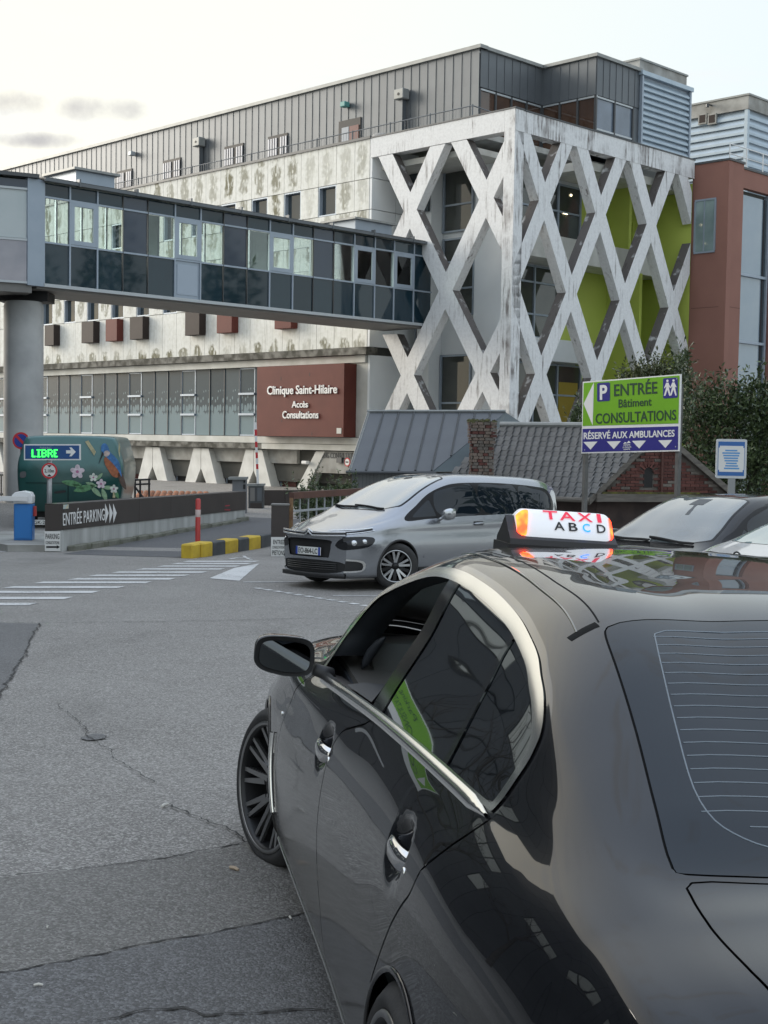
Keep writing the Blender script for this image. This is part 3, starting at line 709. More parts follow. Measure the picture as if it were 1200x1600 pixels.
for (px, py) in ((634, 150), (317, 224)):
    s, z = onL(px, py); v_ = FL.box('vent_cowl', s-.3, s+.3, -3.95, -3.5, z-.22, z+.25, ZINC_T, B, .03); FL.box('vent_pipe', s-.12, s+.12, -3.94, -3.66, 15.0, z-.23, ZINC, v_); disc(FL, 'vent_mouth', s, -3.499, z, .07, BLACK, v_, 12)
s, z = onL(211, 241); FL.box('floodlight', s-.15, s+.15, -3.95, -3.6, z-.12, z+.12, ALU2, B, .03); s, z = onL(544, 164); FL.box('alarm_light', s-.18, s+.18, -3.95, -3.6, z-.15, z+.1, M('teal_lamp', (.1, .30, .28), None, rough=.4), B, .03)
rail = MB()
for z in (16.05, 15.25): rail.tube([FL.P(3.7, -1.6, z), FL.P(34, -1.6, z)], .025, 6)
for k in range(0, 160): rail.tube([FL.P(3.7+k*.19, -1.6, 15.25), FL.P(3.7+k*.19, -1.6, 16.05)], .009, 4)
for k in range(0, 13): rail.tube([FL.P(3.7+k*2.45, -1.6, 15.0), FL.P(3.7+k*2.45, -1.6, 16.1)], .035, 6)
rail.tube([FL.P(3.7, -1.6, 16.05), FL.P(3.9, -3.9, 16.05)], .025, 6)
tag(rail.build('roof_railing', ZINC, B), kind='stuff')
m = MB(); m.lathe([(.0, .9), (.35, .85), (.62, .6), (.72, .3), (.72, 0)], 20, 'z'); c = FL.P(*[FL.on(596, 207, -2.4)[0]], -2.4, 15.05)
m.build('roof_fan', M('fan_grey', (.42, .40, .37), (.28, .27, .25), 3, .7), B, Matrix.Translation(c), smooth=True, local=True)

# ================================================================== ROOFTOP PLANT ROOMS
n_b = n_k+.12
s_l0, s_l1 = FRr.on(1003, 120, n_b)[0], FRr.on(1079, 152, n_b)[0]
pl = thing('plant_room', 'slatted pale blue plant room right of the grey metal top floor, concrete block above it', 'building', FRr.P(s_l0+1, n_b-1.5, 15.0))
HB = FRr.on(1003, 117, n_b)[1]
FRr.box('wall', s_l0, s_l1, n_b-4.5, n_b-.1, 15.0, HB, ALU, pl)
nsl = 14
for k in range(nsl):
    z0 = 15.05+(HB-15.15)*k/nsl; dz = (HB-15.15)/nsl
    q = MB(); q.prism([(0, 0), (.13, .02), (.13, dz*.35), (.01, dz*.95), (0, dz*.95)], s_l0+.12, s_l1-.12, lambda a_, b_, d: FRr.P(d, n_b-.1+a_, z0+b_)); q.build('louvre_slat', LOUV, pl)
FRr.box('corner_trim', s_l0-.02, s_l0+.1, n_b-.09, n_b+.06, 15.0, HB, ALU, pl); FRr.box('corner_trim', s_l1-.1, s_l1+.02, n_b-.09, n_b+.06, 15.0, HB, ALU, pl); FRr.box('roof_edge', s_l0-.1, s_l1+.1, n_b-4.6, n_b+.12, HB+.002, HB+.2, LOUV, pl)
_, zc = FRr.on(1000, 93, n_b-1.5); sc0 = FRr.on(1000, 93, n_b-1.5)[0]; sc1 = FRr.on(1073, 124, n_b-1.5)[0]
FRr.box('concrete_block', sc0, sc1, n_b-4.4, n_b-1.5, HB+.2, zc, CONC, pl); FRr.box('block_cap', sc0-.06, sc1+.06, n_b-4.5, n_b-1.44, zc+.002, zc+.09, ZINC_T, pl)
cor = at_y(1169, 168, 76); FP = Fr((cor.x, cor.y, 0), (-1, 1, 0), (-1, -1, 0)); FQ = Fr((cor.x, cor.y, 0), (1, 1, 0), (1, -1, 0))
pl2 = thing('plant_room', 'slatted pale blue plant room with two small vents behind the terracotta wing', 'building', FP.P(3, -3, 14.5))
zt = at_y(1169, 170, 76).z; zt2 = at_y(1169, 149, 76).z; zb2 = 13.5
FP.box('wall', .12, 8, -8, -.14, zb2, zt, ALU, pl2)
for fr, L_ in ((FP, 8), (FQ, 6)):
    n2 = 16
    for k in range(n2):
        z0 = zb2+(zt-zb2-.05)*k/n2; dz = (zt-zb2)/n2
        q = MB(); q.prism([(0, 0), (.13, .02), (.13, dz*.35), (.01, dz*.95), (0, dz*.95)], .22, L_, lambda a_, b_, d: fr.P(d, -.14+a_, z0+b_)); q.build('louvre_slat', LOUV, pl2)
FP.box('corner_trim', .0, .2, -.2, .02, zb2, zt, LOUV, pl2)
FP.box('concrete_top', -.05, 8.1, -8, .06, zt+.002, zt2, CONC, pl2); FP.box('roof_edge', -.12, 8.1, -8, .12, zt2+.002, zt2+.1, ZINC_T, pl2)
for px in (1098, 1113):
    s_ = FP.on(px, 186, .05)[0]; z_ = FP.on(px, 186, .05)[1]; v_ = FP.box('vent', s_-.27, s_+.27, -.1, .1, z_-.3, z_+.3, CONC, pl2); FP.box('vent_hole', s_-.2, s_+.2, .101, .105, z_-.22, z_+.22, BROWNB, v_)
lampm = MB(); s_, z_ = FP.on(1107, 163, .4); lampm.tube([FP.P(s_, .06, z_), FP.P(s_, .5, z_-.02)], .05, 8); lampm.tube([FP.P(s_, .5, z_), FP.P(s_, .5, z_-.18)], .09, 8); lampm.build('floodlight', DARKSTEEL, pl2)

# ================================================================== TERRACOTTA WING
FT = Fr(FRr.P(13.06, 0, 0), -FRr.nn, -FRr.ds)      # its face parallel to the white front; s runs away from the camera, so towards the camera s<0
wing = thing('terracotta_wing', 'terracotta rendered wing with glazed stair tower right of the lattice corner', 'building', FRr.P(14, 0, ZG))
q = hit(1140, 250, FT.o, FT.nn)-FT.o; s_c = q.dot(FT.ds); ztw = q.z
n_w = -s_c                                           # how far it stands forward of the lattice face
FT.box('wall', s_c, .1, -.35, 0, ZG, ztw, REDB, wing); FT.box('green_return', .11, 3.2, -.2, 0, ZG, 14.0, GREENW, wing)
FRr.box('wall', 13.41, 14.35, n_w-.35, n_w-.003, ZG, ztw-.002, REDB, wing)
sg0 = 14.36; FRr.box('wall', sg0, 22, n_w-8, n_w-.6, ZG, ztw-1.0, INTER, wing)
FRr.box('roof_edge', 13.03, 14.4, n_w-.4, n_w+.05, ztw+.001, ztw+.1, DARKSTEEL, wing); FT.box('roof_edge', s_c+.36, .1, -.4, .05, ztw+.002, ztw+.1, DARKSTEEL, wing)
FRr.box('parapet', 14.36, 22, n_w-.6, n_w-.3, ztw-.95, ztw-.1, REDB, wing); FRr.box('parapet_cap', 14.3, 22, n_w-.7, n_w-.25, ztw-.098, ztw, DARKSTEEL, wing)
s0w, s1w = (hit(1088, 330, FT.o, FT.nn)-FT.o).dot(FT.ds), (hit(1117, 330, FT.o, FT.nn)-FT.o).dot(FT.ds)
zw1, zw0 = (hit(1100, 314, FT.o, FT.nn)).z, (hit(1100, 393, FT.o, FT.nn)).z
g = FT.box('window', s1w, s0w, .002, .03, zw0, zw1, M('pale_green_glass', (.28, .36, .35), (.16, .22, .22), .7, .05, spec=.8), wing)
for (a_, b_, c_, e_) in ((s1w-.06, s0w+.06, zw1, zw1+.08), (s1w-.06, s0w+.06, zw0-.08, zw0), (s1w-.08, s1w, zw0, zw1), (s0w, s0w+.08, zw0, zw1)): FT.box('frame', a_, b_, .003, .06, c_, e_, ALU, g)
FT.box('frame', s1w+.5, s1w+.56, .031, .05, zw0, zw1, ALU, g)
_joint = M('render_joint', (.15, .07, .055), None, rough=.9)
for z_ in (3.0, 8.2): FT.box('joint', s_c+.36, 0, .001, .004, z_, z_+.03, _joint, wing); FRr.box('joint', 13.45, 14.34, n_w-.002, n_w+.001, z_, z_+.03, _joint, wing)
# glazed stair tower
zs = [ztw-1.15, 9.9, 6.75, 3.55, .45, ZG]
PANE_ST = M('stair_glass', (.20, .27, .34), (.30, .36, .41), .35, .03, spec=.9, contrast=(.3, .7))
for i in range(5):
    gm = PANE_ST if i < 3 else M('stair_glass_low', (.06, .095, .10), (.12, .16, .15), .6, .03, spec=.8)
    g = FRr.box('window', 14.55, 17.3, n_w-.52, n_w-.48, zs[i+1]+.06, zs[i]-.06, gm, wing)
    FRr.box('transom', 14.45, 17.4, n_w-.6, n_w-.36, zs[i+1]-.06, zs[i+1]+.06, ALU, wing)
    if i >= 3:
        for k in range(4): FRr.box('stair_edge', 14.9, 16.6, n_w-.47, n_w-.45, zs[i+1]+.5+k*.62, zs[i+1]+.62+k*.62, M('pale_stair', (.5, .55, .52), None, rough=.6), g)
    FRr.box('side_pane', 17.0, 17.3, n_w-.47, n_w-.44, zs[i+1]+.06, zs[i]-.06, DARKG, g)
for s_ in (14.45, 17.35): FRr.box('mullion', s_-.07, s_+.07, n_w-.6, n_w-.35, ZG, ztw-1.0, ALU, wing)
FRr.box('wall', 17.5, 22, n_w-.7, n_w-.15, ZG, ztw-1.0, REDB, wing)
rl = MB()
for z_ in (ztw+.5, ztw+.95): rl.tube([FRr.P(13.9, n_w-.5, z_), FRr.P(21, n_w-.5, z_)], .025, 6)
for s_ in (13.9, 15.4, 16.9, 18.4, 19.9): rl.tube([FRr.P(s_, n_w-.5, ztw-.1), FRr.P(s_, n_w-.5, ztw+.97)], .03, 6)
rl.build('roof_railing', WHITEL, wing)

# ================================================================== FOOTBRIDGE
br = thing('footbridge', 'glazed grey blue footbridge on a round concrete column running into the clinic', 'footbridge', (FRr.P(-18.2, -5.6, 0).x, FRr.P(-18.2, -5.6, 0).y, -1.0))
nb0, nb1, sb0, sb1 = -4.95, -7.6, -18.12, .02
zf, zsd, ztr, zrt = 6.78, 8.18, 9.66, 10.22
def bridge_side(fr, s_list, n, kinds, back=False):
    for i, kd in enumerate(kinds):
        a, b = s_list[i], s_list[i+1]; e = .025
        lo = fr.box('spandrel', a+e, b-e, n-.05, n-.02, zf+.05, zsd-.035, {'G': PANE_GR, 'F': ALU}.get('F' if kd == 'O2' else 'x', PANE_DK), br)
        if kd == 'O2': fr.box('panel_trim', a+.12, b-.12, n-.019, n-.004, zf+.17, zsd-.16, M('pale_panel', (.36, .42, .49), None, rough=.5), lo)
        fr.box('top_pane', a+e, b-e, n-.05, n-.02, ztr+.03, zrt-.1, PANE_DK if kd != 'D' else PANE_GR, br)
        if kd in ('O', 'O2'):
            ow = MB(); d = .14
            for (c, dd, z0, z1) in ((a+.03, a+.03+d, zsd+.04, ztr-.02), (b-.03-d, b-.03, zsd+.04, ztr-.02), (a+.03+d, b-.03-d, zsd+.04, zsd+.04+d), (a+.03+d, b-.03-d, ztr-.02-d, ztr-.02)):
                ow.add([fr.P(x, y, z) for x in (c, dd) for y in (n-.06, n+.03) for z in (z0, z1)], [(0, 1, 3, 2), (4, 6, 7, 5), (0, 4, 5, 1), (2, 3, 7, 6), (0, 2, 6, 4), (1, 5, 7, 3)])
            w_ = ow.build('opening_window', ALU, br); fr.box('pane', a+.03+d, b-.03-d, n-.03, n-.015, zsd+.04+d, ztr-.02-d, PANE_CL, w_)
        else:
            fr.box('glass_pane', a+e, b-e, n-.05, n-.025, zsd+.035, ztr-.03, {'C': PANE_CL, 'D': PANE_GR, 'B': PANE_DK}[kd], br)
        wide = .03 if i in (0, 1, 2, 5, 6, 9, 10, 13, 14, 15, 16) else .014
        fr.box('mullion', a-wide, a+wide, n-.07, n+.03, zf+.05, zrt-.1, ALU if wide > .02 else DARKSTEEL, br)
    a, b = min(s_list), max(s_list)
    for z in (zsd, ztr): fr.box('transom', a, b, n-.06, n+.022, z-.03, z+.03, ALU, br)
pxm = [70, 109, 152, 192, 231, 273, 313, 349, 386, 421, 457, 489, 521, 553, 585, 615, 646, 674]
sl = [FRr.on(p, 372+(p-70)*.1395, nb0)[0] for p in pxm]; sl[0] = sb0
bridge_side(FRr, sl, nb0, ['C', 'O', 'C', 'D', 'C', 'O2', 'C', 'D', 'C', 'O', 'C', 'D', 'C', 'O', 'C', 'O', 'B'])
FB2 = Fr(FRr.P(0, nb1, 0), FRr.ds, -FRr.nn)
for i in range(17):
    FB2.box('far_pane', sl[i]+.03, sl[i+1]-.03, -.04, -.02, zsd, zrt-.1, PANE_CL if i % 5 else M('pale_far_glass', (.58, .66, .63), (.42, .50, .48), .9, .3), br); FB2.box('far_spandrel', sl[i]+.01, sl[i+1]-.01, -.05, -.01, zf+.05, zsd-.01, OFFW, br); FB2.box('far_mullion', sl[i]-.03, sl[i]+.03, -.07, .03, zf+.05, zrt-.1, ALU, br)  # pale far spandrels and panes stand in for light inside the bridge
FRr.box('floor_edge', sb0, sb1+.4, nb0-.08, nb0+.05, zf-.06, zf+.05, ALU2, br); FRr.box('floor_slab', sb0-.2, sb1+.4, nb1-.05, nb0-.09, zf-.13, zf+.04, SOFFIT, br)
FRr.box('roof', sb0-.1, sb1+.3, nb1-.15, nb0+.16, zrt-.03, zrt+.07, DARKSTEEL, br); FRr.box('gutter', sb0-.1, sb1+.3, nb0+.161, nb0+.27, zrt-.08, zrt+.02, ZINC, br)
for s_ in np.arange(sb0+1.2, sb1, 2.3): FRr.box('gutter_clip', s_-.03, s_+.03, nb0+.10, nb0+.29, zrt-.1, zrt+.15, ZINC, br)
for (px0, px1, y0) in ((100, 160, 268), (535, 592, 356)):
    a = FRr.on(px0, y0+20, nb0-1.0)[0]; b = FRr.on(px1, y0+25, nb0-1.0)[0]
    u_ = FRr.box('roof_unit', a, b, nb1+.6, nb0-.25, zrt+.071, zrt+.55, ALU, br); FRr.box('unit_cap', a-.15, b+.15, nb1+.45, nb0-.1, zrt+.551, zrt+.63, ZINC_T, u_)
FRr.box('corner_post', sb0-.62, sb0-.02, nb0-.5, nb0+.05, zf-.06, zrt-.04, ALU, br)
_d = Vector((-math.cos(R(26)), -math.sin(R(26)), 0)); _n = Vector((math.sin(R(26)), -math.cos(R(26)), 0))
FB3 = Fr(FRr.P(sb0-.55, nb0+.02, 0), _d, _n)
for k in range(3):
    a = .02+1.22*k; b = a+1.2
    FB3.box('glass_pane', a, b, -.05, -.02, zsd+.05, ztr+.12, M('daylight_toned_glass', (.50, .54, .55), (.40, .46, .47), .5, .06), br); FB3.box('top_pane', a, b, -.05, -.02, ztr+.2, zrt-.1, PANE_GR, br)  # pale pane colour stands in for daylight behind the end glazing
    FB3.box('spandrel', a, b, -.05, -.02, zf+.05, zsd-.03, M('mirror_spandrel', (.30, .29, .32), (.20, .20, .23), .8, .04, metal=.5), br); FB3.box('mullion', b-.02, b+.05, -.07, .03, zf, zrt, ALU, br)
for z in (zsd, ztr+.16, zf+.02): FB3.box('transom', 0, 4, -.06, .025, z-.035, z+.035, ALU2, br)
FB3.box('floor_slab', -.1, 8, -2.6, -.06, zf-.3, zf-.02, SOFFIT, br); FB3.box('roof', -.3, 8, -2.6, .16, zrt-.03, zrt+.09, DARKSTEEL, br); FB3.box('far_wall', -.3, 8, -2.62, -2.5, zf, zrt-.05, OFFW, br)
FRr.box('white_corridor_wall', sb0-2.4, sb0-.7, nb1+.0, nb1+.12, zf, zrt-.05, OFFW, br)
_cc = at_y(37, 560, 45.6); m = MB(); m.lathe([(.655, -1.2), (.655, 6.15), (.60, 6.3)], 40, 'z'); m.build('column', COLUMN, br, Matrix.Translation((_cc.x, 45.6, 0)), smooth=True, local=True)
m = MB(); m.box((0, 0, 0), (1.7, 1.0, .32)); m.build('bearing', BLACK, br, Matrix.Translation((_cc.x, 45.9, 6.47)), local=True)
# ================================================================== CAR BODIES: lofted from control curves, then cut along real outlines
def curve(pts):
    """smooth 1-D curve through (x, y) points (monotone in x), non-uniform Catmull-Rom"""
    pts = sorted(pts); X = np.array([p[0] for p in pts], float); Y = np.array([p[1] for p in pts], float)
    h = np.diff(X); d = np.diff(Y)/h; mm = np.empty_like(Y); mm[0], mm[-1] = d[0], d[-1]
    for i in range(1, len(X)-1):
        mm[i] = 0 if d[i-1]*d[i] <= 0 and abs(d[i-1]-d[i]) > 9 else (d[i-1]*h[i]+d[i]*h[i-1])/(h[i-1]+h[i])
    def f(x):
        x = np.clip(np.asarray(x, float), X[0], X[-1]); i = np.clip(np.searchsorted(X, x)-1, 0, len(h)-1)
        t = (x-X[i])/h[i]
        return (2*t**3-3*t**2+1)*Y[i]+(t**3-2*t**2+t)*h[i]*mm[i]+(-2*t**3+3*t**2)*Y[i+1]+(t**3-t**2)*h[i]*mm[i+1]
    return f
def sd_poly(P, poly):
    """signed distance (inside < 0) of points P (n,2) to a closed polygon"""
    poly = np.asarray(poly, float); d = np.full(len(P), 1e9); ins = np.zeros(len(P), bool)
    for i in range(len(poly)):
        a, b = poly[i], poly[(i+1) % len(poly)]; e = b-a; w_ = P-a
        t = np.clip((w_@e)/max(1e-12, e@e), 0, 1); q = w_-t[:, None]*e
        d = np.minimum(d, (q**2).sum(1))
        c = ((a[1] <= P[:, 1]) & (b[1] > P[:, 1])) | ((b[1] <= P[:, 1]) & (a[1] > P[:, 1]))
        with np.errstate(divide='ignore', invalid='ignore'):
            xx = a[0]+(P[:, 1]-a[1])/(e[1] if e[1] else 1e-12)*e[0]
        ins ^= c & (P[:, 0] < xx)
    d = np.sqrt(d); return np.where(ins, -d, d)
def sm(pts, n=6, closed=True): return [(p.x, p.y) for p in catmull([(a, b, 0) for a, b in pts], n, closed)]
class Car:
    dz = staticmethod(lambda u, v, w_: 0.0)
    def __init__(c, us, rows, sub, n_side, bow=None, top_n=None, post=None):
        """rows: list of (v(u), w(u)); sub: subdivisions between rows; rows[:n_side+1] make the flank, the rest the top"""
        us = np.asarray(us, float); c.us = us
        K = len(rows); Vk = np.stack([np.broadcast_to(r[0](us), us.shape) for r in rows], 1); Wk = np.stack([np.broadcast_to(r[1](us), us.shape) for r in rows], 1)
        PV, PW, JS = [], [], 0
        Pk = np.stack([Vk, Wk], 2)
        h = np.maximum(1e-4, np.linalg.norm(np.diff(Pk, axis=1), axis=2))      # (nu,K-1)
        d = np.diff(Pk, axis=1)/h[..., None]
        T = np.empty_like(Pk); T[:, 0], T[:, -1] = d[:, 0], d[:, -1]
        for k in range(1, K-1): T[:, k] = (d[:, k-1]*h[:, k, None]+d[:, k]*h[:, k-1, None])/(h[:, k-1]+h[:, k])[:, None]
        T[:, -1, 1] = 0
        pts = []
        for k in range(K-1):
            for j in range(sub[k]):
                t = j/sub[k]; hh = h[:, k, None]
                pts.append((2*t**3-3*t**2+1)*Pk[:, k]+(t**3-2*t**2+t)*hh*T[:, k]+(-2*t**3+3*t**2)*Pk[:, k+1]+(t**3-t**2)*hh*T[:, k+1])
        pts.append(Pk[:, -1]); S = np.stack(pts, 1)                            # nu, nj, 2  (bottom -> centre)
        nj = S.shape[1]; c.js = sum(sub[:n_side]); c.S = S
        full = np.concatenate([S, S[:, -2::-1]*np.array([-1, 1])], 1); m = full.shape[1]
        nu = len(us); V = np.empty((nu, m, 3)); V[..., 0] = us[:, None]; V[..., 1] = full[..., 0]; V[..., 2] = full[..., 1]
        c.bow = bow
        if bow: V = bow(V)
        if post: V = post(V)
        def tris(i0, i1, j0, j1):
            i, j = np.meshgrid(np.arange(i0, i1), np.arange(j0, j1), indexing='ij'); a = (i*m+j).ravel()
            return np.concatenate([np.stack([a, a+m, a+m+1], 1), np.stack([a, a+m+1, a+1], 1)])
        js = c.js
        c.G = {'L': tris(0, nu-1, 0, js), 'R': tris(0, nu-1, m-1-js, m-1), 'T': tris(0, nu-1, js, m-1-js)}
        Vf = V.reshape(-1, 3)
        # end caps
        nc = 28
        for tag_, i in (('F', nu-1), ('B', 0)):
            lft = S[i]; base = len(Vf); ts = np.linspace(1, -1, nc+1)
            cap = np.empty((nj, nc+1, 3)); cap[..., 0] = us[i]; cap[..., 1] = lft[:, 0, None]*ts[None]; cap[..., 2] = lft[:, 1, None]
            top = nj-1
            if bow: cap = bow(cap)
            Vf = np.concatenate([Vf, cap.reshape(-1, 3)])
            a, b = np.meshgrid(np.arange(js), np.arange(nc), indexing='ij'); q = (base+a*(nc+1)+b).ravel(); n1 = nc+1
            t1, t2 = np.stack([q, q+1, q+n1+1], 1), np.stack([q, q+n1+1, q+n1], 1)
            tt = np.concatenate([t1, t2]); c.G[tag_] = tt if i == 0 else tt[:, ::-1]
        c.V = Vf; c.N = c.normals(); c.E = {}
        # orientation: flip so normals point outward
        for g in c.G:
            t = c.G[g]; n = np.cross(c.V[t[:, 1]]-c.V[t[:, 0]], c.V[t[:, 2]]-c.V[t[:, 0]]).sum(0); ctr = c.V[t].mean((0, 1))
            want = {'L': (0, 1, 0), 'R': (0, -1, 0), 'T': (0, 0, 1), 'F': (1, 0, 0), 'B': (-1, 0, 0)}[g]
            if n @ np.array(want) < 0: c.G[g] = t[:, ::-1].copy()
        c.N = c.normals()
    def normals(c):
        N = np.zeros_like(c.V)
        for t in c.G.values():
            n = np.cross(c.V[t[:, 1]]-c.V[t[:, 0]], c.V[t[:, 2]]-c.V[t[:, 0]])
            for k in range(3): np.add.at(N, t[:, k], n)
        return N/np.maximum(1e-9, np.linalg.norm(N, axis=1))[:, None]
    def cut(c, T, f):
        """split triangle set T by f<0 -> (inside, outside)"""
        if len(T) == 0: return T, T
        idx = np.unique(T); dv = np.zeros(len(c.V)); dv[idx] = f(c.V[idx]); dv[np.abs(dv) < 1e-7] = 1e-7
        s = dv[T] < 0; k = s.sum(1); ins = [T[k == 3]]; outs = [T[k == 0]]; nv, nn = [], []; cache = {}; base = len(c.V)
        def mid(a, b):
            key = (min(a, b), max(a, b))
            if key not in cache:
                t = dv[a]/(dv[a]-dv[b]); cache[key] = base+len(nv)
                nv.append(c.V[a]+(c.V[b]-c.V[a])*t); n = c.N[a]+(c.N[b]-c.N[a])*t; nn.append(n/max(1e-9, np.linalg.norm(n)))
            return cache[key]
        ia, oa = [], []
        for tri in T[(k == 1) | (k == 2)]:
            sg = dv[tri] < 0; lone = int(np.argmax(sg)) if sg.sum() == 1 else int(np.argmin(sg))
            a, b, d = tri[lone], tri[(lone+1) % 3], tri[(lone+2) % 3]; p, q = mid(a, b), mid(a, d)
            (ia if sg[lone] else oa).append((a, p, q)); (oa if sg[lone] else ia).extend([(p, b, d), (p, d, q)])
        if nv: c.V = np.concatenate([c.V, np.array(nv)]); c.N = np.concatenate([c.N, np.array(nn)])
        if ia: ins.append(np.array(ia, int)); 
        if oa: outs.append(np.array(oa, int))
        return np.concatenate(ins), np.concatenate(outs)
    def region(c, g, poly, axes=(0, 2), d=0.0, keep=None):
        """take the part of group g inside poly grown by d"""
        poly = np.asarray(poly, float)
        i, o = c.cut(c.G[g], lambda P: sd_poly(P[:, list(axes)], poly)-d); c.G[g] = o; return i
    def sub(c, T, poly, axes=(0, 2), d=0.0): return c.cut(T, lambda P: sd_poly(P[:, list(axes)], np.asarray(poly, float))-d)
    def gap_region(c, g, poly, axes=(0, 2), wd=.0035):
        i = c.region(g, poly, axes, wd); return c.sub(i, poly, axes, -wd)       # (panel, gap band)
    def part(c, name, T, mat, parent, off=0.0, smooth=True):
        T = T if not isinstance(T, list) else np.concatenate([t for t in T if len(t)])
        if len(T) == 0: return None
        idx, inv = np.unique(T, return_inverse=True); V = c.V[idx]+c.N[idx]*off; N = c.N[idx]
        me = bpy.data.meshes.new(name); me.from_pydata([tuple(v) for v in V], [], [tuple(t) for t in inv.reshape(-1, 3).tolist()])
        me.materials.append(mat); me.polygons.foreach_set('use_smooth', [True]*len(me.polygons)); me.update()
        me.normals_split_custom_set_from_vertices([tuple(n) for n in N])
        return put(name, me, W4[parent.name] if parent.name not in CARROOT else W4[CARROOT[parent.name]], parent)
    def w_top(c, u, v):
        i = int(np.clip(np.searchsorted(c.us, u), 1, len(c.us)-1)); t = (u-c.us[i-1])/(c.us[i]-c.us[i-1]); P = c.S[i-1]*(1-t)+c.S[i]*t
        j = c.js-4; x = P[j:, 0][::-1]; return float(np.interp(abs(v), x, P[j:, 1][::-1]))
    def v_side(c, u, w_):
        i = int(np.clip(np.searchsorted(c.us, u), 1, len(c.us)-1)); t = (u-c.us[i-1])/(c.us[i]-c.us[i-1]); P = c.S[i-1]*(1-t)+c.S[i]*t
        return float(np.interp(w_, P[2:c.js+3, 1], P[2:c.js+3, 0]))
CARROOT = {}
def car_root(name, label, X, Y, a, z, roll=0, slope=0, group=None):
    H = Vector((-math.sin(a), math.cos(a), slope)).normalized(); L = Vector((-math.cos(a), -math.sin(a), roll)); U = H.cross(L).normalized(); L = U.cross(H)
    mw = Matrix(((H.x, L.x, U.x, X), (H.y, L.y, U.y, Y), (H.z, L.z, U.z, z), (0, 0, 0, 1)))
    return thing(name, label, 'car', group=group, mw=mw)
def cb(mb, name, mat, root, parent=None, smooth=False, mx=None):
    return mb.build(name, mat, parent or root, W4[root.name] @ (mx or Matrix.Identity(4)), smooth, local=True)

PAINT_BLACK, _t, _b = nodes_of('black_metallic_paint', .12)
_v = N_(_t, 'ShaderNodeTexCoord').outputs['Object']; _sp = N_(_t, 'ShaderNodeSeparateXYZ'); _t.links.new(_v, _sp.inputs[0])
_dn = noise_(_t, map_(_t, _v, (1.2, 1, .9)), 2.2, 6, .6); _low = rng_(_t, math_(_t, 'ADD', _sp.outputs['Z'], math_(_t, 'MULTIPLY', _dn, .35)), .92, .60)
_fl = rng_(_t, noise_(_t, _v, 140, 3), .58, .8, 0, .25)
_dust = math_(_t, 'MULTIPLY', _low, rng_(_t, _dn, .2, .8, .45, .9))
_t.links.new(mix_(_t, _dust, (.0045, .005, .0065), (.034, .031, .0275)), _b.inputs['Base Color'])
_b.inputs['Coat Weight'].default_value = 1; _b.inputs['Coat IOR'].default_value = 1.52; _b.inputs['Specular IOR Level'].default_value = .05
_t.links.new(rng_(_t, _dust, 0, 1, .25, .5), _b.inputs['Roughness'])
_t.links.new(rng_(_t, _dust, 0, .9, .012, .16), _b.inputs['Coat Roughness'])
PAINT_SILVER = M('silver_blue_paint', (.33, .345, .37), None, rough=.26, metal=.75, coat=1)
PAINT_BLACK2 = M('plain_black_paint', (.006, .006, .007), None, rough=.2, coat=.7, spec=.05)
PAINT_WHITE = M('pearl_white_paint', (.58, .555, .53), None, rough=.25, coat=1)
CHROME = M('brushed_chrome', (.86, .86, .84), None, rough=.17, metal=1)
CHROME_P = M('polished_chrome', (.72, .72, .72), None, rough=.05, metal=1)
GLOSSB = M('gloss_black_trim', (.008, .008, .009), None, rough=.08, coat=1)
RUBBER = M('tyre_rubber', (.022, .022, .023), (.035, .034, .033), 12, .75, bump=.15, bscale=120)
SHUT = M('shut_gap', (.002, .002, .002), None, rough=1)
PLASTIC = M('black_plastic', (.02, .02, .021), None, rough=.5)
TINT = glass('tinted_car_glass', (.10, .12, .12), .6, .0, 1.55)
TINT_R = M('dark_rear_glass', (.008, .013, .019), None, rough=.012, spec=.36); TINT_S = M('dark_side_glass', (.006, .008, .010), None, rough=.008, spec=1, coat=1)
SCREEN = glass('windscreen_glass', (.62, .70, .66), .75, .0, 1.6)
RIMG = M('grey_machined_alloy', (.30, .30, .30), None, rough=.3, metal=.9)
RIMS = M('silver_alloy', (.55, .56, .57), None, rough=.28, metal=.9)
RIMK = M('black_alloy', (.012, .012, .013), None, rough=.4, metal=.2)
LAMPR = M('red_lamp_glass', (.45, .012, .02), None, rough=.12, coat=1)
LAMPK = M('dark_headlamp', (.015, .016, .018), None, rough=.15, spec=.4)
LAMPC = M('bright_reflector', (.7, .72, .74), None, rough=.12, metal=.8)

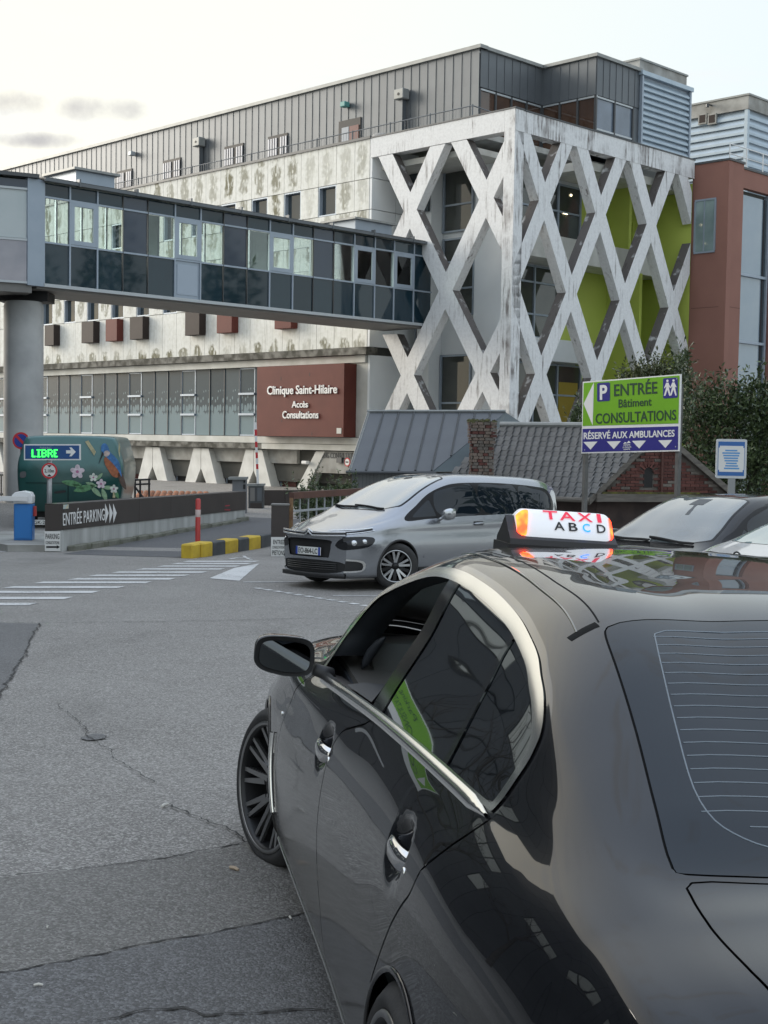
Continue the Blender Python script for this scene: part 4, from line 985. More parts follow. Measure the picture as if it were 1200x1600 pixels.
def wheel(root, u, v, r, rr, wdt, style, steer=0, side=1, w0=None):
    mx = Matrix.Translation((u, v, r if w0 is None else w0)) @ Matrix.Rotation(steer, 4, 'Z') @ (Matrix.Identity(4) if side > 0 else Matrix.Rotation(math.pi, 4, 'Z'))
    # wheel axis is local y, outer face at +y
    h = wdt/2; o = thing('wheel', None, None) if False else put('wheel', None, W4[root.name] @ mx, root)
    m = MB(); m.lathe([(rr-.01, -h), (rr+.03, -h), (r-.03, -h+.005), (r-.006, -h+.03), (r, -h+.06), (r, h-.05), (r-.008, h-.022), (r-.03, h-.003), (rr+.025, h+.004), (rr+.006, h-.004), (rr-.012, h-.02)], 56)
    t_ = m.build('tyre', RUBBER, o, W4[o.name], True, local=True)
    m = MB(); m.lathe([(rr+.004, h-.006), (rr+.002, h+.002), (rr-.012, h+.001), (rr-.02, h-.02), (rr-.03, h-.09), (rr-.05, -h+.03), (.05, -h+.02)], 56); m.build('rim_barrel', RIMK if style != 's' else RIMK, o, W4[o.name], True, local=True)
    m = MB(); m.lathe([(rr+.005, h-.002), (rr+.001, h+.004), (rr-.011, h+.003), (rr-.013, h-.01)], 56); m.build('rim_lip', RIMG if style != 's' else RIMS, o, W4[o.name], True, local=True)
    def bar(mb, a0, r0, a1, r1, w0_, w1_, y0, y1, dp):
        p0 = np.array([r0*math.cos(a0), r0*math.sin(a0)]); p1 = np.array([r1*math.cos(a1), r1*math.sin(a1)])
        d = (p1-p0)/np.linalg.norm(p1-p0); n = np.array([-d[1], d[0]]); vs = []
        for p, w_, y in ((p0, w0_, y0), (p1, w1_, y1)):
            for sg in (-1, 1):
                for yy in (y, y-dp): q = p+n*sg*w_/2; vs.append((q[0], yy, q[1]))
        mb.add(vs, [(0, 1, 3, 2), (4, 6, 7, 5), (0, 2, 6, 4), (1, 5, 7, 3), (0, 4, 5, 1), (2, 3, 7, 6)])
    yh = h-.015
    if style == 'm':                                     # five groups of double V spokes
        for k in range(5):
            a = 2*math.pi*k/5+.28; f_ = MB(); e_ = MB()
            for sg in (-1, 1):
                for (da, db, ww) in ((.10, .215, .016), (.235, .42, .016)):
                    bar(f_, a+sg*da*1.5, .085 if da < .2 else .12, a+sg*db, rr-.006, ww+.010, ww, yh-.035, yh+.004, .012)
                    bar(e_, a+sg*da*1.5, .085 if da < .2 else .12, a+sg*db, rr-.006, ww+.016, ww+.008, yh-.048, yh-.010, .05)
            sp = f_.build('spoke', RIMG, o, W4[o.name], local=True); e_.build('spoke_back', RIMK, sp, W4[o.name], local=True)
    else:
        for k in range(5):
            a = 2*math.pi*k/5+.35; f_ = MB(); e_ = MB()
            for sg in (-1, 1): bar(f_, a+sg*.10, .05, a+sg*.20, rr-.006, .028, .034, yh-.02, yh+.002, .02)
            bar(e_, a+.63, .05, a+.63, rr-.006, .04, .05, yh-.03, yh-.01, .03)
            sp = f_.build('spoke', RIMS, o, W4[o.name], local=True); e_.build('spoke_back', RIMK, sp, W4[o.name], local=True)
    m = MB(); m.lathe([(.0, yh-.004), (.032, yh-.004), (.036, yh-.012), (.075, yh-.03), (.10, yh-.05), (.10, -h+.05)], 28); m.build('hub', RIMK, o, W4[o.name], True, local=True)
    if style == 'm':
        m = MB()
        for k in range(5): a = 2*math.pi*k/5+.28; m.tube([(.056*math.cos(a), yh-.03, .056*math.sin(a)), (.056*math.cos(a), yh-.012, .056*math.sin(a))], .009, 8)
        m.build('wheel_bolts', RIMG, o, W4[o.name], local=True)
    m = MB(); m.lathe([(.0, -.02), (.16, -.02), (.16, -.045), (0, -.045)], 32); m.build('brake_disc', RIMG, o, W4[o.name], True, local=True)
    return o
def strip_on(car, name, pts3, nrm, width, off, mat, parent, root):
    """a thin moulding that follows points on the body"""
    n = len(pts3); vs = []
    for i in range(n):
        t = pts3[min(i+1, n-1)]-pts3[max(i-1, 0)]; t /= np.linalg.norm(t); b = np.cross(nrm[i], t); b /= np.linalg.norm(b)
        wv = width[i] if hasattr(width, '__len__') else width
        for (s_, o_) in ((-1, off*.2), (-.6, off), (.6, off), (1, off*.2)): vs.append(pts3[i]+b*s_*wv/2+nrm[i]*o_)
    fs = [(i*4+k, i*4+k+1, i*4+k+5, i*4+k+4) for i in range(n-1) for k in range(3)]
    me = mesh_of(name, vs, fs, mat, True); return put(name, me, W4[root.name], parent)
def side_pts(car, poly, sg=1):
    P = []; Nn = []
    for u, w_ in poly:
        v0 = sg*car.v_side(u, w_); P.append([u, v0, w_+car.dz(u, v0, w_)]); e = .012
        du = (car.v_side(u+e, w_)-car.v_side(u-e, w_))/(2*e); dw = (car.v_side(u, w_+e)-car.v_side(u, w_-e))/(2*e)
        n = np.array([-du, 1, -dw]); n /= np.linalg.norm(n); n[1] *= sg; Nn.append(n)
    return np.array(P), Nn
def top_pts(car, poly):
    P = []; Nn = []
    for u, v in poly:
        w0 = car.w_top(u, v); P.append([u, v, w0+car.dz(u, v, w0)]); e = .015
        du = (car.w_top(u+e, v)-car.w_top(u-e, v))/(2*e); dv = (car.w_top(u, v+e)-car.w_top(u, v-e))/(2*e)
        n = np.array([-du, -dv, 1]); Nn.append(n/np.linalg.norm(n))
    return np.array(P), Nn

# ------------------------------------------------------------------ TAXI (black saloon in the foreground)
taxi = car_root('taxi', 'black saloon taxi in the foreground with chrome window frames and open driver window', .937, 2.80, .1604, 0, .0704)
plan = curve([(-1.14, .74), (-1.08, .82), (-.95, .885), (-.7, .925), (-.35, .948), (0, .955), (.6, .957), (1.2, .962), (2.0, .985), (2.5, .998), (3.0, .995), (3.4, .94), (3.65, .83), (3.80, .64)])
def off(o): return lambda u: plan(u)-o
def con(k): return lambda u: np.full_like(np.asarray(u, float), k)
vc = curve([(-1.14, .70), (-1.0, .80), (-.7, .845), (-.4, .850), (-.11, .842), (.31, .873), (1.22, .898), (2.2, .945), (2.6, .955), (3.0, .945), (3.4, .88), (3.65, .76), (3.8, .58)])
wc_ = curve([(-1.14, .90), (-1.0, .955), (-.7, 1.0), (-.4, 1.028), (-.11, 1.047), (.31, .997), (1.22, .926), (2.2, .865), (2.6, .86), (3.0, .83), (3.4, .77), (3.8, .66)])
vb = curve([(-1.14, .66), (-1.0, .765), (-.7, .806), (-.4, .818), (-.116, .828), (.28, .838), (1.1, .862), (1.55, .874), (2.2, .888), (2.6, .90), (3.0, .885), (3.4, .82), (3.65, .70), (3.8, .54)])
wb_ = curve([(-1.14, .95), (-1.0, 1.0), (-.7, 1.045), (-.4, 1.062), (-.116, 1.064), (.28, 1.052), (1.1, 1.012), (1.55, .980), (2.2, .934), (2.6, .925), (3.0, .89), (3.4, .83), (3.8, .70)])
vt = curve([(-1.14, .60), (-1.0, .705), (-.7, .732), (-.5, .728), (-.3, .716), (-.1, .700), (.08, .668), (.26, .640), (.56, .615), (.95, .601), (1.35, .602), (1.70, .636), (2.01, .698), (2.17, .75), (2.35, .79), (2.6, .83), (3.0, .815), (3.4, .75), (3.8, .50)])
wt_ = curve([(-1.14, .985), (-1.0, 1.025), (-.7, 1.074), (-.5, 1.122), (-.3, 1.190), (-.1, 1.262), (.08, 1.325), (.26, 1.372), (.56, 1.408), (.95, 1.432), (1.35, 1.430), (1.70, 1.367), (2.01, 1.262), (2.17, 1.17), (2.35, 1.04), (2.6, .965), (3.0, .925), (3.4, .865), (3.8, .73)])
vr = curve([(-1.14, .56), (-1.0, .655), (-.75, .665), (-.62, .657), (-.45, .640), (-.25, .612), (-.05, .592), (.15, .572), (.56, .556), (1.1, .54), (1.5, .545), (1.8, .575), (2.1, .635), (2.35, .70), (2.6, .745), (3.0, .73), (3.4, .67), (3.8, .46)])
wr_ = curve([(-1.14, 1.0), (-1.0, 1.045), (-.75, 1.078), (-.62, 1.10), (-.45, 1.170), (-.25, 1.258), (-.05, 1.342), (.15, 1.405), (.56, 1.448), (1.1, 1.462), (1.5, 1.438), (1.8, 1.365), (2.1, 1.24), (2.35, 1.09), (2.6, .985), (3.0, .95), (3.4, .89), (3.8, .74)])
wm = curve([(-1.14, 1.012), (-1.0, 1.066), (-.75, 1.102), (-.62, 1.116), (-.45, 1.192), (-.25, 1.282), (-.05, 1.366), (.15, 1.428), (.56, 1.468), (1.1, 1.486), (1.45, 1.468), (1.75, 1.40), (2.1, 1.262), (2.4, 1.10), (2.6, 1.005), (3.0, .968), (3.4, .905), (3.8, .75)])
wz = curve([(-1.14, 1.015), (-1.0, 1.073), (-.75, 1.110), (-.62, 1.122), (-.45, 1.200), (-.25, 1.290), (-.05, 1.374), (.15, 1.436), (.56, 1.475), (1.1, 1.492), (1.45, 1.476), (1.75, 1.410), (2.1, 1.272), (2.4, 1.11), (2.6, 1.012), (3.0, .975), (3.4, .91), (3.8, .755)])
rows = [(off(.16), con(.165)), (off(.06), con(.20)), (off(.028), con(.29)), (off(.008), con(.42)), (off(0), con(.55)), (off(.006), con(.68)),
        (lambda u: np.maximum(vc(u), plan(u)-.03)*.5+(plan(u)-.03)*.5, lambda u: np.minimum(wc_(u)-.075, .68+.62*(wc_(u)-.68))), (vc, wc_), (vb, wb_), (lambda u: vb(u)*.5+vt(u)*.5+.006, lambda u: wb_(u)*.5+wt_(u)*.5), (vt, wt_), (vr, wr_), (lambda u: vr(u)*.5, wm), (con(0), wz)]
def ss(x, a, b): t = np.clip((np.asarray(x, float)-a)/(b-a), 0, 1); return t*t*(3-2*t)
def level(u, v, w_): return .034*np.clip((.93-v), 0, 1.6)*ss(w_, .98, 1.3)*ss(u, -.75, .1)      # the roof sits level across the cambered road
def bowls(V):
    V[..., 2] += level(V[..., 0], V[..., 1], V[..., 2])
    # scooped recesses behind the door handles
    for (u0, w0) in ((1.52, .812), (.27, .872)):
        for sg in (1, -1):
            d2 = ((V[..., 0]-u0)/.11)**2+((V[..., 2]-w0)/.072)**2
            V[..., 1] -= sg*np.where(V[..., 1]*sg > .5, .040*np.clip(1-d2, 0, 1)**1.2, 0)
    return V
us = np.concatenate([np.linspace(-1.14, -.6, 46)[:-1], np.linspace(-.6, 1.75, 210)[:-1], np.linspace(1.75, 3.80, 130)])
Car.dz = staticmethod(lambda u, v, w_: float(level(u, v, w_)))
tx = Car(us, rows, [3, 4, 6, 7, 7, 8, 8, 5, 8, 10, 5, 10, 10], 11, post=bowls)
DLO = sm([(2.19, .942), (2.162, 1.02), (2.135, 1.11), (2.01, 1.249), (1.86, 1.308), (1.704, 1.352), (1.52, 1.392), (1.348, 1.414), (1.15, 1.422), (.954, 1.418), (.75, 1.409), (.562, 1.394), (.40, 1.377), (.264, 1.355), (.16, 1.333), (.076, 1.306), (.0, 1.281), (-.067, 1.250), (-.108, 1.222), (-.128, 1.192), (-.137, 1.165), (-.138, 1.135), (-.134, 1.10)], 5, False)+[(-.125, 1.068)]+sm([(.28, 1.054), (.7, 1.036), (1.096, 1.014), (1.555, .981), (1.9, .957)], 5, False)
def line_band(p0, p1, w0, w1):
    p0, p1 = np.array(p0), np.array(p1); d = (p1-p0)/np.linalg.norm(p1-p0); n = np.array([-d[1], d[0]])
    return [p0+n*w0, p1+n*w1, p1-n*w1, p0-n*w0]
holes = {}
D_FRONT = [(1.215, 1.42), (1.165, 1.25), (1.135, 1.00)]           # rear edge of the open window
for g, sg in (('L', 1), ('R', -1)):
    drip = tx.region(g, DLO, d=.016); i, o = tx.sub(drip, DLO); tx.part('window_seal', o, GLOSSB, taxi)
    inner, frame = tx.sub(i, [(u, w_-(.020 if w_ < float(wb_(u))+.012 else 0)) for u, w_ in DLO], d=-.030)
    tx.part('chrome_frame', frame, CHROME, taxi, .004)
    front, rest = tx.sub(inner, [(1.225, 1.6), (1.185, 1.30), (1.14, 1.0), (1.12, .8), (3, .8), (3, 1.6)])
    pil, rear = tx.sub(rest, [(1.10, 1.6), (1.085, 1.40), (1.035, 1.2), (1.0, 1.0), (.99, .8), (3, .8), (3, 1.6)])
    tx.part('b_pillar', pil, M('b_pillar_black', (.006, .006, .007), None, rough=.12, spec=.35), taxi, .004)
    div, rear = tx.sub(rear, [(.408, 1.6), (.362, 1.30), (.262, 1.06), (.20, .9), (.232, .9), (.296, 1.06), (.396, 1.30), (.442, 1.6)])
    tx.part('window_divider', div, GLOSSB, taxi, .004)
    tx.part('window_glass', rear, TINT_S, taxi, .0005)
    if g == 'R': tx.part('window_glass', front, TINT, taxi)
    else: holes['front'] = front
    # chrome waist moulding under the glass
    P, Nn = side_pts(tx, [(u, float(wb_(u))-.006) for u in np.linspace(2.17, -.118, 60)], sg); strip_on(tx, 'chrome_waist_strip', P, np.array(Nn), .034*np.clip(np.minimum(np.arange(60), np.arange(60)[::-1])/4+.25, 0, 1), .009, CHROME, taxi, taxi)
    # wheel arches
    for uc in (0, 2.975):
        th = np.linspace(0, 2*np.pi, 49)[:-1]; circ = [(uc+.362*np.cos(a), .315+.362*np.sin(a)) for a in th]
        tx.region(g, circ)
        lip = [t for t in np.linspace(-.55, math.pi+.55, 40)]
        P, Nn = side_pts(tx, [(uc+.366*math.cos(t), max(.17, .315+.366*math.sin(t))) for t in lip], sg); strip_on(tx, 'arch_lip', P, np.array(Nn), .014, .006, PAINT_BLACK, taxi, taxi)
    # shut lines and doors
    fd = [(2.36, .24), (2.40, .42), (2.42, .62), (2.36, .80), (2.26, .90), (2.2, 1.02)]+[(1.08, 1.05), (1.105, .985), (1.25, .935), (1.35, .902), (1.392, .86), (1.40, .81), (1.385, .70), (1.34, .58), (1.27, .47), (1.21, .36), (1.205, .24)]
    rd = [(1.08, 1.05), (1.105, .985), (1.25, .935), (1.35, .902), (1.392, .86), (1.40, .81), (1.385, .70), (1.34, .58), (1.27, .47), (1.21, .36), (1.205, .24), (.44, .24), (.40, .36), (.345, .48), (.262, .61), (.185, .72), (.10, .80), (.045, .845), (.03, .875), (.02, .905), (-.045, .965), (-.135, 1.055), (-.13, 1.1)]
    dF, g1 = tx.gap_region(g, sm(fd[:6], 5, False)+sm(fd[6:], 5, False)); dR, g2_ = tx.gap_region(g, sm(rd[:11], 5, False)+sm(rd[11:], 5, False))
    tx.part('door_gap', [g1, g2_], SHUT, taxi, -.006)
    drs = []
    for nm, T_, hu, hw_ in (('front_door', dF, 1.52, .812), ('rear_door', dR, .27, .872)):
        d_ = tx.part('door', T_, PAINT_BLACK, taxi); CARROOT[d_.name] = taxi.name; drs.append(d_)
        hv = tx.v_side(hu, hw_+.09)
        m = MB(); hp = [(hu+.098, hv-.012, hw_-.018), (hu+.085, hv+.018, hw_-.014), (hu+.05, hv+.034, hw_-.010), (hu, hv+.038, hw_-.008), (hu-.055, hv+.034, hw_-.006), (hu-.088, hv+.016, hw_-.006), (hu-.10, hv-.016, hw_-.004)]
        pts = [Vector((a, b*sg, c)) for a, b, c in hp]
        pr = catmull(pts, 5); n = len(pr); prof = [(-.008, -.027), (.008, -.029), (.015, -.013), (.016, .010), (.008, .028), (-.008, .027)]
        vs = []
        for i_, p in enumerate(pr):
            t = (pr[min(i_+1, n-1)]-pr[max(i_-1, 0)]).normalized(); up = Vector((0, 0, 1)); o_ = t.cross(up).normalized(); o_ = o_ if o_.y*sg > 0 else -o_
            sc_ = .62+.38*math.sin(math.pi*i_/(n-1))
            vs += [p+o_*a+up*b*sc_ for a, b in prof]
        k = len(prof); fs = [(i_*k+j, i_*k+(j+1) % k, (i_+1)*k+(j+1) % k, (i_+1)*k+j) for i_ in range(n-1) for j in range(k)]+[tuple(range(k)), tuple(range((n-1)*k, n*k))]
        q = MB(); q.add(vs, fs); h_ = cb(q, 'door_handle', CHROME_P, taxi, d_, True)
        q = MB(); q.lathe([(0, 0), (.011, 0), (.011, .006), (0, .006)], 14); cb(q, 'lock_cover', CHROME, taxi, d_, True, Matrix.Translation((hu-.125, sg*(tx.v_side(hu-.125, hw_-.01)-.004), hw_-.012)))
    DOORS = drs if g == 'L' else DOORS
# windscreen, rear window, boot lid, bonnet lines
def sym(pts): return pts+[(u, -v) for u, v in pts[::-1]]
ws = sym(sm([(2.44, 0), (2.42, .3), (2.33, .60), (2.25, .655), (2.1, .615), (1.8, .555), (1.56, .515), (1.50, .48), (1.475, .3), (1.468, 0)], 4, False))
i = tx.region('T', ws, (0, 1), .02); gl_, bd = tx.sub(i, ws, (0, 1), -.012); tx.part('screen_border', bd, GLOSSB, taxi, .001); tx.part('windscreen', gl_, SCREEN, taxi)
rw = sym(sm([(.118, 0), (.115, .3), (.105, .50), (.10, .545), (.07, .562), (-.05, .577), (-.25, .598), (-.45, .625), (-.575, .640), (-.60, .62), (-.615, .45), (-.625, .2), (-.628, 0)], 4, False))
i = tx.region('T', rw, (0, 1), .0045); gl_, bd = tx.sub(i, rw, (0, 1)); tx.part('rear_window_seal', bd, SHUT, taxi, -.003); rwin = tx.part('rear_window', gl_, TINT_R, taxi)
CARROOT[rwin.name] = taxi.name
bl = sym(sm([(-.648, 0), (-.643, .25), (-.632, .50), (-.622, .622), (-.66, .640), (-.8, .648), (-1.0, .632), (-1.12, .54)], 4, False))
blid, i = tx.gap_region('T', bl, (0, 1), .0022); tx.part('boot_gap', i, SHUT, taxi, -.008); tx.part('boot_lid', blid, PAINT_BLACK, taxi)
bn = sym(sm([(2.50, 0), (2.47, .4), (2.40, .66), (2.6, .72), (3.0, .71), (3.45, .65), (3.62, .5), (3.66, 0)], 4, False))
bb, i = tx.gap_region('T', bn, (0, 1), .004); tx.part('bonnet_gap', i, SHUT, taxi, -.006); tx.part('bonnet', bb, PAINT_BLACK, taxi)
# roof joint lines either side and the ditch strip
for sg in (1, -1):
    uu = np.linspace(.135, 1.46, 50)
    P, Nn = top_pts(tx, [(u, sg*(float(vr(u))-.014)) for u in uu]); strip_on(tx, 'roof_joint', P, np.array(Nn), .0045, .0006, SHUT, taxi, taxi)
    P, Nn = [], []
    for u in uu:
        v_ = float(vr(u))*.62+float(vt(u))*.38; w_ = float(np.interp(v_, [vr(u), vt(u)], [wr_(u), wt_(u)])); P.append([u, sg*v_, w_+.004+float(level(u, sg*v_, w_))]); Nn.append(np.array([0, sg*.35, .94]))
    strip_on(tx, 'roof_moulding', np.array(P), np.array(Nn), .005, .003, GLOSSB, taxi, taxi)
    P, Nn = side_pts(tx, [(.128, w_) for w_ in np.linspace(float(wr_(.128))+.004, float(wr_(.128))*.5+float(wt_(.128))*.5, 6)], sg)
    strip_on(tx, 'moulding_cap', np.array(P), np.array(Nn), .030, .0015, SHUT, taxi, taxi)
tx.part('body', [tx.G[g] for g in ('L', 'R', 'T', 'F', 'B')], PAINT_BLACK, taxi)
# heater lines and printed border on the rear window
_hl = M('heater_line', (.16, .19, .22), None, rough=.4)
for k in range(18):
    u = .030-k*.0335; v1 = .475+.0053*k if k < 16 else .54-.06*(k-15)
    P, Nn = top_pts(tx, [(u-.03*(v/.5)**2*0, v) for v in np.linspace(v1, -v1, 26)]); strip_on(tx, 'heater_line', P, np.array(Nn), .0022, .0012, _hl, rwin, taxi)
bo = sym(sm([(.062, 0), (.06, .37), (.048, .455), (.0, .478), (-.25, .525), (-.45, .548), (-.53, .50), (-.565, .38), (-.58, .2), (-.583, 0)], 5, False))
P, Nn = top_pts(tx, bo); strip_on(tx, 'printed_border', P, np.array(Nn), .003, .0012, _hl, rwin, taxi)
for dv in (-.012, .012):
    P, Nn = top_pts(tx, [(u, .12+dv) for u in np.linspace(.055, -.2, 14)]); strip_on(tx, 'aerial_line', P, np.array(Nn), .002, .0012, _hl, rwin, taxi)
# sill strip, wing vent, indicator, wheels
for sg in (1, -1):
    P, Nn = side_pts(tx, [(u, .232) for u in np.linspace(2.5, .42, 30)], sg); strip_on(tx, 'sill_strip', P, np.array(Nn), .010, .006, CHROME, taxi, taxi)
    vent = sm([(2.60, .78), (2.60, .60), (2.55, .42), (2.535, .42), (2.575, .60), (2.585, .78)], 5); P, Nn = side_pts(tx, [(2.595-.06*t*t, .62-.30*t) for t in np.linspace(0, 1, 14)], sg); strip_on(tx, 'wing_vent_trim', P, np.array(Nn), .022, .014, CHROME, taxi, taxi)
    P, Nn = side_pts(tx, [(2.545-.045*t, .55-.2*t) for t in np.linspace(0, 1, 10)], sg); strip_on(tx, 'wing_vent', P, np.array(Nn), .03, .002, BLACK, taxi, taxi)
    q = MB(); q.lathe([(0, 0), (.010, 0), (.008, .006), (0, .008)], 12); cb(q, 'jacking_cap', CHROME, taxi, None, True, Matrix.Translation((2.47, sg*(tx.v_side(2.47, .72)-.002), .72)))
wheel(taxi, 2.975, .872, .335, .268, .235, 'm', R(20), 1, .315); wheel(taxi, 2.975, -.86, .335, .268, .235, 'm', R(20), -1, .335)
wheel(taxi, 0, .845, .335, .268, .235, 'm', 0, 1, .33); wheel(taxi, 0, -.85, .335, .268, .235, 'm', 0, -1, .335)
q = MB(); q.box((1.3, 0, .19), (4.6, 1.62, .03)); cb(q, 'underbody', BLACK, taxi)
for uc in (0, 2.975):
    for sg in (1, -1): q = MB(); q.box((uc, sg*.58, .45), (.80, .05, .62)); cb(q, 'wheel_housing', BLACK, taxi)
# mirror: shell, glass and foot
mu, mv, mw_ = 2.06, 1.038, 1.012
def superell(a, b, n, k=2.6): return [(a*math.copysign(abs(math.cos(t))**(2/k), math.cos(t)), b*math.copysign(abs(math.sin(t))**(2/k), math.sin(t))) for t in np.linspace(0, 2*math.pi, n+1)[:-1]]
for sg in (1, -1):
    vs, fs = [], []; n = 36
    for (du, sc_, dz) in ((-.045, .985, 0), (-.05, 1.0, 0), (-.01, 1.01, 0), (.03, .96, .002), (.07, .84, .004), (.10, .62, .006), (.118, .30, .008)):
        for (a, b) in superell(.106, .068, n, 3.8):
            b2 = b*(1-.22*max(0, a)/.108) if b < 0 else b*(1-.05*max(0, a)/.108)
            vs.append((mu+du-.06*(a/.108)*.32, sg*(mv+a*sc_), mw_+b2*sc_+dz+.006*a/.108))
    nr = 7; fs = [(i*n+k, i*n+(k+1) % n, (i+1)*n+(k+1) % n, (i+1)*n+k) for i in range(nr-1) for k in range(n)]+[tuple(range((nr-1)*n, nr*n))]
    q = MB(); q.add(vs, fs); mir = cb(q, 'wing_mirror', GLOSSB, taxi, None, True)
    q = MB(); q.add([vs[k] for k in range(n)]+[tuple(np.array(vs[k])*.10+np.array(vs[k])*.0+np.array((mu-.03, sg*mv, mw_))*.90+np.array((0, 0, 0))) for k in range(n)], [(k, (k+1) % n, n+(k+1) % n, n+k) for k in range(n)])
    cb(q, 'mirror_back', PLASTIC, taxi, mir)
    gl = []
    for (a, b) in superell(.090, .053, n, 3.8):
        b2 = b*(1-.22*max(0, a)/.09) if b < 0 else b
        gl.append((mu-.052-.06*(a/.108)*.32, sg*(mv+a), mw_+b2+.006*a/.108))
    q = MB(); q.add(gl, [tuple(range(n))]); cb(q, 'mirror_glass', M('mirror_glass', (.13, .14, .15), None, rough=.01, metal=1), taxi, mir)
    q = MB(); q.tube([(mu-.005, sg*(mv-.11), mw_-.045), (mu-.0, sg*(mv-.17), mw_-.062), (mu+.005, sg*.87, mw_-.075)], [.022, .026, .03], 10); cb(q, 'mirror_foot', PLASTIC, taxi, mir, True)
# cabin seen through the open window
TRIM = M('dark_cabin_trim', (.020, .024, .030), None, rough=.6); LEATHER = M('grey_leather', (.035, .034, .033), (.028, .027, .026), 20, .5); LIGHTT = M('grey_dash_top', (.075, .072, .066), None, rough=.55)
q = MB(); q.box((1.1, 0, .30), (3.0, 1.6, .05)); cb(q, 'cabin_floor', TRIM, taxi)
DM = Matrix.Translation((.10, 0, -.055))
q = MB(); q.prism([(1.78, .98), (1.70, .96), (1.66, .88), (1.72, .70), (1.95, .55), (2.40, .55), (2.42, 1.0), (2.1, 1.0)], -.80, .80, lambda a, b, d: (a, d, b)); ds_ = cb(q, 'dashboard', TRIM, taxi, None, False, DM)
q = MB(); q.prism([(1.685, .930), (1.70, .985), (1.80, 1.008), (2.1, 1.02), (2.40, 1.02), (2.40, .99), (1.80, .975)], -.79, .79, lambda a, b, d: (a, d, b)); cb(q, 'dash_top', LIGHTT, taxi, None, False, DM)
q = MB(); q.box((1.668, -.62, .895), (.03, .16, .075)); ve = cb(q, 'air_vent', PLASTIC, taxi, None, False, DM)
for k in range(4): q = MB(); q.box((1.650, -.62, .868+.018*k), (.012, .15, .004)); cb(q, 'vent_slat', DARKSTEEL, taxi, ve, False, DM)
q = MB(); q.box((1.665, -.3, .80), (.02, .9, .018)); cb(q, 'dash_strip', DARKSTEEL, taxi, None, False, DM)
q = MB(); q.box((1.64, 0, .93), (.02, .28, .12)); cb(q, 'console_screen', GLOSSB, taxi, None, False, DM)
q = MB(); q.lathe([(.185, -.016), (.198, -.008), (.198, .008), (.185, .016), (.172, .008), (.172, -.008), (.185, -.016)], 32); st = cb(q, 'steering_wheel', PLASTIC, taxi, None, True, Matrix.Translation((1.50, .37, .86)) @ Matrix.Rotation(R(-65), 4, 'Y') @ Matrix.Rotation(R(90), 4, 'X'))
q = MB(); q.tube([(1.50, .37, .86), (1.75, .37, .78)], .04, 10); q.box((1.51, .37, .86), (.03, .33, .06)); cb(q, 'steering_column', PLASTIC, taxi)
q = MB(); q.prism([(2.10, .94), (2.26, 1.045), (2.40, 1.06), (2.46, 1.055), (2.46, .5), (2.3, .5)], -.70, .70, lambda a, b, d: (a, d, b)); cb(q, 'cowl_panel', LIGHTT, taxi)
for sv in (.37, -.37):
    q = MB(); q.prism([(.62, .42), (1.14, .50), (1.18, .56), (1.12, .60), (.66, .54)], sv-.25, sv+.25, lambda a, b, d: (a, d, b)); se = cb(q, 'front_seat', LEATHER, taxi)
    q = MB(); q.prism([(.66, .50), (.56, .50), (.40, 1.08), (.44, 1.13), (.52, 1.10)], sv-.23, sv+.23, lambda a, b, d: (a, d, b)); cb(q, 'backrest', LEATHER, taxi, se)
    q = MB(); q.prism([(.40, 1.14), (.50, 1.15), (.47, 1.30), (.39, 1.31)], sv-.13, sv+.13, lambda a, b, d: (a, d, b)); cb(q, 'headrest', LEATHER, taxi, se)
q = MB(); q.prism([(-.25, .48), (.25, .52), (.25, .60), (-.16, .60), (-.34, 1.10), (-.42, 1.10)], -.66, .66, lambda a, b, d: (a, d, b)); cb(q, 'rear_seat', LEATHER, taxi)
q = MB(); q.prism([(-.36, 1.04), (-.36, 1.08), (-.46, 1.10), (-.46, 1.06)], -.6, .6, lambda a, b, d: (a, d, b)); cb(q, 'parcel_shelf', TRIM, taxi)
# inner faces of the driver door: ledge and trim panel; inner A pillar
for sg in (1, -1):
    ul = np.linspace(2.15, 1.14 if sg > 0 else .2, 24); vs = []
    for u in ul: vs += [(u, sg*(float(vb(u))-.012), float(wb_(u))+.006), (u, sg*(float(vb(u))-.075), float(wb_(u))-.006), (u, sg*(float(vb(u))-.10), float(wb_(u))-.05), (u, sg*(float(vb(u))-.11), .45)]
    q = MB(); q.add(vs, [(i*4+k, i*4+k+1, i*4+k+5, i*4+k+4) for i in range(len(ul)-1) for k in range(3)]); cb(q, 'door_lining', M('brown_grey_door_lining', (.062, .056, .052), None, rough=.6) if sg > 0 else TRIM, taxi, DOORS[0] if sg > 0 else None, True)
    vs = []; ring = [p for p in DLO if (p[0] > 1.1 or sg < 0) and p[1] > (.97 if p[0] > 1.1 else 1.10)]
    for u, w_ in ring:
        v0 = tx.v_side(u, w_)-.004; w2 = w_+float(level(u, sg*v0, w_))
        vs += [(u+(1.5-u)*.03, sg*(v0-.002), w2+(1.15-w_)*.10), (u+(1.5-u)*.06, sg*(v0-.06), w2+(1.15-w_)*.16), (u+.02, sg*(v0-.14), w2+.02)]
    q = MB(); q.add(vs, [(i*3+k, i*3+k+1, i*3+k+4, i*3+k+3) for i in range(len(ring)-1) for k in range(2)]); cb(q, 'pillar_lining', TRIM, taxi, None, True)
q = MB(); q.tube([(2.13, .745, .965), (2.125, .735, .99), (2.11, .72, 1.03), (2.08, .70, 1.07), (2.05, .685, 1.095)], [.004, .015, .019, .015, .004], 12); cb(q, 'tweeter_grille', TRIM, taxi, None, True)

Car.dz = staticmethod(lambda u, v, w_: 0.0)
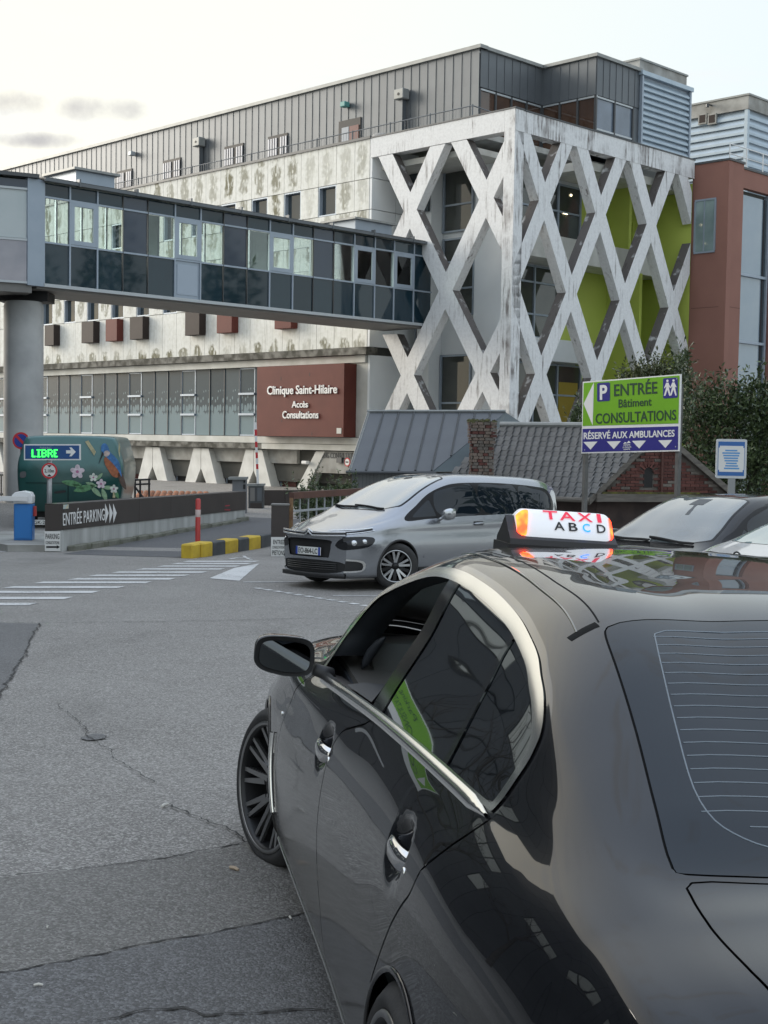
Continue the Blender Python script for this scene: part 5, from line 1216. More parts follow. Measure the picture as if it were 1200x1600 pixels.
# ------------------------------------------------------------------ TAXI ROOF SIGN (stands on the taxi roof)
def on_roof(px, py, wz_=1.487):
    mi = W4[taxi.name].inverted(); o_ = mi @ O3; d_ = (mi.to_3x3() @ ray(px, py)); t = (wz_-o_.z)/d_.z; return o_+d_*t
pl_, pr_ = on_roof(776, 858), on_roof(957, 856)
sgc = on_roof(872, 857); hwid = .172
sgn = thing('taxi_sign', 'lit white TAXI roof sign with amber corner lamps on the black taxi roof', 'taxi sign', mw=W4[taxi.name] @ Matrix.Translation((sgc.x+.03, sgc.y, tx.w_top(sgc.x+.03, sgc.y)+.004+float(level(1.4, sgc.y, 1.48)))) @ Matrix.Rotation(R(-.7), 4, 'X'))
WS = W4[sgn.name]
SIGNW = M('lit_white_housing', (.80, .80, .82), None, rough=.3, emit=.07); SIGNB = M('sign_base_black', (.010, .008, .009), None, rough=.35)
AMBER, _t, _b = nodes_of('amber_lamp', .25); _b.inputs['Base Color'].default_value = (1, .25, .02, 1); _b.inputs['Emission Strength'].default_value = 1.5
_g = N_(_t, 'ShaderNodeTexCoord').outputs['Object']; _s = N_(_t, 'ShaderNodeSeparateXYZ'); _t.links.new(_g, _s.inputs[0])
_t.links.new(mix_(_t, rng_(_t, noise_(_t, _g, 22, 2), .42, .66), (1, .008, .006), (1, .12, .01)), _b.inputs['Emission Color'])
RED_E = M('red_letters', (.75, .02, .06), None, rough=.3, emit=.1); BLUE_E = M('blue_lit_letter', (.015, .20, 1), None, emit=.5)
Hs, bz = .128, .030
def face(t):   # profile of the white cover in (x back = negative u, z): t 0 bottom .. 1 top
    return (-.075+.055*t**1.6, bz+(Hs-bz)*(t**.9))
prof = [face(t) for t in np.linspace(0, 1, 9)]
prof_f = [(.075-.055*t**1.6, bz+(Hs-bz)*t**.9) for t in np.linspace(1, 0, 9)]
ring = prof+prof_f
def endshrink(y):
    a = abs((y+.013)/(hwid-.013)); return 1 if a < .80 else 1-.22*((a-.80)/.20)**2
ysm = -.013+np.concatenate([np.linspace(-1, -.8, 8)[:-1], np.linspace(-.8, .8, 8)[:-1], np.linspace(.8, 1, 8)])*(hwid-.013)
vs = []; n = len(ring)
for y in ysm:
    s_ = endshrink(y); vs += [(x*s_, y, bz+(z-bz)*s_) for x, z in ring]
q = MB(); q.add(vs, [(i*n+k, i*n+(k+1) % n, (i+1)*n+(k+1) % n, (i+1)*n+k) for i in range(len(ysm)-1) for k in range(n)]+[tuple(range(n)), tuple(range((len(ysm)-1)*n, len(ysm)*n))])
q.build('light_cover', SIGNW, sgn, WS, True, local=True)
vs = []
for y in (-hwid-.006, hwid+.002): vs += [(-.10, y, -.012), (-.085, y, bz+.006), (-.05, y, bz+.030 if abs(y) > hwid*.99 else bz+.006), (.0, y, bz+.075 if abs(y) > hwid*.99 else bz), (.05, y, bz+.030), (.085, y, bz+.006), (.10, y, -.012)]
q = MB(); k = 7; q.add(vs, [tuple(range(k))[::-1], tuple(range(k, 2*k))]+[(i, (i+1) % k, k+(i+1) % k, k+i) for i in range(k)]); q.build('sign_base', SIGNB, sgn, WS, local=True)
q = MB(); q.box((0, 0, .004), (.19, hwid*2+.02, .03)); q.build('magnet_foot', SIGNB, sgn, WS, local=True)
def on_face(y, t, out=.002):
    s_ = endshrink(y); x, z = face(t); return Vector((x*s_-out, y, bz+(z-bz)*s_+out*.3))
for sg in (1, -1):
    vs, fs = [], []; cols = [(.80, .02), (.90, 0), (.97, 0), (1.0, 0)]; ny, ntt = 7, 9
    for a in range(ny+1):
        for b in range(ntt+1):
            t = .14+.84*b/ntt if a > 0 else .2+.75*b/ntt; k_ = 1-b/ntt; yy = (.76+.07*k_ if sg > 0 else .93-.01*k_); yy = yy+(1.0-yy)*a/ny; vs.append(on_face(-.013+sg*yy*(hwid-.013), t, .003))
    fs = [(a*(ntt+1)+b, a*(ntt+1)+b+1, (a+1)*(ntt+1)+b+1, (a+1)*(ntt+1)+b) for a in range(ny) for b in range(ntt)]
    q = MB(); q.add(vs, fs); q.build('amber_lamp', AMBER, sgn, WS, True, local=True)
def sign_text(s, yc, wd, t0, t1, mat, slant=0):
    me = text_mesh(s, wd, 1.0, .001, mat, .012)
    for v in me.vertices:
        y = yc-v.co.x*(1-0*v.co.y); tt = t0+(t1-t0)*v.co.y; p = on_face(y, tt, .0025+v.co.z); v.co = p
    me.update(); me.flip_normals(); return put('sign_letter', me, WS, sgn)
kx = 2*hwid/181*1.0
for ch, px, wpx in (('T', 848, 25), ('A', 877, 27), ('X', 908, 26), ('I', 933, 7)): sign_text(ch, hwid-(px-776)*kx, wpx*kx, .70, .99, RED_E)
for ch, px, wpx, mm in (('A', 861, 18, BLACK), ('B', 885, 15, BLACK), ('C', 908, 13, BLUE_E), ('D', 934, 15, BLACK)): sign_text(ch, hwid-(px-776)*kx, wpx*kx, .36, .63, mm)
q = MB(); q.tube([(-.10, hwid*.75, .0), (-.16, hwid*.72, -.004), (-.22, hwid*1.2, -.012)], .004, 6); q.build('cable', BLACK, sgn, WS, True, local=True)
# ------------------------------------------------------------------ SILVER PEOPLE CARRIER
def gslope(x, y, H):
    e = .5; return (gz(x+H[0]*e, y+H[1]*e)-gz(x-H[0]*e, y-H[1]*e))/(2*e)
def car_on_ground(name, label, X, Y, a, group=None):
    H = (-math.sin(a), math.cos(a)); L = (-math.cos(a), -math.sin(a))
    cx, cy = X+H[0]*1.4, Y+H[1]*1.4; s = gslope(cx, cy, H); r_ = gslope(cx, cy, L)
    return car_root(name, label, X, Y, a, gz(cx, cy)-1.4*s, r_, s, group)
mpv = car_on_ground('people_carrier', 'silver blue people carrier with wide chrome chevron front stopped behind the taxi', 1.625, 21.44, 2.3454)
def generic_rows(plan, vc, wc, vb, wb, vt, wt, vr, wr, wm, wz, low=.17):
    o = lambda k: (lambda u: plan(u)-k)
    return [(o(.15), con(low)), (o(.06), con(low+.04)), (o(.03), con(.30)), (o(.01), con(.42)), (o(0), con(.55)), (o(.004), con(.68)),
            (lambda u: vc(u)*.5+(plan(u)-.02)*.5, lambda u: np.minimum(wc(u)-.06, .68+.55*(wc(u)-.68))), (vc, wc), (vb, wb), (lambda u: vb(u)*.5+vt(u)*.5+.008, lambda u: wb(u)*.5+wt(u)*.5), (vt, wt), (vr, wr), (lambda u: vr(u)*.5, wm), (con(0), wz)]
def bower(u_f, kf, u_b, kb, wlean=0.0):
    def f(V):
        u = V[..., 0]; v2 = (V[..., 1]/.9)**2
        V = V.copy(); V[..., 0] = u-np.clip((u-(u_f-.75))/.75, 0, 1)**2*kf*v2+np.clip(((u_b+.5)-u)/.5, 0, 1)**2*kb*v2-np.clip((u-(u_f-.5))/.5, 0, 1)**2*wlean*np.clip(.36-V[..., 2], 0, 1)
        return V
    return f
p_ = curve([(-1.064, .74), (-0.931, .83), (-0.599, .885), (0, .91), (1.4, .913), (2.4, .915), (2.9, .91), (3.2, .885), (3.45, .83), (3.64, .74), (3.74, .66)])
g_ = dict(plan=p_,
  vc=curve([(-1.064, .70), (-0.798, .83), (0, .885), (1.4, .888), (2.4, .885), (2.9, .87), (3.2, .835), (3.45, .77), (3.74, .60)]), wc=curve([(-1.064, .93), (0, .95), (1.4, .92), (2.4, .90), (2.9, .88), (3.2, .85), (3.5, .80), (3.74, .74)]),
  vb=curve([(-1.064, .66), (-0.798, .79), (0, .845), (1.4, .85), (2.1, .85), (2.55, .835), (2.9, .81), (3.2, .77), (3.45, .70), (3.74, .54)]), wb=curve([(-1.064, 1.02), (0, 1.05), (1.4, 1.02), (2.2, .995), (2.6, .985), (2.9, .955), (3.2, .905), (3.5, .845), (3.74, .775)]),
  vt=curve([(-1.064, .58), (-0.798, .63), (-0.266, .645), (.4, .65), (1.2, .65), (1.7, .655), (2.1, .68), (2.5, .73), (2.75, .76), (3.0, .745), (3.3, .69), (3.74, .50)]), wt=curve([(-1.064, 1.36), (-0.798, 1.43), (-0.266, 1.475), (.4, 1.51), (1.2, 1.525), (1.7, 1.475), (2.1, 1.335), (2.5, 1.15), (2.8, 1.02), (3.0, .965), (3.3, .90), (3.74, .79)]),
  vr=curve([(-1.064, .52), (-0.665, .555), (.4, .565), (1.2, .565), (1.7, .585), (2.1, .63), (2.5, .69), (2.85, .72), (3.2, .66), (3.74, .42)]), wr=curve([(-1.064, 1.45), (-0.798, 1.52), (-0.266, 1.57), (.4, 1.595), (1.0, 1.605), (1.5, 1.575), (1.8, 1.505), (2.1, 1.395), (2.5, 1.205), (2.85, 1.035), (3.2, .94), (3.74, .80)]),
  wm=curve([(-1.064, 1.47), (-0.798, 1.55), (-0.266, 1.60), (.4, 1.625), (1.0, 1.635), (1.5, 1.615), (1.8, 1.55), (2.1, 1.44), (2.5, 1.25), (2.85, 1.075), (3.2, .965), (3.5, .88), (3.74, .81)]), wz=curve([(-1.064, 1.475), (-0.798, 1.555), (-0.266, 1.605), (.4, 1.632), (1.0, 1.645), (1.5, 1.625), (1.8, 1.565), (2.1, 1.455), (2.5, 1.265), (2.85, 1.09), (3.2, .975), (3.5, .885), (3.74, .815)]))
mv_ = Car(np.concatenate([np.linspace(-1.064, 3.0, 120)[:-1], np.linspace(3.0, 3.74, 50)]), generic_rows(**g_), [2, 3, 3, 4, 4, 4, 4, 3, 4, 5, 4, 5, 5], 11, bower(3.74, .20, -1.064, .12))
def car_common(c, root, paint, dlo, panes, arches, ar, shuts, ws, screen, rw=None, rglass=None, trim=M('car_window_black', (.007, .007, .008), None, rough=.3, spec=.2), hole=True):
    for g, sg in (('L', 1), ('R', -1)):
        i = c.region(g, sm(dlo, 5), d=.012)
        for pn in panes:
            a, i = c.sub(i, sm(pn, 4) if len(pn) > 4 else pn); c.part('window_glass', a, rglass or TINT_R, root)
        c.part('window_frame', i, trim, root, .002)
        for uc in arches:
            c.region(g, [(uc+ar*np.cos(a), .33+ar*np.sin(a)) for a in np.linspace(0, 2*np.pi, 40)[:-1]])
            P, Nn = side_pts(c, [(uc+(ar+.005)*math.cos(t), max(.19, .33+(ar+.005)*math.sin(t))) for t in np.linspace(-.4, math.pi+.4, 30)], sg); strip_on(c, 'arch_lip', P, np.array(Nn), .03, .012, PLASTIC if paint is PAINT_SILVER else paint, root, root)
        gap = []
        for l_ in shuts:
            l_ = np.array(sm(l_, 5, False)); d = np.gradient(l_, axis=0); n = np.stack([-d[:, 1], d[:, 0]], 1)/np.linalg.norm(d, axis=1)[:, None]
            gap.append(c.region(g, np.concatenate([l_+n*.005, (l_-n*.005)[::-1]])))
        c.part('door_gap', gap, SHUT, root, -.006)
    i = c.region('T', sym(ws), (0, 1), .018); a, b = c.sub(i, sym(ws), (0, 1), -.008); c.part('screen_border', b, trim, root, .001); c.part('windscreen', a, screen, root)
    if rw:
        i = c.region('T', sym(rw), (0, 1), .015); a, b = c.sub(i, sym(rw), (0, 1)); c.part('rear_window_seal', b, trim, root); c.part('rear_window', a, rglass or TINT_R, root)
def seats(root, us_, vs_=(.38, -.38)):
    for u in us_:
        for v in vs_:
            q = MB(); q.prism([(u+.2, .55), (u-.28, .52), (u-.35, .62), (u+.18, .66)], v-.24, v+.24, lambda a, b, d: (a, d, b)); q.prism([(u-.26, .62), (u-.38, .60), (u-.52, 1.16), (u-.42, 1.20)], v-.23, v+.23, lambda a, b, d: (a, d, b)); q.prism([(u-.44, 1.22), (u-.54, 1.22), (u-.55, 1.38), (u-.47, 1.38)], v-.12, v+.12, lambda a, b, d: (a, d, b)); cb(q, 'seat', LEATHER, root)
SCREEN_S = M('sky_toned_windscreen', (.30, .33, .33), (.22, .25, .25), .8, .015, spec=1, coat=1); SCREEN_S.node_tree.nodes['Principled BSDF'].inputs['Coat IOR'].default_value = 2.0  # base colour lightened to stand in for the bright sky reflection
_args = ([(2.66, .985), (2.35, 1.17), (2.05, 1.335), (1.72, 1.445), (1.4, 1.492), (.8, 1.503), (.2, 1.488), (-0.399, 1.45), (-0.692, 1.40), (-0.798, 1.25), (-0.771, 1.14), (-0.599, 1.075), (0, 1.065), (.7, 1.05), (1.5, 1.03), (2.2, 1.002)],
  [[(2.54, 1.01), (2.3, 1.15), (2.08, 1.275), (2.03, 1.03)], [(1.93, 1.04), (1.96, 1.335), (1.70, 1.425), (1.35, 1.47), (1.12, 1.475), (1.08, 1.07)], [(.95, 1.07), (.97, 1.478), (.45, 1.478), (.12, 1.462), (.10, 1.09)], [(.01, 1.095), (.02, 1.455), (-0.372, 1.425), (-0.625, 1.375), (-0.705, 1.24), (-0.599, 1.12)]],
  (0, 2.84), .365, [[(2.30, .25), (2.36, .6), (2.2, .99)], [(1.02, .25), (1.05, .7), (1.01, 1.05)], [(.42, .40), (.22, .72), (.06, 1.07)]],
  sm([(2.80, 0), (2.78, .35), (2.66, .62), (2.52, .66), (2.1, .60), (1.72, .55), (1.60, .52), (1.56, .30), (1.55, 0)], 4, False))
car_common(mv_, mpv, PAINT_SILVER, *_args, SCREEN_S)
# front: grille, number plate, lamps
yz = (1, 2)
def fr_part(c, name, poly, mat, root, o_=0, g='F', d=0): t = c.region(g, poly, yz, d); return c.part(name, t, mat, root, o_)
gr = fr_part(mv_, 'grille', sm([(-.46, .70), (.36, .70), (.41, .63), (.38, .47), (.32, .455), (-.42, .455), (-.48, .47), (-.52, .63)], 4), BLACK, mpv, -.02)
lg = fr_part(mv_, 'lower_grille', sm([(-.56, .40), (.56, .40), (.52, .25), (-.52, .25)], 5), PLASTIC, mpv, -.015)
def cap_pt(c, v, w_, o_=.0):
    u = c.us[-1]-.20*(v/.9)**2 if c is mv_ else c.us[-1]; return Vector((u+o_, v, w_))
def cap_strip(name, pts, wid, mat, root, o_=.006, parent=None, c=None):
    c = c or mv_; m = MB(); vs = []
    for v, w_ in pts:
        for (a, b) in ((-wid/2, 0), (-wid/2, o_), (wid/2, o_), (wid/2, 0)): p = cap_pt(c, v, w_+a, b); vs.append(p)
    n = len(pts); m.add(vs, [(i*4+k, i*4+(k+1) % 4, (i+1)*4+(k+1) % 4, (i+1)*4+k) for i in range(n-1) for k in range(4)]); return cb(m, name, mat, root, parent, True)
for w0, dz in ((.795, 0), (.752, 0)):
    L_ = [(v, w0+.02*(abs(v)/.66)**1.5+(.055 if w0 < .76 else .05)*max(0, 1-abs(v)/.085)) for v in np.concatenate([np.linspace(-.66, -.1, 14), np.linspace(-.085, .085, 9), np.linspace(.1, .66, 14)])]
    cap_strip('chevron_bar' if w0 > .76 else 'chevron_bar', L_, .020, LAMPC, mpv, .022)
cap_strip('grille_shadow', [(v, .775+.02*(abs(v)/.66)**1.5) for v in np.linspace(-.66, .66, 26)], .03, BLACK, mpv, .004)
for k in range(4): cap_strip('grille_bar', [(v, .29+.028*k) for v in np.linspace(-.52, .52, 14)], .007, GLOSSB, mpv, .012, lg)
npl = MB(); npl.box((3.752, 0, .535), (.012, .52, .11)); PL = cb(npl, 'number_plate', M('plate_white', (.72, .73, .70), None, rough=.4), mpv)
def car_text(root, s, u, v, w0, W_, H_, mat, parent, rear=False):
    me = text_mesh(s, W_, H_, .002, mat, .012)
    mx = Matrix(((0, 0, -1 if rear else 1, u), (-1 if rear else 1, 0, 0, v), (0, 1, 0, w0), (0, 0, 0, 1))); return put('letters', me, W4[root.name] @ mx, parent)
car_text(mpv, 'EO-864-LC', 3.759, 0, .498, .40, .075, BLACK, PL)
for sg, cc in ((-1, (.01, .05, .35)), (1, (.01, .05, .35))): q = MB(); q.box((3.759, sg*.238, .535), (.002, .04, .11)); cb(q, 'plate_band', M('plate_blue', cc, None, rough=.4), mpv, PL)
for sg in (1, -1):
    fs_ = [(sg*.56, .715), (sg*.67, .735), (sg*.675, .58), (sg*.56, .58), (sg*.48, .63)]
    fr_part(mv_, 'headlamp', sm(fs_ if sg > 0 else fs_[::-1], 4), LAMPK, mpv, -.004)
    gs = 'L' if sg > 0 else 'R'
    t = mv_.region(gs, sm([(3.76, .575), (3.76, .735), (3.60, .75), (3.36, .755), (3.27, .725), (3.36, .625), (3.56, .58)], 4)); hl = mv_.part('headlamp', t, LAMPK, mpv, .001)
    for (uu, ww, r_) in ((3.66, .665, .040), (3.50, .685, .034)):
        v_ = mv_.v_side(uu, ww); pp_ = mv_.bow(np.array([[[uu, sg*v_, ww]]]))[0, 0]; q = MB(); q.lathe([(0, .010), (r_*.6, .008), (r_, 0), (r_*1.1, -.01)], 16); cb(q, 'lamp_lens', LAMPC, mpv, hl, True, Matrix.Translation(pp_) @ Matrix.Rotation(-sg*R(40), 4, 'Z') @ (Matrix.Identity(4) if sg > 0 else Matrix.Rotation(math.pi, 4, 'Z')))
    for (w0, w1, wd_) in ((.822, .872, .018), (.775, .838, .014)):
        P, Nn = side_pts(mv_, [(u, w0+(w1-w0)*(3.73-u)/.45) for u in np.linspace(3.73, 3.28, 14)], sg); P = mv_.bow(P[None])[0]; strip_on(mv_, 'chrome_bar', P, np.array(Nn), wd_, .012, LAMPC, mpv, mpv)
    P, Nn = side_pts(mv_, [(u, .798+.058*(3.73-u)/.45) for u in np.linspace(3.73, 3.30, 12)], sg); P = mv_.bow(P[None])[0]; strip_on(mv_, 'bar_shadow', P, np.array(Nn), .03, .006, BLACK, mpv, mpv)
    # fog lamp surround
    t = mv_.region(gs, sm([(3.76, .27), (3.76, .44), (3.60, .445), (3.44, .42), (3.40, .35), (3.46, .27)], 4)); i, o = mv_.sub(t, sm([(3.9, .29), (3.9, .415), (3.60, .42), (3.47, .40), (3.435, .35), (3.48, .29)], 4)); mv_.part('lamp_surround', o, CHROME, mpv, .008); fg = mv_.part('fog_lamp_recess', i, PLASTIC, mpv, -.01)
    # splitter
for sg in (1, -1):
    P, Nn = side_pts(mv_, [(u, .24) for u in np.linspace(2.44, .42, 20)], sg); strip_on(mv_, 'sill_cladding', P, np.array(Nn), .14, .01, PLASTIC, mpv, mpv)
cap_strip('front_splitter', [(v, .205) for v in np.linspace(-.66, .66, 20)], .06, PLASTIC, mpv, .03)
mv_.part('body', [mv_.G[g] for g in ('L', 'R', 'T', 'F', 'B')], PAINT_SILVER, mpv)
for sg in (1, -1):
    q = MB(); n = 20; vs = []
    for (du, s_) in ((-.06, .9), (-.07, 1), (0, 1.02), (.06, .85), (.10, .45)):
        for a, b in superell(.10, .085, n, 2.6): vs.append((1.98+du, sg*(1.02+a*s_*.9), 1.06+b*s_+.015*a/.1))
    q.add(vs, [(i*n+k, i*n+(k+1) % n, (i+1)*n+(k+1) % n, (i+1)*n+k) for i in range(4) for k in range(n)]+[tuple(range(4*n, 5*n)), tuple(range(n))]); mi_ = cb(q, 'wing_mirror', M('mirror_cap_silver', (.5, .52, .54), None, rough=.2, metal=.8, coat=1), mpv, None, True)
    q = MB(); q.tube([(2.0, sg*.95, 1.01), (2.03, sg*.84, .96)], [.02, .03], 8); cb(q, 'mirror_foot', PAINT_SILVER, mpv, mi_, True)
    for hu in (1.17, .30):
        hv = mv_.v_side(hu, .915); q = MB(); q.tube([(hu+.11, sg*(hv-.01), .905), (hu+.08, sg*(hv+.032), .908), (hu-.08, sg*(hv+.034), .914), (hu-.11, sg*(hv-.01), .916)], [.012, .017, .017, .012], 8); cb(q, 'door_handle', PAINT_SILVER, mpv, None, True)
        q = MB(); q.box((hu, sg*(hv-.004), .912), (.20, .02, .06)); cb(q, 'handle_recess', PLASTIC, mpv)
for (u, sg, stt) in ((2.84, 1, -32), (2.84, -1, -32), (0, 1, 0), (0, -1, 0)): wheel(mpv, u, sg*.80, .33, .225, .215, 's', R(stt), sg, .335)
q = MB(); q.box((1.4, 0, .33), (4.0, 1.4, .28)); cb(q, 'underbody', BLACK, mpv)
for (va, vb2) in ((.50, -.15), (-.05, -.6)):
    P, Nn = top_pts(mv_, [(2.76-.05*t, va+(vb2-va)*t) for t in np.linspace(0, 1, 10)]); strip_on(mv_, 'wiper', P, np.array(Nn), .02, .03, BLACK, mpv, mpv)
P, Nn = top_pts(mv_, [(1.80, -.05), (1.78, .0), (1.74, .05)]); strip_on(mv_, 'mirror_base', P, np.array(Nn), .12, .002, BLACK, mpv, mpv)

# ------------------------------------------------------------------ BLACK HATCHBACK behind the taxi sign
bc_ = at_y(1005, 905, 17.6)
A_B = R(133)
hb = car_on_ground('hatchback', 'black hatchback with pale sky on its windscreen parked right of the taxi sign', 4.6, 15.84, A_B)
p2 = curve([(-.75, .66), (-.6, .80), (-.3, .87), (0, .89), (1.3, .895), (2.3, .90), (2.8, .89), (3.1, .84), (3.3, .74), (3.4, .60)])
g2 = dict(plan=p2, vc=curve([(-.75, .62), (-.3, .84), (1.3, .87), (2.3, .865), (2.8, .84), (3.1, .78), (3.4, .54)]), wc=curve([(-.75, .90), (0, .92), (1.3, .88), (2.3, .84), (2.8, .80), (3.4, .66)]),
  vb=curve([(-.75, .58), (-.3, .80), (1.3, .83), (2.0, .83), (2.5, .82), (2.8, .78), (3.1, .71), (3.4, .48)]), wb=curve([(-.75, .98), (0, 1.0), (1.3, .955), (2.1, .925), (2.5, .90), (2.8, .86), (3.1, .80), (3.4, .70)]),
  vt=curve([(-.75, .52), (-.5, .58), (0, .605), (.9, .61), (1.4, .62), (1.8, .66), (2.15, .72), (2.4, .74), (2.8, .70), (3.4, .44)]), wt=curve([(-.75, 1.18), (-.5, 1.26), (0, 1.34), (.9, 1.375), (1.4, 1.325), (1.8, 1.18), (2.15, 1.01), (2.4, .925), (2.8, .875), (3.4, .72)]),
  vr=curve([(-.75, .46), (-.5, .50), (.9, .53), (1.4, .555), (1.8, .60), (2.15, .67), (2.4, .69), (3.4, .38)]), wr=curve([(-.75, 1.22), (-.5, 1.32), (0, 1.40), (.9, 1.435), (1.3, 1.395), (1.7, 1.26), (2.1, 1.065), (2.4, .945), (2.8, .89), (3.4, .73)]),
  wm=curve([(-.75, 1.24), (-.5, 1.34), (0, 1.425), (.9, 1.46), (1.3, 1.425), (1.7, 1.30), (2.1, 1.11), (2.4, .965), (2.8, .905), (3.4, .74)]), wz=curve([(-.75, 1.245), (-.5, 1.345), (0, 1.43), (.9, 1.468), (1.3, 1.435), (1.7, 1.315), (2.1, 1.125), (2.45, .965), (2.8, .91), (3.4, .745)]))
h_ = Car(np.concatenate([np.linspace(-.75, 2.6, 90)[:-1], np.linspace(2.6, 3.4, 26)]), generic_rows(**g2), [2, 2, 3, 3, 3, 3, 3, 3, 4, 5, 4, 5, 5], 11, bower(3.4, .2, -.75, .1))
car_common(h_, hb, PAINT_BLACK2, [(2.16, .95), (1.9, 1.10), (1.6, 1.235), (1.3, 1.325), (.9, 1.36), (.3, 1.352), (-.2, 1.30), (-.42, 1.22), (-.45, 1.08), (-.1, 1.03), (.9, .985)],
  [[(2.0, .965), (1.75, 1.13), (1.72, .965)], [(1.66, .97), (1.68, 1.17), (1.30, 1.30), (.98, 1.335), (.92, .995)], [(.82, 1.0), (.86, 1.335), (.3, 1.33), (-.1, 1.285), (-.15, 1.05)]],
  (0, 2.6), .35, [[(2.1, .25), (2.15, .6), (2.0, .93)], [(.86, .25), (.9, .6), (.88, .96)]],
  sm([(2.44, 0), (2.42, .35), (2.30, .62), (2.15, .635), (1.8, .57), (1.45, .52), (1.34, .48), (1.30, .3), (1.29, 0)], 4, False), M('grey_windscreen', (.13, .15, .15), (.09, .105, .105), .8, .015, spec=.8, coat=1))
h_.part('body', [h_.G[g] for g in ('L', 'R', 'T', 'F', 'B')], PAINT_BLACK2, hb)
for (u, sg) in ((2.6, 1), (2.6, -1), (0, 1), (0, -1)): wheel(hb, u, sg*.78, .32, .21, .2, 's', 0, sg, .325)
for (va, vb2) in ((.55, -.05), (.0, -.55)):
    P, Nn = top_pts(h_, [(2.44-.08*t, va+(vb2-va)*t) for t in np.linspace(0, 1, 10)]); strip_on(h_, 'wiper', P, np.array(Nn), .022, .03, BLACK, hb, hb)
P, Nn = top_pts(h_, [(1.40, 0), (1.52, .0), (1.60, .0)]); strip_on(h_, 'mirror_base', P, np.array(Nn), .18, .002, DARKSTEEL, hb, hb)
P, Nn = top_pts(h_, [(1.58, .0), (1.75, .04), (1.85, .06)]); strip_on(h_, 'sensor_strip', P, np.array(Nn), .05, .002, DARKSTEEL, hb, hb)
q = MB(); q.box((1.3, 0, .32), (3.6, 1.4, .28)); cb(q, 'underbody', BLACK, hb)
for sg in (1, -1):
    q = MB(); n = 16; vs = []
    for (du, s_) in ((-.06, .9), (-.07, 1), (0, 1.02), (.06, .8), (.09, .4)):
        for a, b in superell(.09, .075, n, 2.6): vs.append((1.78+du, sg*(.99+a*s_), .98+b*s_))
    q.add(vs, [(i*n+k, i*n+(k+1) % n, (i+1)*n+(k+1) % n, (i+1)*n+k) for i in range(4) for k in range(n)]+[tuple(range(4*n, 5*n)), tuple(range(n))]); q.tube([(1.8, sg*.93, .94), (1.82, sg*.80, .92)], .025, 8); cb(q, 'wing_mirror', PAINT_BLACK2, hb, None, True)

# ------------------------------------------------------------------ WHITE SALOON seen from behind, far right
wcar = car_on_ground('white_saloon', 'pearl white saloon at the right edge showing its rear window and red tail lamp', 3.95, 11.93, R(-65))
p3 = curve([(-1.0, .62), (-.93, .74), (-.8, .82), (-.4, .885), (0, .90), (1.3, .90), (2.4, .90), (3.0, .86), (3.5, .6)])
g3 = dict(plan=p3, vc=curve([(-1.0, .58), (-.93, .70), (-.7, .82), (-.3, .86), (1.3, .87), (2.6, .86), (3.5, .55)]), wc=curve([(-1.0, .88), (-.3, .92), (1.3, .88), (2.6, .83), (3.5, .64)]),
  vb=curve([(-1.0, .55), (-.93, .66), (-.7, .765), (-.3, .81), (1.3, .83), (2.6, .80), (3.5, .48)]), wb=curve([(-1.0, .955), (-.7, .985), (-.3, 1.0), (1.3, .955), (2.6, .89), (3.5, .69)]),
  vt=curve([(-1.0, .52), (-.85, .62), (-.6, .65), (-.3, .645), (.0, .625), (.4, .60), (1.2, .60), (2.0, .72), (2.6, .72), (3.5, .42)]), wt=curve([(-1.0, .985), (-.85, 1.015), (-.6, 1.06), (-.3, 1.155), (0, 1.25), (.4, 1.335), (1.2, 1.375), (2.0, 1.05), (2.6, .90), (3.5, .71)]),
  vr=curve([(-1.0, .48), (-.85, .56), (-.6, .575), (-.2, .56), (.3, .535), (1.2, .53), (2.0, .66), (3.5, .36)]), wr=curve([(-1.0, .995), (-.85, 1.03), (-.6, 1.09), (-.3, 1.20), (0, 1.305), (.4, 1.395), (1.2, 1.435), (2.0, 1.10), (2.6, .93), (3.5, .72)]),
  wm=curve([(-1.0, 1.0), (-.85, 1.04), (-.6, 1.11), (-.3, 1.225), (0, 1.33), (.4, 1.42), (1.2, 1.46), (2.0, 1.14), (2.6, .95), (3.5, .73)]), wz=curve([(-1.0, 1.002), (-.85, 1.043), (-.6, 1.115), (-.3, 1.23), (0, 1.338), (.4, 1.43), (1.2, 1.468), (2.0, 1.15), (2.6, .955), (3.5, .735)]))
s_ = Car(np.concatenate([np.linspace(-1.0, 1.4, 90)[:-1], np.linspace(1.4, 3.5, 40)]), generic_rows(**g3), [2, 2, 3, 3, 3, 3, 3, 3, 4, 5, 4, 5, 5], 11, bower(3.5, .2, -1.0, .16))
for g, sg in (('L', 1), ('R', -1)):
    t = s_.region(g, sm([(-1.05, .80), (-1.05, .985), (-.80, .985), (-.62, .945), (-.70, .82)], 4)); s_.part('tail_lamp', t, LAMPR, wcar, .002)
P3 = None
car_common(s_, wcar, PAINT_WHITE, [(1.9, .965), (1.6, 1.15), (1.2, 1.33), (.6, 1.325), (.1, 1.24), (-.15, 1.14), (-.2, 1.05), (.6, 1.0)], [[(1.7, .99), (1.5, 1.17), (1.2, 1.30), (.75, 1.315), (.7, 1.02)], [(.64, 1.02), (.66, 1.31), (.2, 1.24), (-.05, 1.15), (-.05, 1.07)]], (0, 2.6), .35, [[(.68, .25), (.7, .6), (.66, .98)]],
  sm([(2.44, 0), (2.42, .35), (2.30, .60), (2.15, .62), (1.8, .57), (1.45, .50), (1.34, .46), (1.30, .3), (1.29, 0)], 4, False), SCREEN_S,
  sm([(.36, 0), (.35, .35), (.30, .49), (0, .52), (-.35, .535), (-.60, .53), (-.66, .42), (-.69, .2), (-.695, 0)], 4, False), M('pale_teal_glass', (.22, .32, .31), (.14, .22, .22), .9, .03, spec=1, coat=1))
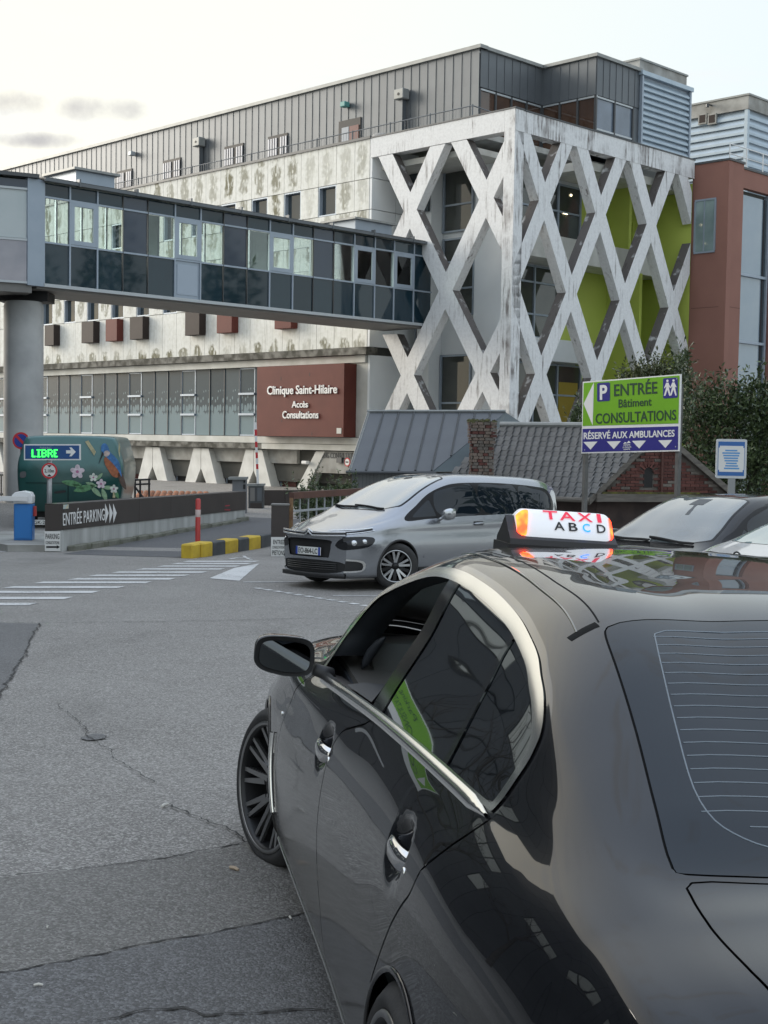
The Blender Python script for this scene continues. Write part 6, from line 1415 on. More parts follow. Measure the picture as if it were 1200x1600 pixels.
ln_ = fr_part(s_, 'boot_gap', [(-.60, .872), (.60, .872), (.60, .866), (-.60, .866)], SHUT, wcar, -.004, 'B')
for sg in (1, -1):
    pol = [(sg*.40, .80), (sg*.42, .965), (sg*.63, .98), (sg*.63, .80)]; fr_part(s_, 'tail_lamp', pol if sg > 0 else pol[::-1], LAMPR, wcar, .002, 'B')
s_.part('body', [s_.G[g] for g in ('L', 'R', 'T', 'F', 'B')], PAINT_WHITE, wcar)
for (u, sg) in ((2.6, 1), (2.6, -1), (0, 1), (0, -1)): wheel(wcar, u, sg*.78, .32, .21, .2, 's', 0, sg, .325)
q = MB(); q.box((1.3, 0, .32), (3.6, 1.4, .28)); cb(q, 'underbody', BLACK, wcar)
q = MB(); q.lathe([(.048, 0), (.062, 0), (.062, .006), (.048, .006), (.048, 0)], 24); q.box((0, .003, -.012), (.012, .006, .06), Matrix.Rotation(.5, 3, 'Y')); q.box((.0, .003, .01), (.06, .006, .010)); q.box((.022, .003, .0), (.012, .006, .05), Matrix.Rotation(-.5, 3, 'Y'))
cb(q, 'badge', DARKSTEEL, wcar, None, False, Matrix.Translation((-1.0, 0, .965)) @ Matrix.Rotation(R(90), 4, 'Z'))

# ------------------------------------------------------------------ GREEN MINIBUS with painted rear
VY = 33.0
vl, vr_ = at_y(30, 815, VY), at_y(188, 815, VY)
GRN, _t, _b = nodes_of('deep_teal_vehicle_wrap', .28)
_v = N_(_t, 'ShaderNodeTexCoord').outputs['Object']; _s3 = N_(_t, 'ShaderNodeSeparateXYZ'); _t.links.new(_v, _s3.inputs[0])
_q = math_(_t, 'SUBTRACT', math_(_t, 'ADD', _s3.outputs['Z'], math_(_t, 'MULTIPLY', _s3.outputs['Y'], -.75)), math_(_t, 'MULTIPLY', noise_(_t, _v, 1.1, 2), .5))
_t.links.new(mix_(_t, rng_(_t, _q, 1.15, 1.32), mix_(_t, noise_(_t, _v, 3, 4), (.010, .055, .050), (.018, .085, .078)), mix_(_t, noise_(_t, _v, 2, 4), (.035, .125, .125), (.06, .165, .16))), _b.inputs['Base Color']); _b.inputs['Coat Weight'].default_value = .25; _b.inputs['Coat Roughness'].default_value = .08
bxc = (vl.x+vr_.x)/2; wb2 = (vr_.x-vl.x)
van = thing('minibus', 'dark teal minibus with a painted kingfisher and flowers across its rear', 'minibus', mw=Matrix.Translation((bxc, VY, gz(bxc, VY))) @ Matrix.Rotation(R(7), 4, 'Z'))
WV = W4[van.name]; HV = at_y(120, 681, VY).z-gz(bxc, VY)
# local: x right, y forward (away), z up. body lofted along y
hw2 = wb2/2
def sect(k, top, bulge):
    return [(-.86*k, .42), (-.97*k, .62), (-1.03*k*bulge, 1.05), (-1.04*k*bulge, 1.55), (-.98*k, top-.42), (-.90*k, top-.10), (-.74*k, top-.015), (0, top+.01), (.74*k, top-.015), (.90*k, top-.10), (.98*k, top-.42), (1.04*k*bulge, 1.55), (1.03*k*bulge, 1.05), (.97*k, .62), (.86*k, .42)]
secs = [(0.0, .93, HV-.06), (.05, .965, HV-.02), (.16, .99, HV), (.6, 1.0, HV), (4.6, 1.0, HV), (5.4, .97, HV-.2), (5.9, .9, HV-.9)]
vs = []; n = None
for y, k, tp in secs:
    s2 = [(p.x, p.y) for p in catmull([(a*hw2, b, 0) for a, b in sect(k, tp, 1.0)], 3)]; n = len(s2); vs += [(a, y+(.10*(b/HV-.3) if y < .3 else 0), b) for a, b in s2]
q = MB(); q.add(vs, [(i*n+k, i*n+(k+1) % n, (i+1)*n+(k+1) % n, (i+1)*n+k) for i in range(len(secs)-1) for k in range(n)]+[tuple(range(n)), tuple(range((len(secs)-1)*n, len(secs)*n))])
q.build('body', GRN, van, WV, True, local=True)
def rear_y(z): return .10*(z/HV-.3)-.008
def vpx(px, py):   # photo pixel -> local x,z on the rear face
    mi = WV.inverted(); o_ = mi @ O3; d_ = mi.to_3x3() @ ray(px, py); t = (0-o_.y)/d_.y; p = o_+d_*t; t = (rear_y(p.z)-o_.y)/d_.y; p = o_+d_*t; return p.x, p.z
def decal(name, pts, mat, lift=.0, closed=True, smooth_=True, parent=None):
    P2 = [vpx(*p) for p in pts]
    if smooth_: P2 = sm(P2, 4)
    q = MB(); q.prism(P2, 0, 1, lambda a, b, d: (a, rear_y(b)-lift-.003*d, b)); return q.build(name, mat, parent or van, WV, local=True)
C_ = lambda n_, c: M(n_, c, tuple(x*.6 for x in c), 14, .4)
bird = decal('bird_breast', [(163, 716), (170, 714), (177, 722), (184, 732), (188, 742), (184, 746), (176, 744), (169, 734), (164, 725)], C_('rust_orange_paint', (.42, .13, .05)), .004)
decal('bird_back', [(160, 694), (165, 693), (169, 698), (172, 706), (180, 714), (187, 724), (189, 736), (190, 745), (184, 734), (176, 724), (168, 716), (164, 712), (159, 706), (158, 699)], C_('kingfisher_blue_paint', (.05, .20, .48)), .007, parent=bird)
decal('bird_cheek', [(163, 706), (168, 704), (172, 708), (168, 713), (163, 712)], C_('pale_pink_paint', (.62, .50, .46)), .010, parent=bird)
decal('bird_beak', [(160, 705), (162, 709), (154, 726), (158, 712)], C_('black_paint', (.015, .015, .018)), .010, smooth_=False, parent=bird)
decal('bird_tail', [(184, 740), (190, 738), (196, 754), (197, 765), (191, 760), (186, 750)], C_('brown_paint', (.10, .06, .045)), .004, parent=bird)
def flower(px, py, r_, mat):
    q = MB(); cx_, cz_ = vpx(px, py); r2 = abs(vpx(px+r_, py)[0]-cx_)
    pts = []
    for t in np.linspace(0, 2*math.pi, 50)[:-1]: rr = r2*(.55+.45*abs(math.cos(2.5*t))); pts.append((cx_+rr*math.cos(t+.3), cz_+rr*math.sin(t+.3)))
    q.prism(pts, 0, 1, lambda a, b, d: (a, rear_y(b)-.006-.003*d, b)); f = q.build('flower', mat, van, WV, local=True)
    q = MB(); q.prism([(cx_+r2*.22*math.cos(t), cz_+r2*.22*math.sin(t)) for t in np.linspace(0, 6.28, 12)[:-1]], 0, 1, lambda a, b, d: (a, rear_y(b)-.0095-.003*d, b)); q.build('flower_heart', C_('pink_paint', (.45, .16, .30)), f, WV, local=True)
PET = C_('white_pink_petal', (.72, .62, .68))
flower(121, 737, 11.5, PET); flower(158, 756, 8, PET); flower(146, 746, 7, C_('white_petal', (.65, .68, .62))); flower(178, 764, 7, C_('white_petal', (.65, .68, .62)))
LF = C_('leaf_green_paint', (.10, .27, .12)); LF2 = C_('pale_green_paint', (.26, .42, .25))
for (px, py, a, l, mm) in ((112, 755, .2, 16, LF), (132, 763, -.3, 18, LF), (150, 768, .9, 13, LF2), (163, 773, 1.3, 13, LF2), (143, 757, .4, 10, LF2), (170, 762, .1, 11, LF2), (182, 772, 1.2, 10, LF), (122, 760, .5, 10, LF), (155, 745, 2.2, 9, LF2)):
    decal('leaf', [(px-l*math.cos(a), py-l*.8*math.sin(a)), (px+l*.3*math.sin(a), py-l*.3*math.cos(a)), (px+l*math.cos(a), py+l*.8*math.sin(a)), (px-l*.3*math.sin(a), py+l*.3*math.cos(a))], mm, .004)
for (pts) in ([(133, 690), (138, 688), (150, 706), (147, 712)], [(186, 690), (188, 700), (187, 715), (185, 705)], [(177, 764), (181, 763), (180, 778), (176, 778)]): decal('reed_streak', pts, C_('straw_paint', (.55, .50, .30)), .004, smooth_=False)
decal('boot_handle', [(86, 768), (101, 766), (102, 769), (87, 771)], BLACK, .004); decal('panel_seam', [(40, 754), (104, 754.5), (104, 755.2), (40, 754.7)], SHUT, .004, smooth_=False); decal('panel_seam', [(106, 755), (106.8, 755), (106.8, 790), (106, 790)], SHUT, .004, smooth_=False)
decal('hinge', [(32, 738), (40, 737), (40, 745), (32, 746)], DARKSTEEL, .004)
x0, z0 = vpx(13, 818); tl = MB(); tl.box((-hw2*.93, -.03, .58), (.16, .08, .28)); q = tl.build('tail_lamp', LAMPR, van, WV, local=True); tl = MB(); tl.box((hw2*.93, -.03, .58), (.16, .08, .28)); tl.build('tail_lamp', LAMPR, van, WV, local=True)
xp, zp = vpx(62, 816); q = MB(); q.box((xp+.1, -.06, zp), (.50, .02, .12)); np_ = q.build('number_plate', M('plate_white', (.7, .7, .7)), van, WV, local=True)
me = text_mesh('GK-2', .26, .08, .003, BLACK, .01); put('letters', me, WV @ Matrix.Translation((xp, -.071, zp-.04)) @ Matrix.Rotation(R(90), 4, 'X'), np_)
for sx in (-1, 1):
    for yy in (1.1, 4.6): q = MB(); q.lathe([(.0, -.12), (.2, -.12), (.34, -.12), (.36, -.08), (.36, .08), (.34, .12), (.22, .12), (.20, .09), (0, .09)], 24); q.build('wheel', RUBBER, van, WV @ Matrix.Translation((sx*hw2*.86, yy, .36)) @ Matrix.Rotation(R(90), 4, 'Z'), True, local=True)
q = MB(); q.box((0, 2.8, .36), (hw2*1.5, 5, .2)); q.build('underbody', BLACK, van, WV, local=True)
# ================================================================== PARKING ENTRANCE
BROWNW = M('dark_brown_cladding', (.050, .040, .036), (.040, .032, .029), 1.5, .5)
STAINW = M('stained_white_wall', (.50, .51, .50), (.33, .335, .325), 1.0, .85, detail=8, stretch=(3, 3, .6))
P1, P2 = gpt(97, 862), gpt(383, 813)
dW = Vector((P2.x-P1.x, P2.y-P1.y, 0)); LW = dW.length; dW.normalize(); nW = Vector((dW.y, -dW.x, 0))
if nW.y > 0: nW = -nW
FW = Fr((P1.x, P1.y, 0), dW, nW)
def fz(fr, s, n=0): p = fr.P(s, n, 0); return gz(p.x, p.y)
wall = thing('parking_wall', 'long dark brown and white parking wall lettered ENTREE PARKING with three arrowheads', 'wall', (P1.x, P1.y, P1.z))
_, zt0 = FW.on(97, 787.5); _, zc0 = FW.on(97, 828); s1_, zt1 = FW.on(383, 768); _, zc1 = FW.on(383, 796)
NP = 6
for k in range(NP):
    a, b = LW*k/NP, LW*(k+1)/NP; f = lambda s, z0, z1: z0+(z1-z0)*s/LW
    FW.poly('cladding_panel', [(a+.004, f(a, zc0, zc1)), (b-.004, f(b, zc0, zc1)), (b-.004, f(b, zt0, zt1)), (a+.004, f(a, zt0, zt1))], -.36, .02, BROWNW, wall)
    FW.poly('base_panel', [(a+.005, fz(FW, a)-.2), (b-.005, fz(FW, b)-.2), (b-.005, f(b, zc0, zc1)-.004), (a+.005, f(a, zc0, zc1)-.004)], -.34, 0, STAINW, wall)
rr_ = random.Random(5)
KM = M('mossy_kerb_stone', (.20, .20, .17), (.10, .105, .075), 4, .9, bump=.5, bscale=25)
for k in range(14):
    a, b = .2+LW*.98*k/14, .2+LW*.98*(k+1)/14-.03; z = fz(FW, a, .2); FW.box('kerb_stone', a, b, .012, .16+rr_.uniform(-.02, .03), z-.1, z+.10+rr_.uniform(-.02, .02), KM, wall, .02)
sc_, zb_ = FW.on(132, 823, .03); sl_, _ = FW.on(97.5, 823, .03); sr_, _ = FW.on(163, 823, .03); _, zt_ = FW.on(132, 796, .03)
def wpx(px, py): return FW.on(px, py, .025)
(sa, _), (sb_, _) = wpx(98.5, 810), wpx(163.5, 810); z0, z1 = wpx(130, 817.5)[1], wpx(130, 793)[1]
FW.text('letters', 'ENTRÉE PARKING', (sa+sb_)/2, 0, z0, abs(sb_-sa), z1-z0, .022, WHITEL, wall, .006, .0)
for px in (165, 171.5, 177.5):
    FW.poly('arrowhead', [wpx(px-.6, 787), wpx(px+4.8, 801.5), wpx(px-.2, 817)], .021, .026, WHITEL, wall)
FW.poly('sticker', [wpx(98.8, 788.5), wpx(107.5, 788), wpx(107.5, 794.5), wpx(98.8, 795.5)], .021, .024, M('faded_sticker', (.35, .48, .52), (.62, .5, .3), 20, .5), wall)
for (a, b, c, d) in ((352, 790, 359, 789), (351, 796, 360, 796)): FW.poly('red_graffiti', [wpx(a, b), wpx(c, d), wpx(c, d+1.6), wpx(a, b+1.2)], .021, .023, M('red_spray', (.40, .03, .05), None, rough=.6), wall)
# end face with plate
EN = Fr(FW.P(0, 0, 0), -FW.nn*1.0, -dW)
EN = Fr(FW.P(-.004, 0, 0), nW, -dW)
plq = thing('parking_plate', 'white PARKING CONSULTATIONS plate with a black arrow at the wall end', 'sign', (P1.x-.15, P1.y, P1.z))
pe = at_y(83, 846, P1.y-.12); FPL = Fr((pe.x, P1.y-.07, 0), (1, 0, 0), (0, -1, 0))
def fpl(px, py): return FPL.on(px, py)
def plate(fr, x0, x1, y0, y1, name, mat, parent, n0=0, n1=.012): 
    a, b, c, d = fr.on(x0, y1), fr.on(x1, y1), fr.on(x1, y0), fr.on(x0, y0); return fr.poly(name, [a, b, c, d], n0, n1, mat, parent)
def ptext(fr, s, x0, x1, y0, y1, mat, parent, n=.013, d=.003, bold=.01):
    a, z0 = fr.on(x0, y1); b, z1 = fr.on(x1, y0); return fr.text('letters', s, (a+b)/2, 0, z0, abs(b-a), z1-z0, n, mat, parent, d, bold)
PLW = M('white_plate', (.70, .70, .68), None, rough=.5)
pb = plate(FPL, 70, 94.5, 830, 861, 'plate', PLW, plq); ptext(FPL, 'PARKING', 71.5, 93, 834, 842, BLACK, plq); ptext(FPL, 'CONSULTATIONS', 71.5, 93, 845.5, 850, BLACK, plq)
plate(FPL, 72.5, 93, 853.2, 856, 'arrow', BLACK, plq, .013, .016); a = [FPL.on(89, 851.5), FPL.on(93.4, 854.6), FPL.on(89, 857.6)]; FPL.poly('arrow_tip', a, .0135, .0165, BLACK, plq)
m = MB(); m.box((0, 0, 0), (.40, .40, 1.0)); q0 = FW.P(-.20, -.16, 0)
eb = MB(); eb.prism([FPL.on(70, 830), FPL.on(97, 828), FPL.on(97, 787), FPL.on(70, 790)], -.06, -.008, lambda a, b, d: FPL.P(a, d, b)); eb.build('end_panel', BROWNW, wall)
eb = MB(); eb.prism([FPL.on(70, 864), FPL.on(97, 864), FPL.on(97, 829), FPL.on(70, 831)], -.06, -.012, lambda a, b, d: FPL.P(a, d, b)); eb.build('end_base', STAINW, wall)
# ramp sheet between wall and kerb
tag(drape('parking_ramp', [gp2(97, 866), gp2(300, 872), gp2(425, 846), gp2(470, 812), gp2(383, 808)], ASPH4, .005), kind='structure')
# yellow and black kerb
kerb = thing('striped_kerb', 'low kerb of yellow and black painted blocks beside the red bollard', 'kerb', gpt(318, 870))
KY = M('yellow_kerb_paint', (.60, .42, .035), (.45, .30, .03), 4, .7, bump=.2, bscale=40); KB = M('black_kerb_paint', (.055, .06, .065), (.085, .088, .09), 4, .7, bump=.2, bscale=40)
K0, K1 = gpt(316, 871), gpt(426, 853); dK = Vector((K1.x-K0.x, K1.y-K0.y, 0)); LK = dK.length; dK.normalize(); nK = Vector((dK.y, -dK.x, 0)); nK = -nK if nK.y > 0 else nK
FKb = Fr((K0.x, K0.y, 0), dK, nK); kx_ = [316, 333, 353, 373, 390, 408, 426]
for k in range(6):
    a = FKb.on(kx_[k], 866)[0]; b = FKb.on(kx_[k+1], 862)[0]; z = fz(FKb, (a+b)/2); FKb.box('kerb_block', a+.008, b-.008, -.30, 0, z-.1, z+.27, KB if k % 2 else KY, kerb, .025)
a = -.38; z = fz(FKb, a); FKb.box('kerb_block', a, -.01, -.27, -.03, z-.1, z+.26, KY, kerb, .025)
# bollard
bp = at_y(309, 845, 26.5); bz_ = gz(bp.x, 26.5)
bol = thing('bollard', 'slim red plastic bollard with one pale reflector band behind the kerb', 'bollard', (bp.x, 26.5, bz_))
RP = M('red_plastic', (.50, .045, .04), (.40, .04, .035), 6, .45)
hb_ = at_y(309, 779, 26.5).z-bz_; mwb = Matrix.Translation((bp.x, 26.5, bz_))
m = MB(); m.lathe([(.05, 0), (.05, hb_-.02), (.03, hb_), (0, hb_)], 16, 'z'); m.build('post', RP, bol, mwb, True, local=True)
m = MB(); m.lathe([(.052, hb_*.66), (.0535, hb_*.665), (.0535, hb_*.79), (.052, hb_*.795)], 16, 'z'); m.build('reflector_band', M('pale_red_band', (.62, .50, .48), None, rough=.4), bol, mwb, True, local=True)
m = MB(); m.lathe([(0, .03), (.1, .03), (.12, 0), (0, 0)], 16, 'z'); m.build('foot', DARKSTEEL, bol, mwb, True, local=True)
# blue barrier machine on its island
ip = gpt(40, 861)
isl = tag(drape('island_top', [gp2(-10, 858), gp2(12, 862), gp2(70, 862), gp2(95, 858), gp2(70, 838), gp2(0, 840)], CONC, .13), kind='structure')
ik = MB(); pts = [gp2(-10, 858), gp2(12, 862), gp2(70, 862), gp2(95, 858), gp2(70, 838), gp2(0, 840)]; n = len(pts)
ik.add([(p.x, p.y, gz(p.x, p.y)-.05) for p in pts]+[(p.x, p.y, gz(p.x, p.y)+.129) for p in pts], [(k, (k+1) % n, n+(k+1) % n, n+k) for k in range(n)]); tag(ik.build('island_kerb', CONC, None), kind='structure')
YB = 27.6; bl_, br_ = at_y(24, 849, YB), at_y(52, 849, YB); zb_ = gz(bl_.x, YB)+.13; cxb = (bl_.x+br_.x)/2; wbb = br_.x-bl_.x
bar = thing('barrier_machine', 'bright blue parking barrier machine with a white head and arm on the concrete island', 'barrier', (cxb, YB, zb_))
ztb = at_y(38, 787, YB).z; zhh = at_y(38, 767.5, YB).z
mwb = Matrix.Translation((cxb, YB, zb_)) @ Matrix.Rotation(R(6), 4, 'Z')
m = MB(); m.box((0, 0, (ztb-zb_)/2), (wbb, .34, ztb-zb_)); m.build('cabinet', M('bright_blue_paint', (.012, .17, .50), (.010, .14, .43), 2, .4, coat=.3), bar, mwb, local=True, bevel=.012)
m = MB(); m.box((-.0, -.174, (ztb-zb_)/2), (wbb-.05, .008, ztb-zb_-.08)); m.build('cabinet_door', M('bright_blue_door', (.014, .18, .52), None, rough=.38, coat=.3), bar, mwb, local=True, bevel=.003)
h0, h1 = ztb-zb_+.01, zhh-zb_
m = MB(); m.prism([(-wbb*.60, h0+.10), (-wbb*.5, h0), (wbb*.5, h0), (wbb*.52, h1-.10), (wbb*.40, h1-.02), (0, h1+.01), (-wbb*.45, h1-.02), (-wbb*.62, h1-.08)], -.19, .17, lambda a, b, d: (a, d, b)); m.build('head', M('white_plastic', (.72, .73, .74), None, rough=.35, coat=.3), bar, mwb, local=True, bevel=.015)
m = MB(); m.box((-1.6, -.23, h0+.10), (3.4, .06, .10)); m.box((-1.6, -.235, h0+.055), (3.2, .05, .012)); m.build('arm', M('white_arm', (.72, .72, .72), None, rough=.4), bar, mwb, local=True)
m = MB(); m.box((wbb*.5+.03, .0, h0-.16), (.05, .12, .2)); m.build('red_reflector', RP, bar, mwb, local=True)
# LIBRE sign with height limit disc on one post
YS = 29.3
FS = Fr((0, YS, 0), (1, 0, 0), (0, -1, 0))
xs_, _ = FS.on(76, 790); lib = thing('parking_display', 'blue LIBRE panel with green lit letters and height disc on a grey post', 'sign', (xs_, YS, gz(xs_, YS)))
m = MB(); m.tube([(xs_, YS+.06, gz(xs_, YS)), (xs_, YS+.06, FS.on(76, 700)[1])], .055, 14); m.build('post', M('galvanised_post', (.40, .41, .42), (.32, .33, .34), 6, .45, metal=.4), lib, None, True)
plate(FS, 38, 126, 694, 719, 'panel_border', WHITEL, lib, -.03, .03); pn = plate(FS, 40, 124.3, 696, 717, 'panel', M('sign_blue', (.012, .075, .24), None, rough=.35), lib, .031, .036)
ptext(FS, 'PARKING', 63, 81, 698, 701.5, M('dim_letter', (.30, .36, .42), None, rough=.5), lib, .037, .002, .0)
LED = M('green_led', (.03, 1, .06), None, emit=1.3)
dots = {'L': ['1..', '1..', '1..', '1..', '1..', '1..', '111'], 'I': ['111', '.1.', '.1.', '.1.', '.1.', '.1.', '111'], 'B': ['111.', '1..1', '1..1', '111.', '1..1', '1..1', '111.'], 'R': ['111.', '1..1', '1..1', '111.', '1.1.', '1..1', '1..1'], 'E': ['111', '1..', '1..', '11.', '1..', '1..', '111']}
x = 51.5
for ch in 'LIBRE':
    led = MB()
    for r_, row in enumerate(dots[ch]):
        for c_, v in enumerate(row):
            if v == '1':
                s_, z_ = FS.on(x+c_*1.95, 703+r_*1.72); led.box(FS.P(s_, .043, z_), (.021, .012, .021))
    led.build('lit_letter', LED, lib); x += (len(dots[ch][0])+.9)*1.95
FS.poly('direction_arrow', [FS.on(*p) for p in ((104, 703.5), (111.5, 703.5), (109, 699), (112.5, 699), (119, 706), (112.5, 713), (109, 713), (111.5, 708.5), (104, 708.5))], .037, .041, WHITEL, lib)
sd_, zd_ = FS.on(77.5, 735.5); r0 = .172
d_ = disc(FS, 'height_disc', sd_, .01, zd_, r0, M('sign_red', (.5, .03, .04)), lib, 32, .012); disc(FS, 'disc_face', sd_, .023, zd_, r0*.78, PLW, d_, 32, .003)
FS.text('letters', '2,10m', sd_, 0, zd_-.05, .21, .085, .028, BLACK, d_, .003, .015)
for sg in (1, -1): FS.poly('triangle_mark', [(sd_-.05, zd_+sg*r0*.70), (sd_+.05, zd_+sg*r0*.70), (sd_, zd_+sg*r0*.42)][::sg], .027, .03, BLACK, d_)
# no parking disc
YN = 36.5; FN = Fr((0, YN, 0), (1, 0, 0), (0, -1, 0)); sd_, zd_ = FN.on(33, 688.5); rn = 13.2*YN/FPX
npk = thing('no_parking_sign', 'round red and blue no parking sign half hidden behind the teal minibus', 'sign', (sd_, YN, gz(sd_, YN)))
disc(FN, 'disc', sd_, .0, zd_, rn, M('sign_red', (.5, .03, .04)), npk, 36, .02); disc(FN, 'disc_face', sd_, .021, zd_, rn*.78, M('sign_royal_blue', (.02, .05, .30), None, rough=.4), npk, 36, .004)
q = MB(); cc, ss = math.cos(R(45)), math.sin(R(45)); q.prism([(sd_+a*cc-b*ss, zd_-a*ss-b*cc) for a, b in ((-rn*.8, -.035), (rn*.8, -.035), (rn*.8, .035), (-rn*.8, .035))], .026, .029, lambda a, b, d: FN.P(a, d, b)); q.build('slash', M('sign_red', (.5, .03, .04)), npk)
m = MB(); m.tube([(sd_, YN+.05, gz(sd_, YN)), (sd_, YN+.05, zd_)], .035, 10); m.build('post', DARKSTEEL, npk, None, True)
# pedestrian entrance pillar with plate
YP = gpt(436, 869).y; FPp = Fr((0, YP, 0), (1, 0, 0), (0, -1, 0)); (xl, zl), (xr, zr) = FPp.on(423, 871), FPp.on(450, 871); _, ztp = FPp.on(436, 790)
pil_ = thing('gate_pillar', 'dark brown gate pillar bearing the ENTREE PIETONS plate beside the silver car', 'pillar', ((xl+xr)/2, YP, zl))
m = MB(); m.box(((xl+xr)/2, YP+.18, (zl+ztp)/2-.05), (xr-xl, .34, ztp-zl+.1)); m.build('pillar', BROWNW, pil_); m = MB(); m.box(((xl+xr)/2, YP+.18, ztp+.015), (xr-xl+.02, .36, .025)); m.build('cap', SOFFIT, pil_)
pp = thing('entrance_plate', 'white ENTREE CONSULTATIONS PIETONS plate low on the gate pillar', 'sign', ((xl+xr)/2, YP, zl))
plate(FPp, 423.6, 446.5, 839, 869, 'plate', PLW, pp, .012, .022); ptext(FPp, 'ENTREE', 427, 444, 843.5, 850, BLACK, pp, .0225); ptext(FPp, 'CONSULTATIONS', 425.5, 445, 853, 857, BLACK, pp, .0225); ptext(FPp, 'PIETONS', 425.5, 445, 860, 867, BLACK, pp, .0225)
# rusty railing and hedge behind
RUST = M('rusty_brown_steel', (.16, .075, .045), (.30, .20, .10), 9, .8); BRS = M('brown_red_timber', (.13, .062, .045), (.10, .05, .038), 4, .7)
ra, rb = Vector((FPp.on(453, 850)[0], YP+.25, 0)), Vector((FPp.on(453, 850)[0]+2.0, YP+4.4, 0))
rl_ = thing('railing', 'brown timber topped railing with pale steel bars behind the gate pillar', 'railing', (ra.x, ra.y, gz(ra.x, ra.y)))
zt_ = at_y(455, 778, YP+.25).z
m = MB(); m.box((ra.x, ra.y, (zt_+gz(ra.x, ra.y))/2), (.07, .07, zt_-gz(ra.x, ra.y))); m.build('rail_post', RUST, rl_)
FRl = Fr((ra.x, ra.y, 0), (rb-ra), Vector((rb.y-ra.y, -(rb.x-ra.x), 0)))
FRl.box('top_rail', 0, (rb-ra).length, -.05, .05, zt_-.02, zt_+.11, BRS, rl_); FRl.box('low_rail', .05, (rb-ra).length, -.02, .02, zt_-.28, zt_-.24, ALU2, rl_)
for k in range(1, 14): FRl.box('baluster', .34*k-.012, .34*k+.012, -.012, .012, zt_-.9, zt_-.021, ALU2, rl_)
# raised red and white barrier with cabinets
YA = 44.0; FA = Fr((0, YA, 0), (1, 0, 0), (0, -1, 0))
arm = thing('raised_barrier', 'raised red and white striped barrier arm on a dark box by the ramp', 'barrier', (FA.on(400, 800)[0], YA, gz(0, YA)))
def apx(py, off_): x0 = 399+(py-660)*.042; return FA.on(x0+off_, py)
ys_ = [660, 671, 681, 690, 699, 707, 716, 725, 733, 743, 757]
for k in range(10): FA.poly('arm_stripe', [apx(ys_[k+1], -1.8), apx(ys_[k+1], 1.8), apx(ys_[k], 1.8), apx(ys_[k], -1.8)], -.03, .03, WHITEL if k % 2 == 0 or k == 9 else M('sign_red', (.5, .03, .04)), arm)
def pbox(fr, x0, x1, y0, y1, name, mat, parent, dep=.5): return plate(fr, x0, x1, y0, y1, name, mat, parent, -dep, 0)
pbox(FA, 388, 411, 757, 812, 'barrier_box', DARKSTEEL, arm); plate(FA, 386, 412.5, 756, 759.5, 'box_lid', ZINC_T, arm, -.55, .03); plate(FA, 391, 398, 762, 783, 'box_panel', SOFFIT, arm, .001, .012); plate(FA, 402, 409, 762, 783, 'box_panel', ZINC, arm, .001, .012); plate(FA, 391, 409, 786, 806, 'box_panel', BROWNW, arm, .001, .012)
YC = 41.0; FC = Fr((0, YC, 0), (1, 0, 0), (0, -1, 0))
cab = thing('ticket_cabinet', 'grey parking cabinet with flat cap at the far end of the brown wall', 'cabinet', (FC.on(374, 805)[0], YC, gz(0, YC)))
pbox(FC, 363, 384, 749, 815, 'cabinet', M('mid_grey_paint', (.17, .175, .185), (.15, .155, .165), 3, .5), cab, .45); plate(FC, 357, 385.5, 745.5, 749.5, 'cap', ZINC_T, cab, -.5, .08); plate(FC, 380, 383.5, 757, 764, 'reader', BLACK, cab, .001, .02); plate(FC, 380.5, 383, 751, 754, 'lamp', BLACK, cab, .001, .03)
# low brown wall in front of the entrance
YR = 46; FR2 = Fr((0, YR, 0), (1, 0, 0), (0, -1, 0)); rw_ = thing('retaining_wall', 'low dark brown wall below the white struts, right of the raised barrier', 'wall', (FR2.on(450, 800)[0], YR, gz(0, YR)))
for (x0, x1) in ((411, 445), (446, 480), (481, 540)): pbox(FR2, x0, x1, 766, 793, 'cladding_panel', BROWNW, rw_, .3); plate(FR2, x0, x1, 793.4, 815, 'base_panel', STAINW, rw_, -.28, -.02)
# tiled lean-to roof and black railing behind the wall
TILE = M('orange_roof_tile', (.40, .16, .08), (.26, .12, .07), 6, .8, rnd=.25)
YT = 47.0; tr_ = thing('tiled_roof', 'low orange clay tile roof behind the brown parking wall', 'roof', (at_y(280, 775, YT).x, YT, gz(0, YT)))
tl0, tl1 = at_y(206, 778, YT), at_y(330, 778, YT); key = MB()
th = np.linspace(0, math.pi, 7); prof = [(math.cos(t)*.10, math.sin(t)*.055) for t in th]
vs = [(x_, y_, z_+.10*y_) for y_ in (0, .46) for x_, z_ in prof]; key.add(vs, [(k, k+1, 8+k, 7+k) for k in range(6)]); tme = key.mesh('roof_tile', TILE)
for i in range(int((tl1.x-tl0.x)/.215)):
    for j in range(4):
        put('roof_tile', tme, Matrix.Translation((tl0.x+.215*i, YT+j*.42, tl0.z-.30+j*.10)) @ Matrix.Rotation(R(14), 4, 'X'), tr_)
m = MB(); m.box(((tl0.x+tl1.x)/2, YT+1.0, tl0.z-1.2), (tl1.x-tl0.x, 1.8, 1.5)); m.build('wall', CONC, tr_)
m = MB(); m.add([(tl0.x-.1, YT-.02, tl0.z-.34), (tl1.x+.1, YT-.02, tl0.z-.34), (tl1.x+.1, YT+1.8, tl0.z+.08), (tl0.x-.1, YT+1.8, tl0.z+.08)], [(0, 1, 2, 3)]); m.build('roof_deck', CONC_D, tr_)
YK = 44.5; FKk = Fr((0, YK, 0), (1, 0, 0), (0, -1, 0)); gr_ = thing('handrail', 'short black steel handrail beside the tiled roof', 'railing', (FKk.on(222, 780)[0], YK, gz(0, YK)))
m = MB()
